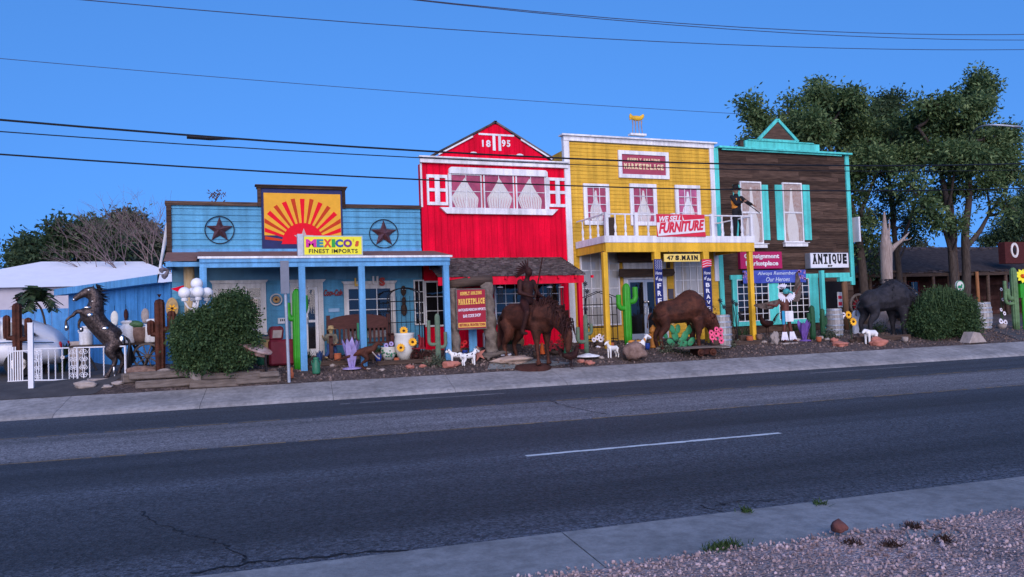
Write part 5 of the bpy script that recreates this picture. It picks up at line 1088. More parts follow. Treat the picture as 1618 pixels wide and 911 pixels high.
b = local(); b.box(-.3, .3, -.2, .2, -.08, 0); b.build('base', mStone, t, bevel=.02)
# ---- scarecrow boy on the porch edge
t = thing('scarecrow_boy', 'small seated scarecrow boy in straw hat and jeans leaning on the blue shop bench', 'scarecrow'); place(t, 524, 566, .3, 46, 1.02)
po = dict(head=(0, 0, .98), neck=(0, 0, .86), chest=(0, 0, .70), hip=(0, 0, .48), shL=(-.15, 0, .80), elL=(-.26, -.06, .66), wrL=(-.36, -.16, .76), shR=(.15, 0, .80), elR=(.20, -.06, .60), wrR=(.10, -.16, .52), hpL=(-.08, 0, .44), knL=(-.14, -.12, .26), anL=(-.30, -.16, .08), hpR=(.08, 0, .44), knR=(.10, -.10, .26), anR=(.12, -.05, .08))
figure(t, po, mStraw, mat('plaid_shirt', (.10, .11, .08), .9, .5, 14, col2=(.24, .20, .15)), mDenim, mStraw, voxel=.02)
# ---- rooster / crouched bird statues near the rider
def birdst(px, py, h, rz, m, lab, name='bird_statue'):
    t = thing(name, lab, 'statue'); place(t, px, py, rz, h, .92); b = local()
    tubec(b, [(-.30, 0, .52), (0, 0, .48), (.20, 0, .56), (.28, 0, .76)], [.06, .16, .12, .055]); b.ell((.30, 0, .82), (.08, .055, .06)); b.tube([(.36, 0, .82), (.46, 0, .79)], [.03, .005], 6)
    for s in (-1, 1): b.tube([(0, s * .06, .38), (.02, s * .07, .04), (.10, s * .07, .01)], [.025, .016, .02], 6)
    sculpt('body', b, m, t, .02, 1); b = local(); rn = random.Random(px)
    for k in range(9): b.tube(curve3([(-.28, 0, .52), (-.42, (k - 4) * .02, .66 + .02 * k), (-.52, (k - 4) * .04, .50 + .05 * k)], 4), [.02] * 6 + [.012] * 3, 5)
    b.build('tail', m, t); return t
birdst(902, 583, 40, 0, mRustDark, 'dark rusted rooster statue right of the bowed horse head')
birdst(1213, 530, 36, PI, mRustDark, 'dark rusted bird statue left of the eagle dancer')
# ---- pink flamingo-ish small orange figure and starfish at the marketplace sign
def starfig(px, py, h, m, lab):
    t = thing('star_ornament', lab, 'ornament'); place(t, px, py, .1, h, 1.0); P = []
    for k in range(10): a = PI / 2 + .2 + k * PI / 5; q = .5 if k % 2 == 0 else .17; P.append((q * math.cos(a), .5 + q * math.sin(a)))
    local_b = local(); local_b.prism(P, -.05, .05); local_b.build('star', m, t); return t
starfig(757, 572, 26, mPinkStone, 'rough pinkish star ornament propped below the marketplace sign')
starfig(752.5, 548, 13, mFurWhite, 'tiny white star ornament under the marketplace sign'); 
# ================================================================== YARD ORNAMENTS
def saguaro(name, lab, px, py, h, w_px, arms, m, rib=.10, extra=None, group=None, rz=0):
    """ribbed column with upturned arms; arms: (side, height at trunk, reach, top) in fractions of the height"""
    p = G(px, py); k = ppm(p); H = h / k; r = w_px / k / 2; t = thing(name, lab, 'cactus ornament' if group != 'live' else 'cactus', p, rz); b = local()
    b.lathe([(r * .9, -.02), (r, H * .15), (r * 1.02, H * .6), (r * .95, H - r * 1.2), (r * .7, H - r * .45), (r * .3, H - r * .08), (.001, H)], (0, 0, 0), 40, rib, 10); b.build('trunk', m, t, smooth=True)
    for s, a, reach, top, rr in arms:
        R_ = r * rr; x = s * (r + reach * H); P = curve3([(s * r * .5, 0, a * H), (x * .75, 0, a * H + .0), (x, 0, (a + .06) * H), (x, 0, (a + top) / 2 * H), (x, 0, top * H - R_ * .5), (x, 0, top * H)], 5)
        rr_ = [R_] * (len(P) - 6) + [R_, R_ * .97, R_ * .9, R_ * .75, R_ * .5, .004]; b = local(); b.tube(P, rr_[:len(P)], 14); b.build('arm', m, t, smooth=True)
    return t
def potlathe(b, r, h, c=(0, 0, 0)): b.lathe([(r * .62, 0), (r * .9, h * .35), (r, h * .7), (r * .92, h * .92), (r * 1.02, h), (r * .9, h), (r * .85, h * .9)], c, 24)
def agave(px, py, h, m, lab, n=14, base=None):
    p = G(px, py); H = h / ppm(p); t = thing('agave_ornament', lab, 'plant ornament', p); rn = random.Random(px); b = local()
    for k in range(n):
        a = 2 * PI * k / n + rn.uniform(-.2, .2); q = rn.uniform(.08, .32); L_ = H * rn.uniform(.75, 1); w_ = H * .10; d = Vector((math.cos(a), math.sin(a), 0)); s = Vector((-d.y, d.x, 0))
        P = [d * .03, d * (q * .5 * H + .03) + Vector((0, 0, L_ * .5)), d * (q * H) + Vector((0, 0, L_ * .8)), d * (q * 1.25 * H) + Vector((0, 0, L_))]; W_ = [w_ * .7, w_, w_ * .75, .004]
        for i in range(3): b.quad(P[i] - s * W_[i], P[i] + s * W_[i], P[i + 1] + s * W_[i + 1], P[i + 1] - s * W_[i + 1]); b.quad(P[i] + s * W_[i] - d * .012, P[i] - s * W_[i] - d * .012, P[i + 1] - s * W_[i + 1] - d * .012, P[i + 1] + s * W_[i + 1] - d * .012)
    b.build('leaves', m, t)
    if base: b = local(); b.lathe([(H * .3, -.01), (H * .3, .02), (.05, .05)], (0, 0, 0), 20); b.build('foot', base, t)
    return t
def barrel(px, py, hpx, wpx, m, lab, hoops=5, group=None):
    p = G(px, py); k = ppm(p); H, r = hpx / k, wpx / k / 2; t = thing('barrel', lab, 'barrel', p); b = local(); n = 22
    prof = [(r * .84, 0), (r * .95, H * .25), (r, H * .5), (r * .95, H * .75), (r * .84, H)]
    for j in range(n):
        a0, a1 = 2 * PI * j / n + .01, 2 * PI * (j + 1) / n - .01; vs = []
        for q, z in prof: vs.append(b._v([(q * math.cos(a0), q * math.sin(a0), z), (q * math.cos(a1), q * math.sin(a1), z)]))
        for i in range(4): b.b.faces.new((vs[i][0], vs[i][1], vs[i + 1][1], vs[i + 1][0]))
    b.build('staves', m, t); b = local(); b.lathe([(r * .82, H - .04), (r * .82, H - .025)], (0, 0, 0), 22); b.build('lid', m, t)
    for f in (.06, .24, .40, .62, .78, .95)[:hoops + 1]:
        q = r * (.84 + .16 * (1 - (2 * f - 1) ** 2)) ; b = local(); b.lathe([(q + .004, f * H - .025), (q + .010, f * H - .022), (q + .010, f * H + .022), (q + .004, f * H + .025)], (0, 0, 0), 22); b.build('hoop', mGalv, t)
    return t
def rocks(px, py, spx, m, lab, asp=(1, .7, .6), seed=0, group=None, name='rock', amt=.25):
    p = G(px, py); r = spx / ppm(p) / 2; b = local(); b.rock((0, 0, r * asp[2] * .5), (r * asp[0], r * asp[1], r * asp[2]), seed, 3, amt); o = b.build(name, m, smooth=True); o.location = p; return tag(o, lab, 'rock', group)

# ---- left corner: railings, post, table with milk cans
mRail = mat('white_iron', (.72, .73, .78), .5, .06, 8)
p = G(49.5, 613); k = ppm(p); b = local(); b.box(-.055, .055, -.055, .055, -.05, 102 / k); b.box(-.06, .06, -.06, .06, 102 / k, 103.5 / k); o = b.build('fence_post', mRail); o.location = p; tag(o, 'tall square white post between the slatted panel and the scroll railing', 'post')
pa, pb = G(52, 603), G(199, 594); zt_ = pa.z + 52 / ppm(pa)
t = thing('scroll_railing', 'white wrought-iron railing with twisted bars and two scroll panels', 'railing', pa, math.atan2(pb.y - pa.y, pb.x - pa.x)); L_ = (pb - pa).length; z0, z1 = .04, zt_ - pa.z
b = local()
for zz in (z0, z1): b.box(0, L_, -.018, .018, zz - .015, zz + .015)
for x in (.01, L_ * .49, L_ - .01): b.box(x - .018, x + .018, -.018, .018, -.04, z1)
b.build('frame', mRail, t)
for f in (.10, .175, .25, .325, .40, .62, .77, .88):
    x = f * L_; b = local(); n = 30
    rings = [b._v([(x + .016 * math.cos(j * PI / 2 + i * .55), .016 * math.sin(j * PI / 2 + i * .55), z0 + (z1 - z0) * i / n) for j in range(4)]) for i in range(n + 1)]
    for i in range(n):
        for j in range(4): b.b.faces.new((rings[i][j], rings[i][(j + 1) % 4], rings[i + 1][(j + 1) % 4], rings[i + 1][j]))
    b.build('twisted_bar', mRail, t)
def scroll(cx, cz, r, s, up):
    return [(cx + s * (r * (1 - i / 26)) * math.cos(i * .42), 0, cz + up * (r * (1 - i / 26)) * math.sin(i * .42)) for i in range(22)]
for fx in (.055, .445, .555):
    b = local(); x = fx * L_; h_ = z1 - z0
    for s in (-1, 1):
        for zc, up in ((z0 + .13 * h_, 1), (z0 + .40 * h_, -1), (z0 + .62 * h_, 1), (z0 + .88 * h_, -1)): b.tube(scroll(x + s * .055, zc, .075, s, up), .009, 5)
        b.tube([(x + s * .0, 0, z0), (x - s * .05, 0, z0 + .5 * h_), (x + s * .0, 0, z1)], .008, 5)
    b.build('scroll_panel', mRail, t)
pa, pb = G(12, 604), G(46, 604); t = thing('slatted_fence', 'white fence panel of thin vertical slats left of the tall white post', 'fence', pa); L_ = (pb - pa).length; h_ = 48 / ppm(pa)
b = local(); b.box(0, L_, -.015, .015, .0, .04); b.box(0, L_, -.015, .015, h_, h_ + .03); b.build('rail', mRail, t)
for i in range(15):
    if i in (7, 8): continue
    x = .01 + L_ * i / 15; b = local(); b.box(x, x + .028, -.01, .01, -.02, h_ + (.13 if i < 4 else 0)); b.build('slat', mRail, t)
b = local(); b.tube(scroll(L_ * .52, h_ * .3, .05, 1, 1), .008, 5); b.tube(scroll(L_ * .52, h_ * .6, .05, -1, -1), .008, 5); b.build('scroll', mIron, t)
# rusted flat cactus silhouettes
def rustcactus(px, py, h, lab, lobes, crown=True):
    p = G(px, py); H = h / ppm(p); t = thing('rusted_cactus', lab, 'cactus ornament', p, -.1); b = local()
    for (x, z0_, z1_, r) in lobes: b.lathe([(r * .85, z0_ * H), (r, (z0_ * .7 + z1_ * .3) * H), (r, z1_ * H - r), (r * .75, z1_ * H - r * .35), (.004, z1_ * H)], (x * H, 0, 0), 24, .12, 8)
    for (x, z0_, z1_, r) in lobes[1:]: b.tube([(0, 0, z0_ * H + .0), (x * H, 0, z0_ * H + .03)], r * .8, 10)
    b.build('columns', mRust, t, smooth=False); b = local()
    for k in range(9): a = 2 * PI * k / 9; b.tube([(0, 0, H), (.05 * math.cos(a), .05 * math.sin(a), H + .08)], [.016, .004], 5)
    b.build('flower', mRustDark, t); return t
rustcactus(28, 600, 126, 'rusted steel cactus with two fat arms behind the slatted white panel', [(0, 0, .97, .11), (-.115, .52, .82, .085), (.125, .50, .78, .09)])
rustcactus(254, 588, 119, 'tall rusted steel cactus with arms standing left of the big green bush', [(0, 0, .98, .115), (-.11, .50, .70, .085), (.145, .56, .82, .10)])
# table on wheels
p = G(180, 594); p = p + Vector((.25, 1.0, 0)); p.z = ground(p.x, p.y); k = ppm(p); ttop = onY(180, 543, p.y).z - p.z
t = thing('cart_table', 'long dark plank table on crossed legs and cart wheels behind the white railing', 'table', p, .05); x0, x1 = onY(112, 545, p.y).x - p.x, onY(262, 545, p.y).x - p.x
b = local()
for i in range(4): b.box(x0, x1, -.3 + i * .16, -.15 + i * .16, ttop - .05, ttop)
b.build('plank_top', mDarkWood, t)
for x in (x0 + .35, x1 - .75, x1 - .3):
    b = local(); b.box(-.03, .03, -.03, .03, 0, ttop / math.cos(.5) - .08, None); o = b.build('leg', mIron, t); o.location = (x - .25, 0, .02); o.rotation_euler = (0, .45, 0); b = local(); b.box(-.03, .03, .035, .09, 0, ttop / math.cos(.5) - .08, None); o = b.build('leg', mIron, t); o.location = (x + .25, 0, .02); o.rotation_euler = (0, -.45, 0)
def wheel(t, c, r, m, n=10, th=.04, name='wheel', rr=None):
    b = local(); b.tube([(c[0] + r * math.cos(2 * PI * i / 32), c[1], c[2] + r * math.sin(2 * PI * i / 32)) for i in range(33)], rr or .028, 8, False); b.ell(c, (.07, .09, .07))
    for i in range(n): a = 2 * PI * i / n; b.tube([c, (c[0] + r * math.cos(a), c[1], c[2] + r * math.sin(a))], .017, 6)
    return b.build(name, m, t)
wheel(t, (x1 - .45, -.42, .34), .33, mGreyWood); 
def can(px, py, h, lab, dy=0):
    pp = onY(px, py, p.y + dy); H = h / ppm(pp); pp.z = p.z + ttop + .002; t = thing('milk_can', lab, 'milk can', pp); r = H * .32; b = local()
    b.lathe([(r * .95, 0), (r, .03), (r, H * .62), (r * .92, H * .70), (r * .62, H * .80), (r * .6, H * .86), (r * .78, H * .90), (r * .78, H * .95), (r * .5, H)], (0, 0, 0), 28); b.build('body', mWhite, t, smooth=True)
    for s in (-1, 1): b = local(); b.tube([(s * r * .7, 0, H * .76), (s * r * 1.15, 0, H * .78), (s * r * 1.02, 0, H * .64)], .013, 6); b.build('handle', mWhite, t)
can(201, 540, 36, 'white milk can on the cart table, left of the brown pot'); can(241, 540, 37, 'white milk can on the cart table, right of the brown pot'); can(136, 541, 30, 'white milk can at the left end of the cart table behind the horse')
pp = onY(221, 540, p.y); pp.z = p.z + ttop + .002; b = local(); potlathe(b, .2, .42); o = b.build('brown_pot', mBrownRock, smooth=True); o.location = pp; tag(o, 'rough brown pot between two white milk cans on the cart table', 'pot')
pp = onY(209, 515, p.y - .05); pp.z = p.z + ttop + .40
b = local(); b.ell((0, 0, 0), (.20, .10, .11)); b.ell((.1, 0, -.02), (.14, .1, .1)); o = sculpt('gourd', b, mat('green_gourd', (.05, .12, .05), .5, .4, 8), None, .02, 1); pp = onY(212, 512, p.y - .02); o.location = pp; tag(o, 'green striped gourd on the rim of the brown pot', 'gourd')
for px, py, h, w_, m, lab in ((112, 547, 32, 17, mStone, 'rough stone planter behind the scroll railing below the horse hooves'),):
    q = G(px, 596) + Vector((.1, .8, 0)); q.z = ground(q.x, q.y); b = local(); potlathe(b, .26, .95); o = b.build('stone_planter', m, smooth=True); o.location = q; tag(o, lab, 'planter')
agave(98, 588, 52, mLeaf, 'tall dark green spiky plant ornament behind the scroll railing', 10)
# shed wall with blue paint, white roof edge
P1, P2 = Vector((XB0 - .02, YF + .02, 0)), Vector((-5.2, 29.8, 0)); d = (P2 - P1).normalized(); nrm = Vector((d.y, -d.x, 0)); 
if nrm.y > 0: nrm = -nrm
ze = 3.17; t = thing('blue_shed', 'low blue-walled shed with a white sheet roof joined to the blue shop', 'shed', ((P1.x + P2.x) / 2, (P1.y + P2.y) / 2, Z0)); bk = Vector((.0, 1, 0)) * 4
b = MB(); L_ = (P2 - P1).length; n_ = 18
for i in range(n_):
    a, c_ = P1 + d * (L_ * i / n_ + .006), P1 + d * (L_ * (i + 1) / n_ - .006); f = nrm * (.0 + (i % 2) * .004)
    b.b.faces.new(b._v([(a + f) + Vector((0, 0, .3)), (c_ + f) + Vector((0, 0, .3)), (c_ + f) + Vector((0, 0, ze)), (a + f) + Vector((0, 0, ze))]))
b.build('boards', mBlueDeep, t); b = MB(); q0, q1 = P1 - nrm * .02, P2 - nrm * .02; b.hprism([(q0.x, q0.y), (q1.x, q1.y), (q1.x + 2.5, q1.y + 2), (q0.x + 2.5, q0.y + 6)], .2, ze); b.build('wall', mBlueDeep, t)
b = MB(); o0, o1 = P1 + nrm * .35, P2 + nrm * .35 + d * .3; u0, u1 = P1 - nrm * 4.5, P2 - nrm * 4.5 + d * .3; Zr = ze + 1.0
b.quad((o0.x, o0.y, ze + .20), (o1.x, o1.y, ze + .20), (u1.x, u1.y, Zr), (u0.x, u0.y, Zr)); b.quad((o0.x, o0.y, ze + .17), (o1.x, o1.y, ze + .17), (u1.x, u1.y, Zr - .03), (u0.x, u0.y, Zr - .03)); mRoofW = mat('white_roof_sheet', (.76, .77, .82), .6, .05, 2); b.build('roof', mRoofW, t)
b = MB(); e0, e1 = P1 + nrm * .36, P2 + nrm * .36 + d * .3; b.quad((e0.x, e0.y, ze - .03), (e1.x, e1.y, ze - .03), (e1.x, e1.y, ze + .19), (e0.x, e0.y, ze + .19)); b.quad((e0.x, e0.y, ze - .03), (e1.x, e1.y, ze - .03), (e1.x - nrm.x * .36, e1.y - nrm.y * .36, ze - .03), (e0.x - nrm.x * .36, e0.y - nrm.y * .36, ze - .03)); b.build('fascia', mBlueTrim, t)
# ornaments hanging on the shed wall
def onshed(px, py):
    v = ray(px, py); q = P1 + nrm * .08; s = (q - CAM).dot(nrm) / v.dot(nrm); return CAM + v * s
for px, py, h, m, sh, lab in ((181, 502, 28, mCeram, (.09, .05), 'white carved fish shape hanging on the blue shed wall'), (199, 497, 24, mRustDark, (.05, .04), 'thin dark bird ornament hanging above the milk can'), (229.5, 498, 28, mStone, (.09, .07), 'long brown gourd-shaped ornament hanging on the blue shed wall')):
    q = onshed(px, py); H = h / ppm(q); t = thing('hanging_ornament', lab, 'ornament', q); b = local(); b.ell((0, 0, 0), (sh[0] * 1.3, sh[1], H * .42)); b.ell((0, 0, -H * .3), (sh[0], sh[1], H * .18)); sculpt('body', b, m, t, .015, 1); b = local(); b.tube([(0, .03, H * .4), (0, .05, H * .7)], .006, 5); b.build('hook', mIron, t)
q = onshed(272, 487); t = thing('hanging_ornament', 'tan teardrop plaque with a star on the blue shed wall by the rusted cactus', 'ornament', q); b = local(); b.prism([(.16 * math.cos(a_) * (1 if a_ > PI else 1), .24 * math.sin(a_) * (1.25 if a_ < PI else 1)) for a_ in [2 * PI * i / 20 for i in range(20)]], -.03, .02); b.build('plaque', mStraw, t)
a_, m_ = local(), local(); flower(a_, m_, (0, -.05, 0), .12, 6, (0, -1, 0)); a_.build('petals', mPetalYel, t); m_.build('centre', mSeed, t)
# carved log by the porch corner
p = G(303, 585); x = onY(300, 500, 22.1).x; H = onY(300, 420, 22.1).z; b = MB(); b.tube([(x, 22.1, gz(x, 22.1) - .05), (x + .02, 22.1, 1.8), (x, 22.1, H)], [.16, .15, .14], 12); o = b.build('carved_log', mat('pale_carved_log', (.34, .24, .12), .8, .3, 5, stretch=(3, 3, .6), col2=(.50, .40, .25)), smooth=True); tag(o, 'pale carved log pole at the left corner of the blue porch', 'log')
# globe lamp
p = G(308, 600); p = Vector((p.x, 20.35, 0)); p.z = ground(p.x, p.y); t = thing('globe_lamp', 'white lamp standard with five unlit white globes rising from the green bush', 'lamp', p); k = ppm(p)
def lz(px, py): q = onY(px, py, p.y); return (q.x - p.x, 0, q.z - p.z)
c = lz(308, 478); b = local(); b.lathe([(.06, 0), (.045, .3), (.04, c[2] - .3), (.07, c[2] - .12), (.05, c[2])], (c[0], 0, 0), 16); b.build('post', mWhite, t, smooth=True)
for (gx, gy, dy) in ((311, 448, 0), (292, 463, -.15), (314, 462, -.30), (327, 462.5, .1), (305, 462, .3)):
    q = Vector(lz(gx, gy)) + Vector((0, dy, 0)); b = local(); b.tube(curve3([(c[0], 0, c[2] - .1), (c[0] * .5 + q.x * .5, dy * .6, c[2] - .16), (q.x, dy, q.z - .22), (q.x, dy, q.z - .15)], 5), .022, 8); b.lathe([(.07, -.20), (.09, -.15), (.05, -.13)], (q.x, q.y, q.z), 14); b.build('arm', mWhite, t); b = local(); b.ell(q, 9.3 / k, sub=3); b.build('globe', mat('opal_globe', (.80, .80, .82), .35, .02), t, smooth=True)
# timber edging of the bush bed
pl_ = [(193, 606, 226, 598, 14), (215, 612, 310, 608, 11), (300, 612, 378, 606, 11), (372, 607, 444, 600, 11), (205, 598, 305, 597, 10), (310, 592, 372, 583, 9), (318, 600, 412, 594, 9), (410, 596, 442, 594, 7)]
for i, (ax, ay, bx, by, th) in enumerate(pl_):
    A, B = G(ax, ay if i < 4 else ay + 9), G(bx, by if i < 4 else by + 9); lift = 0 if i < 4 else .17; A.z = B.z = (A.z + B.z) / 2 + lift; k = ppm(A); L_ = (B - A).length; b = local(); rn = random.Random(i)
    b.box(0, L_, -.09, .11, -.03, th / k * .95); o = b.build('timber', mGreyWood, None, bevel=.02); o.location = A; o.rotation_euler = (0, rn.uniform(-.02, .02), math.atan2(B.y - A.y, B.x - A.x))
    tag(o, ['end-on stack timber at the left corner of the bush bed', 'long front bottom timber of the bush bed, leftmost of the front row', 'front bottom timber of the bush bed below the pale rock', 'right-hand front timber of the bush bed ending by the grey pole', 'upper timber of the bush bed behind the left front one', 'raised weathered timber to the right of the pale rock', 'upper middle timber of the bush bed under the raised one', 'short upper timber at the right end of the bush bed'][i], 'timber', 'old sleepers edging the bush bed')
rocks(318, 604, 54, mStone, 'big pale grey rock on the timber edging before the bush', (1, .6, .62), 3).location.z += .14
for i, (px, py, s, lab) in enumerate(((137, 611, 34, 'pale concrete block under the rearing horse'), (170, 612, 16, 'small pale stone wedge right of the concrete block'), (186, 607, 18, 'flat grey stone by the left end of the timbers'), (225, 590, 40, 'dark lava rock behind the left timbers'), (262, 592, 30, 'flat pale stone at the foot of the rusted cactus'))): rocks(px, py, s, mBrownRock if 'lava' in lab else mStone, lab, (1, .6, .4), i + 10)
# grey pole with narrow sign panel
p = G(457, 603); k = ppm(p); t = thing('sign_pole', 'leaning galvanised pole with a tall narrow panel edge by the pavement', 'pole', p); tp = onY(449, 413, p.y); d_ = tp - p; mid = d_ * .73; b = local(); b.tube([(0, 0, -.05), d_ * 1.0], 2.6 / k, 10); b.build('post', mGalv, t)
b = local(); b.box(-6.5 / k, 6.5 / k, -.04, .03, 0, 52 / k); o = b.build('panel', mat('dull_zinc', (.17, .19, .24), .6, .1, 5), t); o.location = d_ - Vector((.0, .05, 51 / k))
# tilted trough on legs
t = thing('tilted_trough', 'rusty pale trough tilted on thin legs at the right side of the big bush', 'trough'); p = place(t, 398, 603, -.1); t.location.z += .12; k = ppm(p); b = local()
b.hprism([(.55 * math.cos(a_) * (1 if math.cos(a_) > 0 else .9), .26 * math.sin(a_)) for a_ in [2 * PI * i / 24 for i in range(24)]], 0, .05); b.hprism([(.45 * math.cos(a_), .2 * math.sin(a_)) for a_ in [2 * PI * i / 24 for i in range(24)]], -.12, -.002); o = b.build('tray', mat('rust_and_paint', (.20, .07, .05), .8, .4, 5, col2=(.50, .40, .38)), t, bevel=.01); o.location = (0, 0, .78); o.rotation_euler = (.35, .42, 0)
for q in ((-.35, -.12, .9), (.35, -.1, .6), (-.3, .15, .95), (.3, .15, .65)): b = local(); b.tube([(q[0] * 1.1, q[1], 0), (q[0], q[1], q[2])], .016, 6); b.build('leg', mIron, t)
b = local(); b.tube(curve3([(-.55, 0, 1.0), (-.75, -.05, 1.15), (-.6, -.1, .55), (-.75, -.1, .4)], 5), .02, 6); b.build('handle', mGreyWood, t)
# maroon pump cabinet, birdhouse
t = thing('maroon_cabinet', 'dark maroon rounded vintage machine standing beside the blue shop door', 'machine'); p = place(t, 444, 576, .1); k = ppm(p); s = 1 / k; mM = mat('maroon_enamel', (.11, .008, .018), .5, .3, 5, col2=(.19, .018, .035))
b = local(); b.box(-20 * s, 20 * s, -.3, .25, 0, 40 * s); b.build('cabinet', mM, t, bevel=.05); b = local(); b.prism([(-18 * s, 40 * s), (2 * s, 40 * s), (4 * s, 56 * s), (1 * s, 61 * s), (-14 * s, 61 * s), (-18 * s, 54 * s)], -.22, .18); b.build('head', mM, t, bevel=.03); b = local(); b.prism([(-14 * s, 43 * s), (-1 * s, 43 * s), (1 * s, 55 * s), (-13 * s, 55 * s)], -.235, -.222); b.build('dial_face', mStone, t)
t = thing('wooden_birdhouse', 'small brown wooden birdhouse on a stand under the first window', 'birdhouse'); p = place(t, 420, 578, .1); s = 1 / ppm(p); b = local(); b.box(-8 * s, 8 * s, -.12, .12, 28 * s, 42 * s); b.build('box', mStraw, t, bevel=.01); b = local(); b.prism([(-10 * s, 42 * s), (10 * s, 42 * s), (7 * s, 47 * s), (-7 * s, 47 * s)], -.15, .15); b.build('roof', mGreyWood, t); b = local(); b.tube([(0, 0, 0), (0, 0, 28 * s)], .03, 8); b.build('stand', mGreyWood, t)
p = G(414, 577); b = local(); potlathe(b, .15, .34); o = b.build('green_pot', mOlive, smooth=True); o.location = p; tag(o, 'small green pot between the tilted trough and the maroon machine', 'pot')
# green saguaros etc.
saguaro('green_cactus', 'bright green metal saguaro by the blue porch post near the grey pole', 472, 582, 126, 14, [(-1, .63, .055, .83, .62), (1, .70, .045, .92, .62)], mCactus)
saguaro('green_cactus', 'bright green metal saguaro before the glass doors of the yellow shop', 993, 545, 98, 12, [(-1, .60, .085, .82, .68), (1, .70, .10, .94, .72)], mCactus)
saguaro('green_cactus', 'dark green slim cactus behind the blue post and the bench', 577, 572, 80, 8, [(-1, .45, .06, .78, .7)], mGreen2)
saguaro('wooden_cactus', 'dull green-brown cactus with three upturned arms on a pale foot at the blue corner post', 693, 573, 78, 8, [(-1, .38, .13, .86, .7), (1, .32, .11, .62, .7)], mCactusDull)
saguaro('dull_cactus', 'dull dark green cactus on a round white base before the trellis', 927, 558, 62, 7, [(-1, .30, .17, .68, .9), (1, .5, .1, .75, .8)], mCactusDull)
p = G(926, 563); b = local(); b.lathe([(.36, 0), (.35, .03), (.12, .08), (.06, .10)], (0, 0, 0), 28); o = b.build('white_stand', mWhite, smooth=True); o.location = p + Vector((0, -.12, 0)); tag(o, 'round white pedestal base under the dull cactus before the trellis', 'pedestal')
saguaro('slim_cactus', 'slim dark green cactus right of the eagle dancer and purple agave', 1285, 536, 54, 8, [(-1, .55, .06, .78, .7)], mat('forest_enamel', (.015, .075, .03), .55, .2)); saguaro('slim_cactus', 'slim dark green cactus nearest the turquoise entry post', 1301, 533, 46, 7, [(1, .45, .06, .7, .7)], MATS['forest_enamel'])
agave(556, 582, 50, mLilac, 'lilac metal agave in front of the bench', 12, mLilac); agave(1271, 538, 34, mPurple, 'violet metal agave right of the eagle dancer', 14, mPurple); agave(505, 573, 20, mDenim, 'low dark blue spiky ornament by the green can', 8)
# green can, terracotta
t = thing('green_can', 'small dark green milk can on the ground right of the green cactus', 'milk can'); p = place(t, 500, 590); s = 1 / ppm(p); b = local(); b.lathe([(6 * s, 0), (6.4 * s, 2 * s), (6.4 * s, 16 * s), (4 * s, 20 * s), (4 * s, 23 * s), (5 * s, 25 * s), (2 * s, 26 * s)], (0, 0, 0), 20); b.build('body', mOlive, t, smooth=True); b = local()
for q in (-1, 1): b.tube([(q * 4 * s, 0, 21 * s), (q * 7 * s, 0, 20 * s), (q * 6.4 * s, 0, 14 * s)], .012, 6)
b.build('handle', mOlive, t)
p = G(461, 597); s = 1 / ppm(p); b = local(); b.lathe([(3.2 * s, 0), (3.6 * s, 8 * s), (2.2 * s, 10 * s), (2.6 * s, 15 * s), (.5 * s, 17 * s)], (0, 0, 0), 16); o = b.build('clay_figure', mTerra, smooth=True); o.location = p; tag(o, 'little terracotta figure at the foot of the grey pole', 'ornament')
# wooden bench with arched back
t = thing('carved_bench', 'dark red-brown wooden bench with an arched back under the second window', 'bench'); p = G(570, 570); p = Vector((onY(570, 545, 21.9).x, 21.9, 0)); p.z = ground(p.x, p.y); t.location = p; s = 1 / ppm(p); mB = mat('bench_brown', (.055, .018, .015), .7, .4, 5, stretch=(1, 1, 4), col2=(.10, .035, .03))
b = local(); W2 = 48 * s
for x in (-W2, W2 * .98): b.box(x - .05, x + .05, .15, .25, 0, 66 * s); b.box(x - .05, x + .05, -.35, -.25, 0, 34 * s); b.box(x - .04, x + .04, -.35, .15, 32 * s, 35 * s)
b.build('frame', mB, t); b = local(); b.prism([(-W2, 44 * s), (W2, 44 * s)] + [(W2 * math.cos(a_), (56 + 11 * math.sin(a_)) * s) for a_ in [PI * i / 16 for i in range(17)]], .17, .22); b.build('back_rail', mB, t); b = local()
for i in range(14): x = -W2 + 2 * W2 * (i + .5) / 14; b.box(x - .03, x + .03, .18, .21, 20 * s, 44 * s - .002)
b.build('back_slats', mB, t); b = local()
for i in range(4): b.box(-W2, W2, -.35 + i * .13, -.24 + i * .13, 20 * s, 22 * s)
b.build('seat', mB, t); b = local(); b.box(-.1, .08, -.02, .0, 40 * s, 44 * s)
# pots with sunflowers
def flowerpot(px, py, h, w_, m, lab, fl, petm=mPetalYel, stem=True, name='flower_pot', decor=None):
    t = thing(name, lab, 'plant pot'); p = place(t, px, py); s = 1 / ppm(p); b = local(); potlathe(b, w_ * s / 2, h * s); b.build('pot', m, t, smooth=True); a, c_, g = local(), local(), local()
    for x, z, r in fl:
        flower(a, c_, (x * s, -w_ * s / 2 * (1 if z < h else .3) - .02, z * s), r * s, 12, (0, -1, .15))
        if z > h: g.tube([(0, 0, h * s * .9), (x * s, -w_ * s * .1, z * s)], .01, 5)
    if fl: a.build('petals', petm, t); c_.build('centre', mSeed, t)
    if len(g.b.verts): g.build('stems', mLeaf, t)
    if decor: b = local(); rn = random.Random(px); [b.ell((math.cos(q) * w_ * s * .49, math.sin(q) * w_ * s * .49, z), (.03, .03, .022), sub=1) for q, z in [(rn.uniform(PI, 2 * PI), rn.uniform(.25, .8) * h * s) for _ in range(26)]]; b.build('painted_pattern', decor, t)
    return t
flowerpot(640, 568, 42, 32, mCeram, 'large pale pot with three yellow sunflowers by the iron shelf', [(-10, 20, 7), (9, 28, 7), (-2, 46, 7)])
flowerpot(614, 568, 20, 24, mCeram, 'small squat painted pot with pale flowers left of the sunflower pot', [(-4, 23, 4), (4, 25, 4)], mLilac, decor=mGreen2)
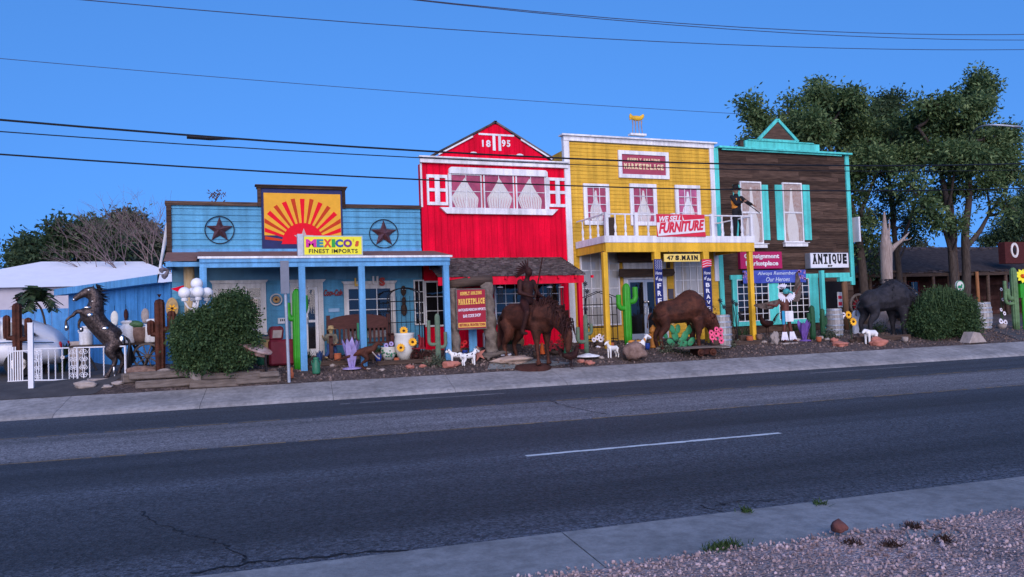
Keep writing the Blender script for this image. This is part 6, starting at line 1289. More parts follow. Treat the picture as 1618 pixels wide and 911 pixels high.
flowerpot(723, 560, 10, 14, mTerra, 'clay pot of bright red flowers at the marketplace sign foot', [(-7, 15, 5), (0, 18, 5), (7, 15, 5), (3, 12, 4), (-3, 12, 4), (12, 19, 4)], mPetalRed)
flowerpot(948, 548, 8, 18, mDarkWood, 'low box of pale lilac and white flowers behind the yellow post', [(-12, 12, 4), (-6, 15, 4), (0, 12, 5), (6, 15, 4), (12, 11, 4), (-2, 18, 3.5)], mPetalWhite)
FP = flowerpot(1131, 560, 10, 16, mDarkWood, 'pot of bright pink flowers on the grey cart beside the bison head', [(-8, 15, 5.5), (0, 20, 5.5), (8, 17, 5.5), (-4, 10, 5.5), (5, 9, 5.5), (-9, 22, 5), (9, 25, 5), (1, 27, 4.5)], mPetalPink)
FP.location.z += 13 / ppm(FP.location)
flowerpot(1325, 531, 8, 12, mStone, 'white flowers on tall stems before the grey barrel', [(-9, 30, 4.5), (-2, 34, 4.5), (6, 30, 4.5), (-5, 24, 4), (3, 24, 4), (-1, 16, 4), (10, 34, 4)], mPetalWhite)
flowerpot(1346, 541, 5, 8, mDarkWood, 'two large sunflowers on tall stems right of the white flowers', [(-6, 44, 6.5), (3, 33, 7)], mPetalYel)
flowerpot(1583, 519, 8, 14, mStone, 'dark stand with scattered white flowers before the dark wood building', [(-3, 30, 3), (2, 46, 3), (4, 24, 3.5), (-5, 12, 4.5), (5, 10, 4.5), (0, 62, 3), (8, 52, 2.5), (0, 8, 4)], mPetalWhite)
flowerpot(877, 560, 7, 20, mDarkWood, 'dark red flowers massed behind the bowed horse head by the red wall', [(-12, 10, 5), (-5, 14, 5), (3, 11, 5), (10, 14, 5), (16, 9, 5), (6, 20, 4), (-8, 20, 4)], mat('dark_red_petal', (.26, .008, .015), .7, .3, 9))
# prickly pear
t = thing('prickly_pear', 'teal-green metal prickly pear with round pads before the rusted bison', 'cactus ornament'); p = place(t, 1078, 552, 0); s = 1 / ppm(p); mPP = mat('pad_green', (.04, .24, .11), .5, .2, 6)
for x, z, r, a_ in ((-2, 10, 9, .2), (-10, 22, 9, -.4), (8, 21, 9, .5), (-17, 33, 7.5, -.5), (17, 31, 9, .6), (-20, 12, 8, -.9), (15, 12, 8, .8), (-4, 33, 7, .1), (-28, 24, 6, -.6), (4, 8, 8, 1.2)):
    b = local(); b.ell((x * s, (x % 3 - 1) * .07, z * s), (r * s * .66, .035, r * s * 1.05), Matrix.Rotation(a_, 3, 'Y'), 3); b.build('pad', mPP, t, smooth=True)
b = local(); [flower(b, b, (x * s, -.05, z * s), 3 * s, 8) for x, z in ((17, 42), (-28, 32), (-17, 42))]; b.build('blossom', mPetalPink if False else mStraw, t)
# hydrant
t = thing('fire_hydrant', 'faded orange-yellow fire hydrant left of the rusted bison', 'hydrant'); p = place(t, 1033, 549); s = 1 / ppm(p); mH = mat('hydrant_paint', (.50, .20, .04), .6, .25, 6); b = local(); b.lathe([(7 * s, 0), (7 * s, 2 * s), (5 * s, 3 * s), (5 * s, 24 * s), (6.5 * s, 25 * s), (6.5 * s, 27 * s), (5 * s, 31 * s), (2 * s, 34 * s), (1.4 * s, 36 * s)], (0, 0, 0), 18); b.build('body', mH, t, smooth=True)
for v in ((-1, 0), (1, 0), (0, -1)): b = local(); b.tube([(v[0] * 3 * s, v[1] * 3 * s, 20 * s), (v[0] * 8 * s, v[1] * 8 * s, 20 * s)], 2.6 * s, 10); b.build('outlet', mH, t)
# grey plank cart with small wheels
t = thing('plank_cart', 'low grey plank cart at the pavement edge below the pink flowers', 'cart'); p = place(t, 1108, 561, -.06); s = 1 / ppm(p); b = local()
for i in range(5): b.box(-40 * s - .03 * (i % 2), 40 * s, -.35 + i * .15, -.215 + i * .15, 12 * s, 14 * s + .004 * (i % 2))
b.build('planks', mGreyWood, t); b = local(); b.box(-12 * s, 14 * s, -.25, .25, 2 * s, 11.9 * s); b.build('axle_block', mRustDark, t)
for x in (-10, 12): wheel(t, (x * s, -.3, 5 * s), 4.4 * s, mRust, 6)
b = MB(); x, z = onY(1108, 535, 21.5).x, 0; q = onY(1108, 541, 21.5); b.prism([(q.x - .26, .62), (q.x + .26, .62)] + [(q.x + .26 * math.cos(a_), q.z + .02 + .30 * math.sin(a_)) for a_ in [PI * i / 12 for i in range(13)]], 21.47, 21.53); o = b.build('yellow_board', mYelTrim); tag(o, 'round-topped yellow board under the rusted bison belly', 'board')
# barrels
barrel(1141, 549, 52, 32, mBarrel, 'pale weathered barrel against the brown wall beside the bison head'); barrel(1320, 531, 44, 26, mBarrel, 'grey barrel in front of the dark doorway of the brown building'); barrel(1552, 519, 42, 30, mBarrel, 'pale grey barrel right of the round shrub with a log post behind')
# iron shelf rack and trellis
def rack(px, py, w_, h_, sh, lab, arch=True, name='iron_shelf', shelfm=None, diag=False, Y=None, nb=7):
    t = thing(name, lab, 'rack'); p = place(t, px, py) if Y is None else Vector((onY(px, py, Y).x, Y, ground(onY(px, py, Y).x, Y))); t.location = p; s = 1 / ppm(p); b = local(); W2, H, D = w_ * s / 2, h_ * s, .32
    for y in (-D / 2, D / 2):
        for x in (-W2, W2): b.tube([(x, y, 0), (x, y, H * .88)], .016, 6)
        if arch: b.tube([(W2 * math.cos(a_), y, H * .88 + H * .12 * math.sin(a_)) for a_ in [PI * i / 14 for i in range(15)]], .016, 6)
        else: b.tube([(-W2, y, H * .88), (0, y, H), (W2, y, H * .88)], .014, 6)
    b.build('frame', mIron, t)
    for f in sh:
        b = local(); b.tube([(-W2, -D / 2, f * H), (W2, -D / 2, f * H), (W2, D / 2, f * H), (-W2, D / 2, f * H), (-W2, -D / 2, f * H)], .012, 6)
        if f == sh[1]: b.box(-W2, W2, -D / 2, D / 2, f * H - .012, f * H + .012)
        b.build('shelf', mIron, t)
    b = local(); [b.tube([(-W2 + 2 * W2 * i / nb, D / 2, .02), (-W2 + 2 * W2 * i / nb, D / 2, H * .88)], .007, 5) for i in range(1, nb)]; b.build('back_bars', mIron, t); return t
rack(642, 572, 50, 104, (.15, .48, .66, .8), 'black iron baker rack between the second window and the red wall', Y=21.9)
rack(949, 540, 54, 84, (.1, .32, .55, .75), 'black iron trellis rack before the left window of the yellow shop', False, 'iron_trellis', Y=21.6, nb=8)
# totem mask on the wall
p = onY(638, 475, YF - .1); s = 1 / ppm(p); t = thing('totem_mask', 'dark carved totem with two stacked faces hanging on the blue wall', 'mask', p); b = local(); b.ell((0, 0, 16 * s), (.09, .07, .17)); b.ell((0, -.02, 0), (.07, .06, .14)); b.ell((0, 0, -14 * s), (.10, .07, .20)); b.ell((-.02, -.07, 15 * s), (.02, .03, .05)); sculpt('carving', b, mDarkWood, t, .018, 1); b = local(); [b.ell((x * .04, -.07, 18 * s), .014, sub=1) for x in (-1, 1)]; b.build('eyes', mCream, t)
# red wheel chair / metal wheels
t = thing('red_iron_seat', 'dull red iron implement seat with small wheels at the corner of the red wall', 'implement'); p = place(t, 662, 571, .2); s = 1 / ppm(p); wheel(t, (-8 * s, -.1, 9 * s), 8 * s, mRustDark, 8); wheel(t, (10 * s, -.1, 8 * s), 7 * s, mRustDark, 8); b = local(); b.tube(curve3([(-8 * s, 0, 9 * s), (0, 0, 18 * s), (4 * s, 0, 34 * s), (0, 0, 42 * s)], 5), .03, 8); b.box(-9 * s, 8 * s, -.18, .18, 20 * s, 22 * s); b.box(4 * s, 6 * s, -.15, .15, 22 * s, 38 * s); b.build('seat_frame', mat('dull_red_iron', (.20, .012, .02), .6, .3), t)
# blue plank behind the sign
b = MB(); x0, x1, z0, z1 = R(737, 458, 779, 560, 21.55); b.box(x0 + .05, x0 + .30, 21.5, 21.54, .62, z1 - .35); b.box(x1 - .22, x1, 21.5, 21.54, .62, z1); b.box(x0 + .30, x1 - .22, 21.505, 21.535, z1 - .6, z1 - .38); tag(b.build('blue_stand', mBlueTrim), 'light blue plank frame standing behind the marketplace sign', 'stand')
# log-framed marketplace sign
p = G(745, 562); Y_ = p.y; t = thing('log_sign', 'log-framed maroon SIMPLY AMAZING MARKETPLACE sign standing in the yard', 'sign', p); mRope = mat('twisted_log', (.10, .08, .07), .9, .3, 5, bump=.6, col2=(.24, .20, .17))
def Lp(px, py, dy=0): q = onY(px, py, Y_ + dy); return q - p
for (xa, ya, xb, yb_, r0) in ((721, 560, 714, 455, .14), (779, 562, 768, 446, .185)):
    A, B = Lp(xa, ya), Lp(xb, yb_); A.z = -.06; b = local(); n = 46; rings = []
    for i in range(n + 1):
        c_ = A.lerp(B, i / n); rings.append(b._v([(c_.x + r0 * (1 + .16 * math.cos(3 * (2 * PI * j / 18) + i * .62)) * math.cos(2 * PI * j / 18), r0 * (1 + .16 * math.cos(3 * (2 * PI * j / 18) + i * .62)) * math.sin(2 * PI * j / 18), c_.z) for j in range(18)]))
    for i in range(n):
        for j in range(18): b.b.faces.new((rings[i][j], rings[i][(j + 1) % 18], rings[i + 1][(j + 1) % 18], rings[i + 1][j]))
    b.build('log_post', mRope, t, smooth=True)
b = local(); A, B = Lp(708, 450), Lp(776, 442); b.tube([A, A.lerp(B, .5) + Vector((0, 0, .02)), B], [.13, .15, .16], 14); b.build('top_log', mDarkWood, t, smooth=True)
A, B = Lp(722, 519, -.2), Lp(766, 456, -.2); x0, x1, z0, z1 = A.x, B.x, A.z, B.z; W, H = x1 - x0, z1 - z0
b = local(); b.box(x0 - .02, x1 + .02, -.26, -.20, z0 - .04, z1 + .02); b.build('frame', mGreyWood, t); b = local(); b.box(x0 + .02, x1 - .02, -.265, -.2605, z0 + .0, z1 - .02); b.build('panel', mMaroon, t)
T = lambda s_, u0, u1, v0, v1, m, sl: text(s_, x0 + u0 * W, x0 + u1 * W, z0 + v0 * H, z0 + v1 * H, -.266, m, t, slab=sl, bold=.02, world=False, tilt=.02 * H)
T('SIMPLY AMAZING', .12, .86, .84, .93, mGold, True); T('MARKETPLACE', .05, .96, .60, .75, mGold, True); T('ANTIQUES-MEXICAN IMPORTS', .04, .97, .42, .50, mPetalWhite, False); T('BAR CODE SHOP', .2, .8, .27, .35, mPetalWhite, False)
b = local(); b.box(x0 + .03, x1 - .03, -.268, -.2655, z0 + .03, z0 + .115 * H + .03); b.build('lower_band', mGold, t); T('HISTORICAL FRONTIER TOWN', .06, .94, .055, .13, mMaroon, False) if False else text('HISTORICAL FRONTIER TOWN', x0 + .06 * W, x0 + .94 * W, z0 + .05 * H, z0 + .125 * H, -.2695, mMaroon, t, bold=.02, world=False)
# rocks, driftwood
rocks(712, 579, 26, mPinkStone, 'reddish angular rock at the pavement side of the spotted dogs', (1, .7, .45), 2); rocks(810, 572, 62, mat('tan_slab', (.33, .23, .18), .95, .2, 4, bump=.6, col2=(.50, .38, .32)), 'long tan slab of rock under the horse and rider', (1, .5, .22), 7)
rocks(1328, 546, 27, mPinkStone, 'low oval pink rock in front of the two sunflowers', (1, .6, .36), 6); rocks(1318, 540, 12, mPinkStone, 'small round pink stone beside the oval pink rock', (1, .8, .7), 8); rocks(1387, 545, 32, mPinkStone, 'banded pink rock right of the white calf', (1, .6, .5), 9)
for i, (px, py, s_, m) in enumerate(((1208, 541, 9, mStone), (604, 585, 9, mStone), (648, 581, 14, mPinkStone), (668, 579, 10, mPinkStone), (526, 578, 9, mStone), (918, 572, 13, mPinkStone), (931, 575, 16, mPinkStone), (863, 583, 10, mStone), (786, 561, 7, mPetalWhite), (795, 562, 8, mPetalWhite), (804, 561, 8, mPetalWhite), (945, 549, 8, mPetalWhite), (1296, 535, 12, mStone), (1040, 551, 8, mStone), (950, 566, 10, mStone), (1260, 538, 10, mStone), (1307, 537, 9, mStone))): rocks(px, py, s_, m, ['pale stone on the ground just left of the eagle dancer', 'pale stone right of the raptor statue', 'flat pink stone in front of the sunflower pot', 'second flat pink stone nearer the three-armed cactus', 'pale stone below the scarecrow boy', 'pink stone left of the white pedestal', 'pink flat stone closest to the pavement by the white pedestal', 'pale stone at the pavement side of the horse statue base', 'leftmost of three white stones behind the horse hind leg', 'middle one of three white stones behind the horse hind leg', 'rightmost of three white stones behind the horse hind leg', 'white stone by the lilac flower box', 'pale stone between the slim green cacti', 'pale stone by the hydrant foot', 'pale stone left of the white goat', 'pale stone at the violet agave', 'pale stone right of the slim green cacti'][i], (1, .7, .5), 20 + i, name='stone')
t = thing('driftwood', 'twisted pale driftwood log lying below the marketplace sign', 'driftwood'); p = place(t, 770, 568, -.12); s = 1 / ppm(p); b = local()
tubec(b, [(-32 * s, 0, 4 * s), (-15 * s, .05, 8 * s), (0, 0, 6 * s), (24 * s, 0, 10 * s), (38 * s, .05, 9 * s)], [.05, .08, .10, .06, .03]); tubec(b, [(-10 * s, 0, 7 * s), (-14 * s, -.1, 18 * s), (-20 * s, -.1, 22 * s)], [.06, .04, .015]); tubec(b, [(2 * s, 0, 6 * s), (0, -.15, 0)], [.07, .04]); tubec(b, [(10 * s, 0, 8 * s), (16 * s, -.1, 16 * s)], [.05, .02]); sculpt('wood', b, mGreyWood, t, .018, 2)
b = local(); P_ = []
t = thing('orange_cone_ornament', 'small orange cone-shaped lantern beside the horse forelegs', 'ornament'); p = place(t, 857, 560); s = 1 / ppm(p); b = local(); b.lathe([(5 * s, 0), (4.5 * s, 2 * s), (2 * s, 17 * s), (.6 * s, 19 * s)], (0, 0, 0), 18); b.build('cone', mOrange, t, smooth=True); b = local(); b.lathe([(6 * s, -.01), (6 * s, .02)], (0, 0, 0), 18); b.build('foot', mRustDark, t)
t = thing('bottle_ornament', 'slim dark green cone ornament with a white tip by the white corner board', 'ornament'); p = place(t, 897, 563); s = 1 / ppm(p); b = local(); b.lathe([(7 * s, 0), (6 * s, 6 * s), (3 * s, 24 * s), (1.5 * s, 30 * s)], (0, 0, 0), 14); b.build('body', mGreen2, t, smooth=True); b = local(); b.ell((0, 0, 34 * s), (2 * s, 2 * s, 5 * s)); b.build('tip', mPetalWhite, t)
p = G(826, 558); b = local(); b.rock((0, 0, 20 / ppm(p)), (.22, .16, .42), 31, 3, .2); o = b.build('standing_rock', mat('ochre_rock', (.35, .17, .07), .9, .4, 5, bump=.6), smooth=True); o.location = p + Vector((0, .5, 0)); tag(o, 'upright ochre rock behind the belly of the ridden horse', 'rock')
# iron flowers on stems
def ironflower(px, py, pts, lab):
    t = thing('iron_flowers', lab, 'ornament'); p = G(px, py); t.location = p; s = 1 / ppm(p); b = local(); c_ = local()
    for x, z in pts: b.tube(curve3([(0, 0, 0), (x * .3 * s, 0, z * .5 * s), (x * s, -.03, z * s)], 4), .012, 5); flower(c_, c_, (x * s, -.05, z * s), 4.5 * s, 7)
    b.build('stems', mIron, t); c_.build('blooms', mIron, t)
ironflower(1097, 548, [(-20, 76), (-13, 86), (8, 78), (16, 68)], 'black iron flowers rising above the back of the rusted bison'); ironflower(1166, 540, [(-32, 66), (-25, 56), (-8, 64), (4, 44), (-2, 60)], 'black iron flowers on long stems left of the turquoise window')
ironflower(925, 562-4, [(3, 110), (2, 70), (4, 46), (6, 98)], 'black and red iron spinner flowers at the red awning post')
# stump by the dancer, tombstone, wheel
rocks(1225, 542, 20, mStone, 'pale upright stump stone left of the eagle dancer legs', (.7, .6, 1.2), 12, name='stump')
t = thing('arched_marker', 'white arched board marker right of the sunflowers', 'marker'); p = place(t, 1355, 527); s = 1 / ppm(p); b = local(); b.prism([(-8 * s, 0), (8 * s, 0)] + [(8 * s * math.cos(a_), (29 + 8 * math.sin(a_)) * s) for a_ in [PI * i / 14 for i in range(15)]], -.04, .04); b.build('board', mat('marker_white', (.60, .64, .74), .7, .15, 4), t); b = local(); b.tube([(2 * s, -.05, 2 * s), (5 * s, -.06, 22 * s)], .02, 6); b.build('dark_streak', mIron, t)
t = thing('wagon_wheel', 'old wooden wagon wheel with a red board behind it beside the log post', 'wagon wheel'); p = G(1358, 522) + Vector((.3, .9, 0)); p.z = ground(p.x, p.y); t.location = p; s = 1 / ppm(p); q = onY(1357, 482, p.y); wheel(t, (q.x - p.x, 0, q.z - p.z), 17 * s, mGreyWood, 10, rr=.05); b = local(); b.prism([(q.x - p.x + 11 * s * math.cos(a_) + 2 * s, q.z - p.z + 9 * s * math.sin(a_)) for a_ in [2 * PI * i / 16 for i in range(16)]], .06, .09); b.build('red_board', mat('dark_red_board', (.20, .01, .02), .7, .2), t); b = local(); b.tube([(q.x - p.x, 0, 0), (q.x - p.x, .12, q.z - p.z)], .05, 8); b.build('prop', mGreyWood, t)
x0, x1, z0, z1 = R(1324, 461, 1331, 485, YF - .5); t = thing('doorway_notice', 'small red and white notice standing in the dark doorway', 'notice', ((x0 + x1) / 2, YF - .5, z0)); MB().box(x0, x1, YF - .5, YF - .47, z0, z1).build('board', mWhite, t); b = MB(); [b.box(x0 + .02, x1 - .02, YF - .503, YF - .5005, z0 + a_ * (z1 - z0), z0 + c_ * (z1 - z0)) for a_, c_ in ((.1, .35), (.55, .75))]; b.build('print', mBanR, t)
# low timber under the black bison
p = G(1400, 537); b = local(); b.box(-1.3, 1.0, -.1, .12, -.02, .16); o = b.build('timber', mDarkWood, bevel=.02); o.location = p; o.rotation_euler = (0, 0, -.05); tag(o, 'dark low timber lying in front of the black bison legs', 'timber')
# concrete stub
p = G(1540, 541); b = local(); b.prism([(-.5, 0), (.35, 0), (.05, .33), (-.25, .38)], -.2, .2); o = b.build('concrete_stub', mStone, bevel=.02); o.location = p; tag(o, 'pale sloping concrete block at the right foot of the round shrub', 'concrete block')

# ================================================================== WHITE CAR (rounded older saloon, only its tail in the frame)
p = G(60, 600) + Vector((0, 1.5, 0)); p.z = ground(p.x, p.y); k = ppm(p); tail = onY(98, 560, p.y).x
t = thing('parked_car', 'white rounded old car parked behind the slatted fence', 'car', (tail, p.y + .5, p.z), scale=1.16); mCar = mat('white_car_enamel', (.70, .72, .78), .4, .03, 3, coat=.15, spec=.4)
st = [(0, .62, .32, .76, .40), (-.06, .74, .26, .88, .55), (-.28, .82, .24, .99, .68), (-.9, .84, .26, 1.02, .74), (-2.2, .86, .26, .98, .78), (-3.3, .84, .28, .92, .74), (-3.9, .74, .34, .82, .6), (-4.15, .5, .42, .62, .4)]
def loft(st, m, name, par, n=24, pw=2.6):
    b = local(); rings = []
    for x, hw, z0, z1, _ in st:
        cz, hz = (z0 + z1) / 2, (z1 - z0) / 2; r = []
        for j in range(n):
            a = 2 * PI * j / n; c_, s_ = math.cos(a), math.sin(a); r.append((x, hw * math.copysign(abs(c_) ** (2 / pw), c_), cz + hz * math.copysign(abs(s_) ** (2 / pw), s_)))
        rings.append(b._v(r))
    for i in range(len(rings) - 1):
        for j in range(n): b.b.faces.new((rings[i][j], rings[i][(j + 1) % n], rings[i + 1][(j + 1) % n], rings[i + 1][j]))
    b.b.faces.new(rings[0][::-1]); b.b.faces.new(rings[-1]); return b.build(name, m, par, smooth=True)
bd = loft(st, mCar, 'body', t); roof = [(-.04, .58, .62, .90, 0), (-.16, .64, .64, 1.08, 0), (-.42, .67, .66, 1.27, 0), (-.8, .68, .74, 1.41, 0), (-1.3, .68, .82, 1.48, 0), (-2.3, .67, .82, 1.44, 0), (-2.8, .62, .82, 1.2, 0), (-3.1, .55, .82, .95, 0)]; loft(roof, mCar, 'roof', t)
b = local(); mCG = mat('car_glass', (.03, .04, .06), .08, .1, 3, spec=.8)
b.prism([(-.45, .98), (-1.15, .98), (-1.15, 1.36), (-.80, 1.28)], -.735, -.6); b.build('side_window', mCG, t); b = local(); b.prism([(-1.28, .98), (-2.3, .98), (-2.1, 1.33), (-1.28, 1.38)], -.74, -.6); b.build('side_window', mCG, t)
for x in (-.85, -3.2):
    for s in (-1, 1):
        b = local(); b.tube([(x, s * .62, .31), (x, s * .84, .31)], .31, 24); w_ = b.build('wheel', mat('tyre', (.015, .015, .016), .8), t); b = local(); b.tube([(x, s * .78, .31), (x, s * .855, .31)], .17, 18); b.build('hubcap', mChrome, w_)
b = local(); b.tube([(-.1, -.83, .80), (-.9, -.865, .84), (-2.2, -.885, .84), (-3.3, -.86, .80)], .018, 6); b.build('side_trim', mChrome, t)
b = local(); b.tube([(.06, -.7, .42), (.10, 0, .42), (.06, .7, .42)], .05, 8); b.build('bumper', mChrome, t)
for s in (-1, 1): b = local(); b.ell((-.02, s * .52, .72), (.05, .05, .10)); b.build('tail_light', mat('tail_red', (.4, .01, .02), .3), t)

# ================================================================== BUILDINGS FAR LEFT AND RIGHT
Yw = 38.0; q0, q1, qr = onY(50, 411, Yw + 3), onY(205, 411, Yw + 3), onY(262, 432, Yw); ql = onY(-40, 437, Yw); ez = (qr.z + ql.z) / 2 - .5
t = thing('white_roofed_hall', 'long pale building with a white hipped roof at the left edge', 'building', (q0.x, Yw + 5, .9)); b = MB(); A = (ql.x - 3, Yw, ez); B = (qr.x + 1.5, Yw, ez); Cc = (qr.x + 1.5, Yw + 12, ez); D = (ql.x - 3, Yw + 12, ez); r0 = (q0.x, Yw + 5, q0.z + .1); r1 = (q1.x + .4, Yw + 5, q1.z + .1)
b.quad(A, B, r1, r0); b.b.faces.new(b._v([B, Cc, r1])); b.quad(Cc, D, r0, r1); b.b.faces.new(b._v([D, A, r0])); b.build('roof', mat('white_membrane', (.80, .80, .84), .7, .04, 2), t)
b = MB(); b.box(A[0] + .4, B[0] - .4, Yw + .3, Yw + 11.6, .2, ez); b.build('wall', mat('pale_lilac_wall', (.48, .46, .52), .8, .05, 3), t)
b = MB(); z1 = onY(60, 488, 33).z
for i in range(70): x = -22 + i * .28; b.box(x, x + .27, 33 - (.02 if i % 2 else 0), 33.03, .2, z1 + (.01 if i % 3 else 0))
b = tag(b.build('blue_fence', mBlueDeep), 'bright blue vertical-board fence behind the white car', 'fence')
# leaning white pole by the blue shop
A, B = onY(248, 447, 24.0), onY(266, 352, 23.4); b = MB(); b.tube([A, B], [.02, .065], 10); tag(b.build('leaning_pole', mWhite), 'thin white pole leaning against the left end of the blue false front', 'pole')
# dark wooden arcade building on the right
Yr = 30.0; t = thing('timber_arcade', 'long low dark wooden building with a sagging shingle porch roof on the right', 'building', (30, 34, .9)); xl = 21.5; xr = 62; e0, e1 = onY(1420, 433.5, Yr), onY(1600, 427, Yr); ez = (e0.z + e1.z) / 2; rg = onY(1500, 391, 35.5).z; md = onY(1500, 418, 32.5).z
b = MB(); rn = random.Random(9)
for j in range(16):
    f0, f1 = j / 16, (j + 1.2) / 16; ya, yb2 = Yr + 5.5 * f0, Yr + 5.5 * f1; 
    zf = lambda y: ez + (md - ez) * (y - Yr) / 2.5 if y < Yr + 2.5 else md + (rg - md) * (y - Yr - 2.5) / 3
    x = xl
    while x < xr:
        x2 = x + rn.uniform(.2, .55); l = rn.uniform(.0, .05); dd = rn.uniform(-.05, .05); b.quad((x, ya + dd, zf(ya) + l + .03), (x2 - .01, ya + dd, zf(ya) + l + .03), (x2 - .01, yb2, zf(yb2) + .02), (x, yb2, zf(yb2) + .02)); b.quad((x, ya + dd, zf(ya) + l + .03), (x2 - .01, ya + dd, zf(ya) + l + .03), (x2 - .01, ya + dd + .003, zf(ya) + l - .02), (x, ya + dd + .003, zf(ya) + l - .02)); x = x2
b.quad((xl, Yr, ez), (xr, Yr, ez), (xr, Yr + 5.5, rg), (xl, Yr + 5.5, rg)); b.quad((xl, Yr + 5.5, rg), (xr, Yr + 5.5, rg), (xr, Yr + 12, ez), (xl, Yr + 12, ez)); b.build('shingle_roof', mat('old_shake', (.03, .022, .022), .95, .4, 4, island=.5, col2=(.085, .068, .065), spec=.1), t)
siding(xl + .3, xr, .7, ez + .4, Yr + 2.2, .22, jitter=.01).build('wall', mat('dark_red_planks', (.025, .010, .009), .9, .4, 4, island=.5, col2=(.06, .03, .026), spec=.1), t)
for px in (1375, 1430, 1475, 1500, 1562, 1590, 1640):
    x = onY(px, 450, Yr + .1).x; b = MB(); b.tube([(x, Yr + .12, .8), (x + rn.uniform(-.05, .05), Yr + .12, 1.8), (x, Yr + .12, ez)], [.11, .10, .09], 10); b.build('porch_log', mDarkWood if px != 1562 else mDarkWood, t, smooth=True)
x = onY(1547, 450, Yr - .2).x; b = MB(); b.tube([(x, Yr - .1, .8), (x, Yr - .1, ez + .02)], [.10, .09], 10); b.build('porch_log', mat('orange_log', (.30, .13, .055), .8, .2, 5, stretch=(3, 3, .5)), t, smooth=True)
b = MB(); b.box(xl + .3, xr, Yr + .02, Yr + .2, ez - .18, ez - .01); b.build('porch_beam', mDarkWood, t)
for px0, px1 in ((1437, 1452), (1592, 1600)): x0, x1, z0, z1 = R(px0, 445, px1, 480, Yr + 2.1); window(t, (x0, x1, z0, z1), Yr + 2.18, 2, 2, .06, fm=mat('old_red_trim', (.10, .012, .015), .8))
# emblem board with an oval ring
x0, x1, z0, z1 = R(1588, 382, 1622, 409, Yr - .1); t = thing('emblem_board', 'dark red board with a white oval ring and dark animal on the arcade roof edge', 'sign', ((x0 + x1) / 2, Yr - .1, z0)); MB().box(x0, x1, Yr - .1, Yr + .3, z0 - .25, z1).build('board', mat('dark_red_board2', (.07, .015, .015), .9, .3, 4, stretch=(1, 1, 5)), t); c = onY(1603, 395, Yr - .12); s = 1 / ppm(c)
b = MB(); n = 28; O = [(c.x + 8.5 * s * math.cos(2 * PI * i / n), c.z + 12 * s * math.sin(2 * PI * i / n)) for i in range(n)]; I = [(c.x + 5.3 * s * math.cos(2 * PI * i / n), c.z + 8 * s * math.sin(2 * PI * i / n)) for i in range(n)]
for i in range(n): j = (i + 1) % n; b.prism([O[i], O[j], I[j], I[i]], Yr - .15, Yr - .103)
b.build('oval_ring', mCream, t); b = MB(); b.ell((c.x, Yr - .12, c.z), (3 * s, .04, 4.5 * s)); b.ell((c.x - 2.4 * s, Yr - .12, c.z + 3.5 * s), (2 * s, .04, 2 * s)); [b.tube([(c.x + q * s, Yr - .12, c.z - 3 * s), (c.x + q * 1.4 * s, Yr - .12, c.z - 6.5 * s)], .03, 6) for q in (-2, 1.8)]; b.build('animal_silhouette', mBlack, t)
# round green-and-white sign on a post
p = G(1513, 540) + Vector((0, 1.2, 0)); p.z = ground(p.x, p.y); c = onY(1516, 451.5, p.y); s = 1 / ppm(c); t = thing('round_sign', 'round white sign with a green figure above the round shrub', 'sign', p); c = c - p
b = local(); b.tube([(c.x, .04, 0), (c.x, .04, c.z)], .03, 8); b.build('post', mGalv, t); b = local(); b.tube([(c.x, -.03, c.z), (c.x, .03, c.z)], 8.5 * s, 32); b.build('disc', mCeram, t); b = local(); b.prism([(c.x + (x_) * s, c.z + z_ * s) for x_, z_ in ((-6, -1), (-2, 1), (0, 0), (3, 3), (5, 2), (4, -1), (4, -4), (1, -3), (-3, -4), (-5, -3))], -.042, -.032); b.build('figure', mat('sign_green', (.02, .22, .10), .5), t); b = local(); b.tube([(c.x + 8.2 * s * math.cos(2 * PI * i / 32), -.03, c.z + 8.2 * s * math.sin(2 * PI * i / 32)) for i in range(33)], .015, 6, False); b.build('rim', MATS['sign_green'], t)
# cactus and bright flower at the right frame edge
saguaro('wild_cactus', 'tall pale green cactus with drooping arms at the right edge before the dark building', 1606, 520, 98, 10, [(-1, .50, .10, .66, .7), (-1, .42, .16, .78, .5)], mat('pale_green_skin', (.11, .20, .09), .7, .3, 6)); 
t = thing('metal_flower', 'yellow-topped bright green metal flower at the right edge', 'ornament'); p = place(t, 1619, 520); s = 1 / ppm(p); a, c_ = local(), local(); flower(a, c_, (0, -.05, 84 * s), 12 * s, 10, (-.3, -1, .3)); a.build('petals', mSignY, t); c_.build('centre', mOrange, t); b = local(); b.tube([(0, 0, 0), (0, 0, 84 * s)], .05, 8); b.box(-7 * s, 6 * s, -.05, .05, 50 * s, 72 * s); b.build('stem', mCactus, t)
# dead tree trunk
p = G(1404, 523) + Vector((0, .6, 0)); p.z = ground(p.x, p.y); t = thing('dead_tree', 'bleached dead tree trunk with broken limbs behind the black bison', 'dead tree', p)
def L2(px, py, dy=0): return onY(px, py, p.y + dy) - p
b = local(); s = 1 / ppm(p); A = [Vector((0, 0, -.1)), L2(1402, 480), L2(1401, 430), L2(1400, 390), L2(1398, 362), L2(1397, 334)]; tubec(b, A, [.26, .19, .21, .22, .10, .03], 14); tubec(b, [L2(1405, 398), L2(1414, 388), L2(1426, 378), L2(1437, 366)], [.12, .09, .06, .02], 10); tubec(b, [L2(1403, 378), L2(1405, 360), L2(1405, 345)], [.08, .04, .015], 8); tubec(b, [L2(1424, 380), L2(1436, 378), L2(1441, 374)], [.04, .025, .01], 8)
for q in (-1, 1): tubec(b, [(0, 0, .3), (q * .25, -.1, .1), (q * .4, -.15, -.05)], [.16, .1, .05], 8)
mBl = mat('bleached_wood', (.20, .15, .13), .9, .3, 5, bump=.8, bscale=12, stretch=(5, 5, .5), col2=(.42, .34, .30)); sculpt('trunk', b, mBl, t, .028, 1)

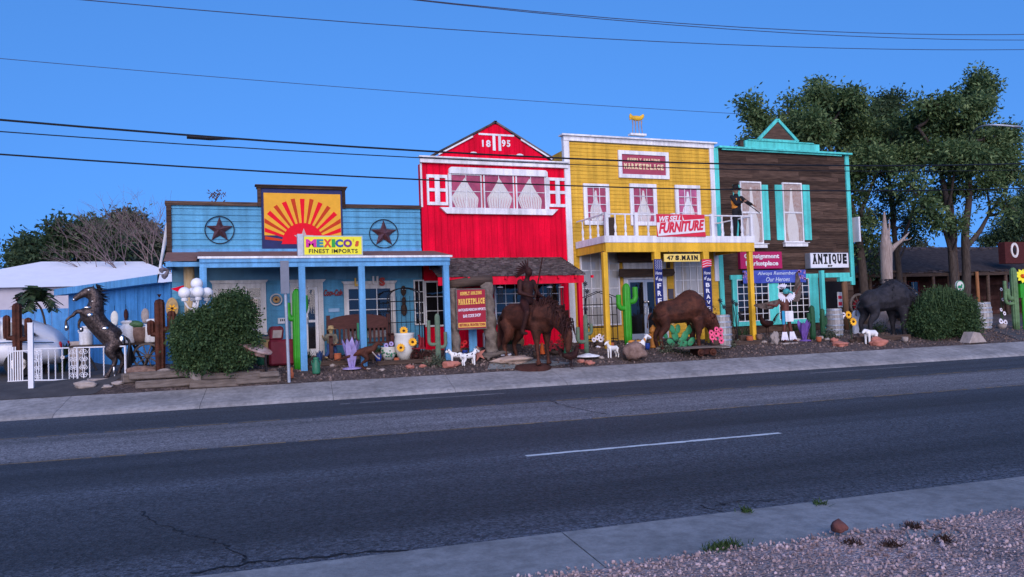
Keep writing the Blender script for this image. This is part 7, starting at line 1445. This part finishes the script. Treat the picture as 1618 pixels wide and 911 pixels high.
# ================================================================== OVERHEAD LINES, POLES
def wire(Y, pts, r, lab, m=mIron, x0=-45, x1=95):
    q = [onY(px, py, Y) for px, py in pts]; (xa, za), (xb, zb_), (xc, zc) = [(v.x, v.z) for v in q]
    A = ((zc - za) / (xc - xa) - (zb_ - za) / (xb - xa)) / (xc - xb); A = max(-.0005, min(.004, A)); Bc = (zc - za) / (xc - xa) - A * (xa + xc); Cc = za - A * xa * xa - Bc * xa
    b = MB(); n = 70; b.tube([(x0 + (x1 - x0) * i / n, Y, A * (x0 + (x1 - x0) * i / n) ** 2 + Bc * (x0 + (x1 - x0) * i / n) + Cc) for i in range(n + 1)], r, 6); o = b.build('power_line', m); tag(o, lab, 'power line', 'overhead lines'); return lambda x: A * x * x + Bc * x + Cc
f1 = wire(19.3, [(0, 189), (665, 238), (1618, 258)], .024, 'thickest black overhead line crossing above the red gable numerals, with a dark splice'); wire(19.3, [(0, 207.5), (665, 249), (1618, 268)], .013, 'thin black overhead line just below the thickest one'); wire(19.3, [(0, 243.5), (665, 283.5), (1618, 297)], .019, 'lowest black overhead line crossing the red building windows')
mWireG = mat('grey_cable', (.05, .06, .10), .6); wire(17, [(137, 0), (809, 52.5), (1618, 78)], .010, 'upper thin grey line ending lowest of the top three at the right', mWireG); wire(16, [(640, -3), (1000, 31), (1618, 54)], .010, 'topmost thin grey line at the right edge of the sky', mWireG); wire(16.5, [(640, -2), (1000, 34), (1618, 63)], .010, 'thin grey line just under the topmost one at the right', mWireG)
wire(30, [(0, 92), (809, 157), (1618, 198)], .011, 'faint thin line sloping across the middle of the sky to the street light', mWireG)
x = onY(325, 217, 19.25).x; b = MB(); b.tube([(x - .42, 19.27, f1(x - .42) - .055), (x + .1, 19.27, f1(x) - .055), (x + .5, 19.27, f1(x + .5) - .03), (x + .8, 19.29, f1(x + .8) - .01)], [.045, .045, .02, .01], 8); tag(b.build('line_splice', mIron), 'dark tubular splice hanging on the thickest overhead line at the left', 'cable splice')
p = Vector((onY(1475, 400, 31).x, 29.6, .8)); b = MB(); b.tube([p, (p.x - .25, p.y, onY(1472, 200, 29.6).z)], [.15, .10], 10); tag(b.build('utility_pole', mDarkWood), 'thin dark utility pole standing among the big trees', 'pole')
Yl = 26.4; p = Vector((onY(1526, 400, Yl).x, Yl, .8)); t = thing('street_light', 'grey street light with a long curved arm poking out of the big trees', 'street light', p); b = local(); q = [onY(px, py, Yl + dy) - p for px, py, dy in ((1526, 228, 0), (1534, 213, -1.6), (1545, 202, -2.6), (1560, 197.5, -3.2), (1580, 197.5, -3.6), (1600, 199, -3.8))]; b.tube([(0, 0, 0), q[0] * 1.0], [.09, .06], 10); b.build('pole', mGalv, t); b = local(); b.tube(curve3(q, 4), .045, 8); b.build('arm', mGalv, t); b = local(); b.ell(q[-1] + Vector((.2, 0, -.02)), (.36, .13, .06)); b.build('lamp_head', mGalv, t, smooth=True)

# ---- more small things along the front
def chime(px, py, h, lab, Y=YA + .3):
    q = onY(px, py, Y); s = 1 / ppm(q); t = thing('wind_chime', lab, 'wind chime', q, 0, 'wind chimes under the red awning'); b = local(); b.tube([(0, 0, 0), (0, 0, -.08)], .006, 5); b.lathe([(.09, -.10), (.09, -.08), (.02, -.06)], (0, 0, 0), 12); b.build('top', mPetalWhite, t); b = local()
    for k in range(5): b.tube([(.07 * math.cos(k * 1.25), .07 * math.sin(k * 1.25), -.10), (.07 * math.cos(k * 1.25), .07 * math.sin(k * 1.25), -h * s)], .010, 5)
    b.build('tubes', mIron, t)
chime(790, 449, 30, 'leftmost dark wind chime under the red awning'); chime(868, 449, 34, 'dark wind chime hanging before the white awning window, left one'); chime(886, 449, 42, 'longest dark wind chime, hanging before the white awning window')
def planter(px, py, w_, h_, m, lab, plant=None, seed=1, name='planter_box'):
    p = G(px, py); s = 1 / ppm(p); t = thing(name, lab, 'planter', p); b = local(); b.box(-w_ * s / 2, w_ * s / 2, -.16, .16, 0, h_ * s); b.build('box', m, t, bevel=.012); b = local(); rn = random.Random(seed)
    for _ in range(60): x = rn.uniform(-.45, .45) * w_ * s; e = Vector((x + rn.gauss(0, .08), rn.gauss(0, .1), h_ * s + rn.uniform(.08, .32))); d = Vector((rn.uniform(-1, 1), rn.uniform(-1, 1), 0)).normalized() * .02; b.quad(Vector((x, 0, h_ * s - .03)) - d, Vector((x, 0, h_ * s - .03)) + d, e + d * .2, e - d * .2)
    b.build('plants', plant or mLeaf, t)
planter(801, 556, 44, 12, mDarkWood, 'long dark planter box behind the horse hind legs', None, 3); planter(590, 568, 26, 12, mDarkWood, 'dark planter box at the foot of the bench', None, 4); planter(652, 566, 18, 14, mRustDark, 'small rusted planter box beside the iron shelf', mat('dry_stems', (.13, .09, .06), .9), 5)
planter(480, 575, 20, 9, mDarkWood, 'low dark planter box behind the bright green cactus', None, 6); planter(1175, 538, 22, 9, mDarkWood, 'low dark planter box left of the yellow corner post', None, 7); planter(1262, 530, 26, 8, mDarkWood, 'low dark planter box under the turquoise window sill', None, 8)
def smallpot(px, py, w_, h_, m, lab, seed=0):
    p = G(px, py); s = 1 / ppm(p); b = local(); potlathe(b, w_ * s / 2, h_ * s); o = b.build('clay_pot', m, smooth=True); o.location = p; tag(o, lab, 'pot')
mCobalt = mat('cobalt_glaze', (.02, .05, .26), .3, .2, 6)
for a in ((534, 572, 12, 14, mTerra, 'terracotta pot right of the scarecrow boy'), (598, 571, 11, 12, mCobalt, 'cobalt blue pot between the raptor and the small floral pot'), (627, 573, 9, 8, mTerra, 'small terracotta pot in front of the painted pots'), (678, 574, 12, 10, mBrownRock, 'rough brown pot left of the three-armed cactus'), (735, 563, 9, 10, mCobalt, 'small cobalt pot behind the spotted dogs'), (848, 565, 12, 10, mDarkWood, 'dark squat pot behind the horse forelegs'), (905, 566, 12, 9, mTerra, 'low terracotta pot by the slim green cone ornament'), (966, 550, 10, 9, mTerra, 'terracotta pot behind the white goat'), (1023, 552, 9, 10, mCobalt, 'cobalt pot behind the painted colt'), (1185, 541, 11, 10, mTerra, 'terracotta pot at the yellow corner post foot'), (1200, 537, 10, 9, mBrownRock, 'rough brown pot left of the stump stone'), (1294, 540, 9, 8, mTerra, 'terracotta pot below the slim green cacti'), (1362, 536, 10, 9, mBrownRock, 'rough brown pot left of the white calf'), (1430, 540, 10, 8, mStone, 'pale pot at the left foot of the round shrub')): smallpot(*a)
for i, (ax, ay, bx, by, lab) in enumerate(((500, 577, 560, 575, 'dark timber edging the porch floor left of the raptor'), (596, 576, 676, 573, 'dark timber edging the porch floor below the sunflower pot'), (1160, 544, 1200, 543, 'short dark timber at the yellow corner post'))):
    A, B = G(ax, ay), G(bx, by); L_ = (B - A).length; b = local(); b.box(0, L_, -.08, .08, -.02, .10); o = b.build('timber', mDarkWood, None, bevel=.015); o.location = A; o.rotation_euler = (0, 0, math.atan2(B.y - A.y, B.x - A.x)); tag(o, lab, 'timber')
# ================================================================== TREES AND SHRUBS
import numpy as np
def leafmat(name, c1, c2, c3):
    """three leaf tints dealt out leaf by leaf, a little light passing through"""
    m = bpy.data.materials.new(name); m.use_nodes = True; n, L = nodes(m); p = n['Principled BSDF']; p.inputs['Roughness'].default_value = .65; p.inputs['Specular IOR Level'].default_value = .25
    g = n.new('ShaderNodeNewGeometry'); rp = n.new('ShaderNodeValToRGB'); e = rp.color_ramp.elements; e[0].color = (*c1, 1); e[1].color = (*c3, 1); e[1].position = 1; k = e.new(.55); k.color = (*c2, 1)
    L.new(g.outputs['Random Per Island'], rp.inputs[0]); L.new(rp.outputs[0], p.inputs['Base Color'])
    tr = n.new('ShaderNodeBsdfTranslucent'); L.new(rp.outputs[0], tr.inputs[0]); mx = n.new('ShaderNodeMixShader'); mx.inputs[0].default_value = .22; o = n['Material Output']
    L.new(p.outputs[0], mx.inputs[1]); L.new(tr.outputs[0], mx.inputs[2]); L.new(mx.outputs[0], o.inputs[0]); return m
def leaves(name, clumps, m, parent, size=(.10, .22), asp=.42, seed=0, shell=.55, droop=.3, origin=(0, 0, 0)):
    """clumps: (x, y, z, rx, ry, rz, count); leaf blades gathered in sprays so the outline breaks up"""
    rs = np.random.RandomState(seed); V = []
    for (x, y, z, rx, ry, rz_, cnt) in clumps:
        ns = max(3, cnt // 9)
        d = rs.normal(size=(ns, 3)); d /= np.linalg.norm(d, axis=1)[:, None]; r = shell + (1.08 - shell) * rs.rand(ns) ** .8
        r *= 1 + .22 * np.sin(d[:, 0] * 5 + x) * np.cos(d[:, 2] * 6 + y * 2)
        c = np.stack([x + d[:, 0] * rx * r, y + d[:, 1] * ry * r, z + d[:, 2] * rz_ * r], 1)
        k = 9; c = np.repeat(c, k, 0); dd = np.repeat(d, k, 0); N = len(c)
        ax = dd + rs.normal(size=(N, 3)) * .8; ax[:, 2] -= droop; ax /= np.linalg.norm(ax, axis=1)[:, None]
        c = c + rs.normal(size=(N, 3)) * size[1] * .75
        s = np.cross(ax, rs.normal(size=(N, 3))); s /= np.linalg.norm(s, axis=1)[:, None] + 1e-9
        l = (size[0] + (size[1] - size[0]) * rs.rand(N))[:, None]; w_ = l * asp * .5
        V.append(np.stack([c, c + ax * l * .5 + s * w_, c + ax * l, c + ax * l * .5 - s * w_], 1).reshape(-1, 3))
    V = np.concatenate(V) - np.array(origin); n = len(V) // 4; me = bpy.data.meshes.new(name); me.vertices.add(len(V)); me.vertices.foreach_set('co', V.astype(np.float32).ravel())
    me.loops.add(n * 4); me.loops.foreach_set('vertex_index', np.arange(n * 4, dtype=np.int32)); me.polygons.add(n); me.polygons.foreach_set('loop_start', np.arange(0, n * 4, 4, dtype=np.int32)); me.update(calc_edges=True)
    return link(name, me, m, parent)
mBark = mat('bark', (.035, .028, .026), .95, .4, 6, bump=.9, bscale=14, stretch=(4, 4, .6), col2=(.10, .08, .07), spec=.1)
mLeafA = leafmat('leaf_mid_green', (.035, .072, .028), (.070, .125, .044), (.20, .27, .11)); mLeafB = leafmat('leaf_dark_green', (.025, .050, .024), (.045, .080, .034), (.09, .13, .06)); mLeafC = leafmat('leaf_shrub_green', (.022, .055, .022), (.045, .09, .032), (.09, .15, .055)); mLeafD = leafmat('leaf_grey_green', (.06, .075, .05), (.09, .11, .07), (.15, .16, .11))
def tree(lab, Y, base, trunkpx, blobs, m, seed, group=None, leaf=(.12, .26), dens=1.0, depth=1.0, r0=.22, cat='tree', name='tree', twig=True, inner=False):
    """base: foot x in the photo; trunkpx: stems as pixel paths; blobs: foliage masses (px, py, rx_px, rz_px)"""
    bx = onY(base, 480, Y).x; p = Vector((bx, Y, ground(bx, Y))); t = thing(name, lab, cat, p, 0, group); k = ppm((bx, Y, 3)); rn = random.Random(seed); b = local()
    def W(px, py, dy=0): q = onY(px, py, Y + dy); return Vector((q.x - p.x, dy, q.z - p.z))
    tips = []
    for path in trunkpx:
        P = [W(*q[:2]) for q in path]; 
        if path[0][1] > 440: P[0].z = -.1
        n = len(P); tubec(b, P, [path[i][2] * .72 / k for i in range(n)], 10, 5); tips += P[1:]
    cl = []
    for i, q_ in enumerate(blobs):
        px, py, rx, rz_ = q_[:4]; dy = q_[4] if len(q_) > 4 else rn.uniform(-1, 1) * depth; c = W(px, py, dy); rx, rz_ = rx / k, rz_ / k; sub = max(6, int(rx * rz_ * 10))
        if twig and tips:
            a = min(tips, key=lambda v: (v - c).length + (0 if v.z < c.z else 2)); md_ = a.lerp(c, .5) + Vector((rn.uniform(-.2, .2), rn.uniform(-.2, .2), -.15)); r_ = .05 + .02 * rx; b.tube(curve3([a, md_, c], 4), [r_ * 1.2] * 3 + [r_ * .8] * 3 + [r_ * .5] * 3, 6)
            for _ in range(5): e = c + Vector((rn.uniform(-1, 1) * rx, rn.uniform(-1, 1) * rx * .8, rn.uniform(-.9, .9) * rz_)); b.tube([c, c.lerp(e, .5) + Vector((0, 0, .08)), e], [r_ * .5, r_ * .35, .008], 5)
        for _ in range(sub):
            d = Vector((rn.gauss(0, .55), rn.gauss(0, .5), rn.gauss(0, .55))); 
            if d.length > 1.15: d *= 1.15 / d.length
            s_ = rn.uniform(.26, .46) * min(rx, rz_ * 1.4) + .12; cc = c + Vector((d.x * rx * .8, d.y * rx * .9 * min(1, depth), d.z * rz_ * .8)); cl.append((cc.x, cc.y, cc.z, s_ * 1.25, s_ * 1.1, s_ * .7, int(dens * (1500 if py < 290 or Y > 35 else 560) * s_ * s_ / (leaf[1] ** 2) * .10) + 12))
    b.build('trunk', mBark, t, smooth=True); leaves('crown', cl, m, t, leaf, seed=seed, shell=.2); return t
GR = 'big trees right of the brown building'
tree('broad dense green tree rising directly behind the brown building', 27.5, 1368, [[(1368, 500, 11), (1362, 420, 9), (1352, 350, 7), (1330, 280, 5), (1300, 210, 3)], [(1361, 400, 6), (1345, 330, 5), (1262, 220, 3)], [(1354, 350, 5), (1385, 270, 3), (1390, 220, 2)]],
     [(1190, 178, 24, 16), (1213, 205, 34, 20), (1190, 235, 15, 16), (1252, 180, 26, 22), (1290, 150, 26, 22), (1318, 180, 34, 32), (1345, 150, 24, 20), (1280, 215, 40, 26), (1352, 215, 40, 30), (1372, 260, 34, 26), (1350, 305, 26, 26), (1362, 345, 22, 26), (1372, 380, 26, 16), (1345, 260, 22, 22), (1350, 400, 14, 30)], mLeafA, 11, GR)
tree('tall forked tree with two thick stems in front of the dark timber arcade', 25.2, 1514, [[(1508, 508, 12), (1508, 460, 9), (1504, 400, 8), (1498, 330, 6), (1480, 250, 4), (1450, 200, 3)], [(1524, 508, 11), (1527, 430, 9), (1525, 370, 8), (1532, 300, 6), (1528, 220, 4), (1545, 150, 2)], [(1527, 390, 6), (1548, 365, 5), (1562, 340, 3), (1590, 300, 2)], [(1503, 400, 5), (1485, 350, 3), (1440, 300, 2)]],
     [(1545, 128, 22, 14), (1532, 150, 30, 14), (1565, 140, 16, 10), (1540, 180, 26, 20), (1468, 172, 32, 22), (1440, 195, 26, 20), (1495, 200, 36, 24), (1555, 215, 34, 22), (1588, 215, 26, 18), (1570, 250, 40, 24), (1510, 250, 44, 26), (1450, 240, 34, 24), (1500, 300, 40, 24), (1560, 300, 44, 22), (1600, 270, 26, 26), (1440, 290, 30, 22), (1590, 325, 24, 16), (1480, 345, 22, 16), (1510, 350, 24, 14), (1462, 330, 22, 16)], mLeafA, 12, GR)
tree('slimmer dark tree between the forked tree and the brown building', 29.0, 1422, [[(1425, 500, 8), (1420, 430, 7), (1412, 360, 5), (1405, 280, 3)], [(1418, 400, 4), (1440, 340, 3), (1450, 300, 2)]],
     [(1408, 165, 28, 22), (1385, 190, 26, 20), (1425, 215, 32, 26), (1400, 250, 34, 26), (1405, 300, 30, 24), (1430, 350, 26, 16), (1395, 345, 22, 18), (1440, 372, 20, 10), (1380, 410, 16, 24)], mLeafB, 13, GR)
tree('low dark green tree beyond the timber arcade roof at the right edge', 40, 1640, [[(1640, 480, 6), (1640, 400, 5), (1630, 350, 3)]], [(1600, 355, 20, 12), (1622, 345, 24, 20), (1585, 370, 18, 10), (1600, 378, 26, 9), (1560, 380, 16, 8), (1640, 300, 20, 30), (1612, 320, 10, 20)], mLeafB, 14, 'trees beyond the roofs', leaf=(.16, .32))
tree('distant pale tree above the middle of the arcade roof', 48, 1410, [[(1440, 460, 4), (1440, 400, 3)]], [(1400, 395, 20, 8), (1455, 390, 18, 6), (1430, 395, 22, 8)], mLeafD, 15, 'trees beyond the roofs', leaf=(.2, .4), dens=.7)
GL = 'evergreens beyond the white roof'
for i, (base, blobs, mm, lab) in enumerate(((40, [(30, 395, 14, 16), (45, 385, 12, 16), (22, 412, 14, 10), (45, 405, 24, 14)], mLeafB, 'smallest dark evergreen at the far left beyond the white roof'), (92, [(90, 365, 12, 20), (82, 385, 24, 18), (105, 385, 22, 24), (90, 405, 32, 14), (70, 400, 16, 14)], mLeafB, 'dark pointed evergreen left of centre beyond the white roof'), (140, [(125, 365, 20, 18), (145, 362, 26, 20), (130, 390, 34, 22), (160, 385, 28, 22)], mLeafB, 'widest dark bushy evergreen beyond the middle of the white roof'), (205, [(190, 360, 26, 22), (205, 345, 16, 14), (185, 390, 34, 24), (225, 380, 30, 26), (245, 400, 26, 24), (212, 405, 40, 18)], mLeafD, 'grey-green feathery tree beyond the right end of the white roof'))):
    tree(lab, 46 + i, base, [[(base, 470, 6), (base, 410, 5), (base + 2, 370, 2)]], blobs, mm, 20 + i, GL, leaf=(.18, .36), dens=1.1)
# bare tree
Y = 42.0; bx = onY(262, 480, Y).x; p = Vector((bx, Y, .86)); t = thing('bare_tree', 'leafless tree with thin brown twigs behind the left end of the blue false front', 'tree', p); k = ppm((bx, Y, 3)); b = local(); rn = random.Random(77)
def grow(a, d, L_, r, lv):
    e = a + d * L_; md_ = a.lerp(e, .5) + Vector((rn.uniform(-.05, .05), rn.uniform(-.05, .05), rn.uniform(0, .05))) * L_; b.tube([a, md_, e], [r, r * .85, r * .65], 5 if lv < 3 else 4, False)
    if lv >= 6: return
    for _ in range(3 if lv < 5 else 2):
        nd = (d + Vector((rn.gauss(0, .42), rn.gauss(0, .42), rn.gauss(.10, .22)))).normalized(); grow(e, nd, L_ * rn.uniform(.62, .86), r * .60, lv + 1)
for q in (-1.0, -.6, -.25, .05, .35, .7): grow(Vector((q * .5, 0, 1.2)), Vector((q * .95, rn.uniform(-.2, .2), 1)).normalized(), 2.05, .062, 1)
b.tube([(0, 0, -.1), (0, 0, .8), (0, 0, 1.3)], [.3, .26, .3], 10); b.build('branches', mat('bare_bark', (.13, .09, .09), .9, .3, 5, col2=(.22, .16, .16)), t)
b = local(); rn = random.Random(4); q = onY(341, 312, Y) - p
for _ in range(40): a = Vector((rn.gauss(0, .2), rn.gauss(0, .2), rn.gauss(0, .25))) + q; b.tube([a, a + Vector((rn.uniform(-.2, .2), rn.uniform(-.2, .2), rn.uniform(-.2, .2)))], [.035, .01], 4)
b.build('dead_clump', mat('dead_leaf_clump', (.10, .05, .035), .9), t)
# sapling with feather leaves over the car
Y = 25.5; bx = onY(72, 512, Y).x; p = Vector((bx, Y, ground(bx, Y))); t = thing('feather_leaf_sapling', 'small sapling with drooping feathered leaves above the white car', 'sapling', p); b = local(); top = onY(57, 478, Y) - p; c = onY(50, 462, Y) - p; b.tube(curve3([(0, 0, 0), (onY(72, 520, Y) - p), (onY(66, 490, Y) - p), top], 5), .03, 7); lv = local(); rn = random.Random(2); k = ppm((bx, Y, 3))
for i in range(46):
    a = rn.uniform(0, 2 * PI); el = rn.uniform(-.25, 1.2); L_ = rn.uniform(24, 36) / k; d = Vector((math.cos(a) * math.cos(el), math.sin(a) * math.cos(el), math.sin(el))); P = curve3([top + Vector((0, 0, .02)), top + d * L_ * .5 + Vector((0, 0, .12)), top + d * L_ + Vector((0, 0, -.10))], 6); b.tube(P, .008, 4)
    for j in range(2, len(P)):
        dr = (P[j] - P[j - 1]).normalized(); s = dr.cross(Vector((0, 0, 1))).normalized()
        for sg in (-1, 1): e = P[j] + s * sg * .15 + dr * .09 - Vector((0, 0, .03)); w_ = dr * .038; lv.quad(P[j] - w_, P[j] + w_, e + w_ * .5, e - w_ * .5)
b.build('stem', mBark, t); lv.build('foliage', mLeafB, t)
# big bush and round shrub
def shrub(px, py, back, blobs, m, lab, seed, leaf=(.05, .10), dens=1.0, wisps=0, name='shrub', dy=.9):
    Yb = G(px, py).y + back if back else 20.3; x = onY(px, py, Yb).x; p = Vector((x, Yb, ground(x, Yb) + (0 if back else .2))); t = thing(name, lab, 'shrub', p); cl = []; rn = random.Random(seed); k = ppm(p); b = local()
    for (bx, by, rx, rz_) in blobs:
        c = onY(bx, by, Yb) - p; rx, rz_ = rx / k, rz_ / k
        c.z = max(c.z, rz_ * .8)
        for _ in range(34):
            d = Vector((rn.gauss(0, 1), rn.gauss(0, 1), rn.gauss(0, 1))).normalized() * rn.uniform(.55, .86); s_ = rn.uniform(.20, .36) * min(rx, rz_); q = (c.x + d.x * rx, d.y * rx * dy, max(s_ * .7, c.z + d.z * rz_)); cl.append((*q, s_ * 1.1, s_ * 1.1, s_, int(dens * 900 * s_ * s_ / .09) + 40)); b.tube([(0, 0, 0), Vector(q) * .5 + Vector((0, 0, .1)), q], [.03, .02, .008], 5)
        cl.append((c.x, 0, c.z, rx * .74, rx * .7 * dy, rz_ * .76, int(dens * 6500 * rx * rz_)))
    b.build('stems', mBark, t); leaves('foliage', cl, m, t, leaf, seed=seed, shell=.15, asp=.5)
    if wisps:
        w_ = local()
        for _ in range(wisps):
            bx, by, rx, rz_ = rn.choice(blobs); c = onY(bx, by, Yb) - p; a = rn.uniform(0, 2 * PI); u = math.sqrt(rn.random()) * .95; q = Vector((c.x + math.cos(a) * u * rx / k, math.sin(a) * u * rx / k * dy, c.z + rz_ / k * math.sqrt(max(0, 1 - u * u)) * .9)); e = q + Vector((rn.uniform(-.08, .08), rn.uniform(-.05, .05), rn.uniform(.06, .24))); s = Vector((rn.uniform(-1, 1), rn.uniform(-1, 1), 0)).normalized() * .012; w_.quad(q - s - Vector((0, 0, .1)), q + s - Vector((0, 0, .1)), e + s * .3, e - s * .3)
        w_.build('shoots', m, t)
    return t
shrub(338, 600, 0, [(318, 538, 50, 42), (362, 515, 44, 46), (335, 520, 44, 36), (298, 530, 30, 36), (376, 540, 30, 36), (328, 562, 50, 26), (368, 486, 34, 24), (312, 568, 40, 18), (362, 568, 42, 18)], mLeafC, 'large rounded dark green bush in front of the blue porch', 31, wisps=700)
shrub(1492, 543, .8, [(1478, 500, 40, 40), (1508, 505, 40, 38), (1492, 480, 38, 26), (1465, 515, 28, 28), (1522, 518, 26, 26)], mLeafC, 'rounded dark green shrub with upright shoots right of the black bison', 32, wisps=1300)
# small potted and low plants among the ornaments
def lowplant(px, py, wpx, hpx, m, lab, seed, leaf=(.05, .12)):
    p = G(px, py); k = ppm(p); t = thing('low_plant', lab, 'plant', p); r = wpx / k / 2; h = hpx / k; leaves('foliage', [(0, 0, h * .5, r, r * .7, h * .5, 260), (0, 0, h * .3, r * .7, r * .5, h * .3, 160)], m, t, leaf, seed=seed, shell=.2); b = local()
    for i in range(5): b.tube([(0, 0, 0), ((i - 2) * r * .3, 0, h * .6)], .01, 4)
    b.build('stems', mBark, t)
lowplant(1060, 556, 40, 14, mLeafD, 'low grey-green weeds under the plank cart and prickly pear', 41); lowplant(892, 556, 14, 24, mLeafC, 'small green plant beside the slim green cone ornament', 42); lowplant(1312, 525, 20, 36, mLeafC, 'tall leafy green plant left of the grey barrel', 43); lowplant(1312, 540-6, 12, 10, mLeafD, 'low pale tuft at the foot of the white flowers', 44)
lowplant(1150, 548, 20, 10, mLeafD, 'low tuft of grass at the foot of the pale barrel by the brown wall', 45); lowplant(1385, 525, 30, 14, mLeafB, 'dark low plant under the belly of the black bison', 46); lowplant(690, 577, 26, 8, mLeafD, 'thin grassy tuft at the foot of the three-armed cactus', 47)
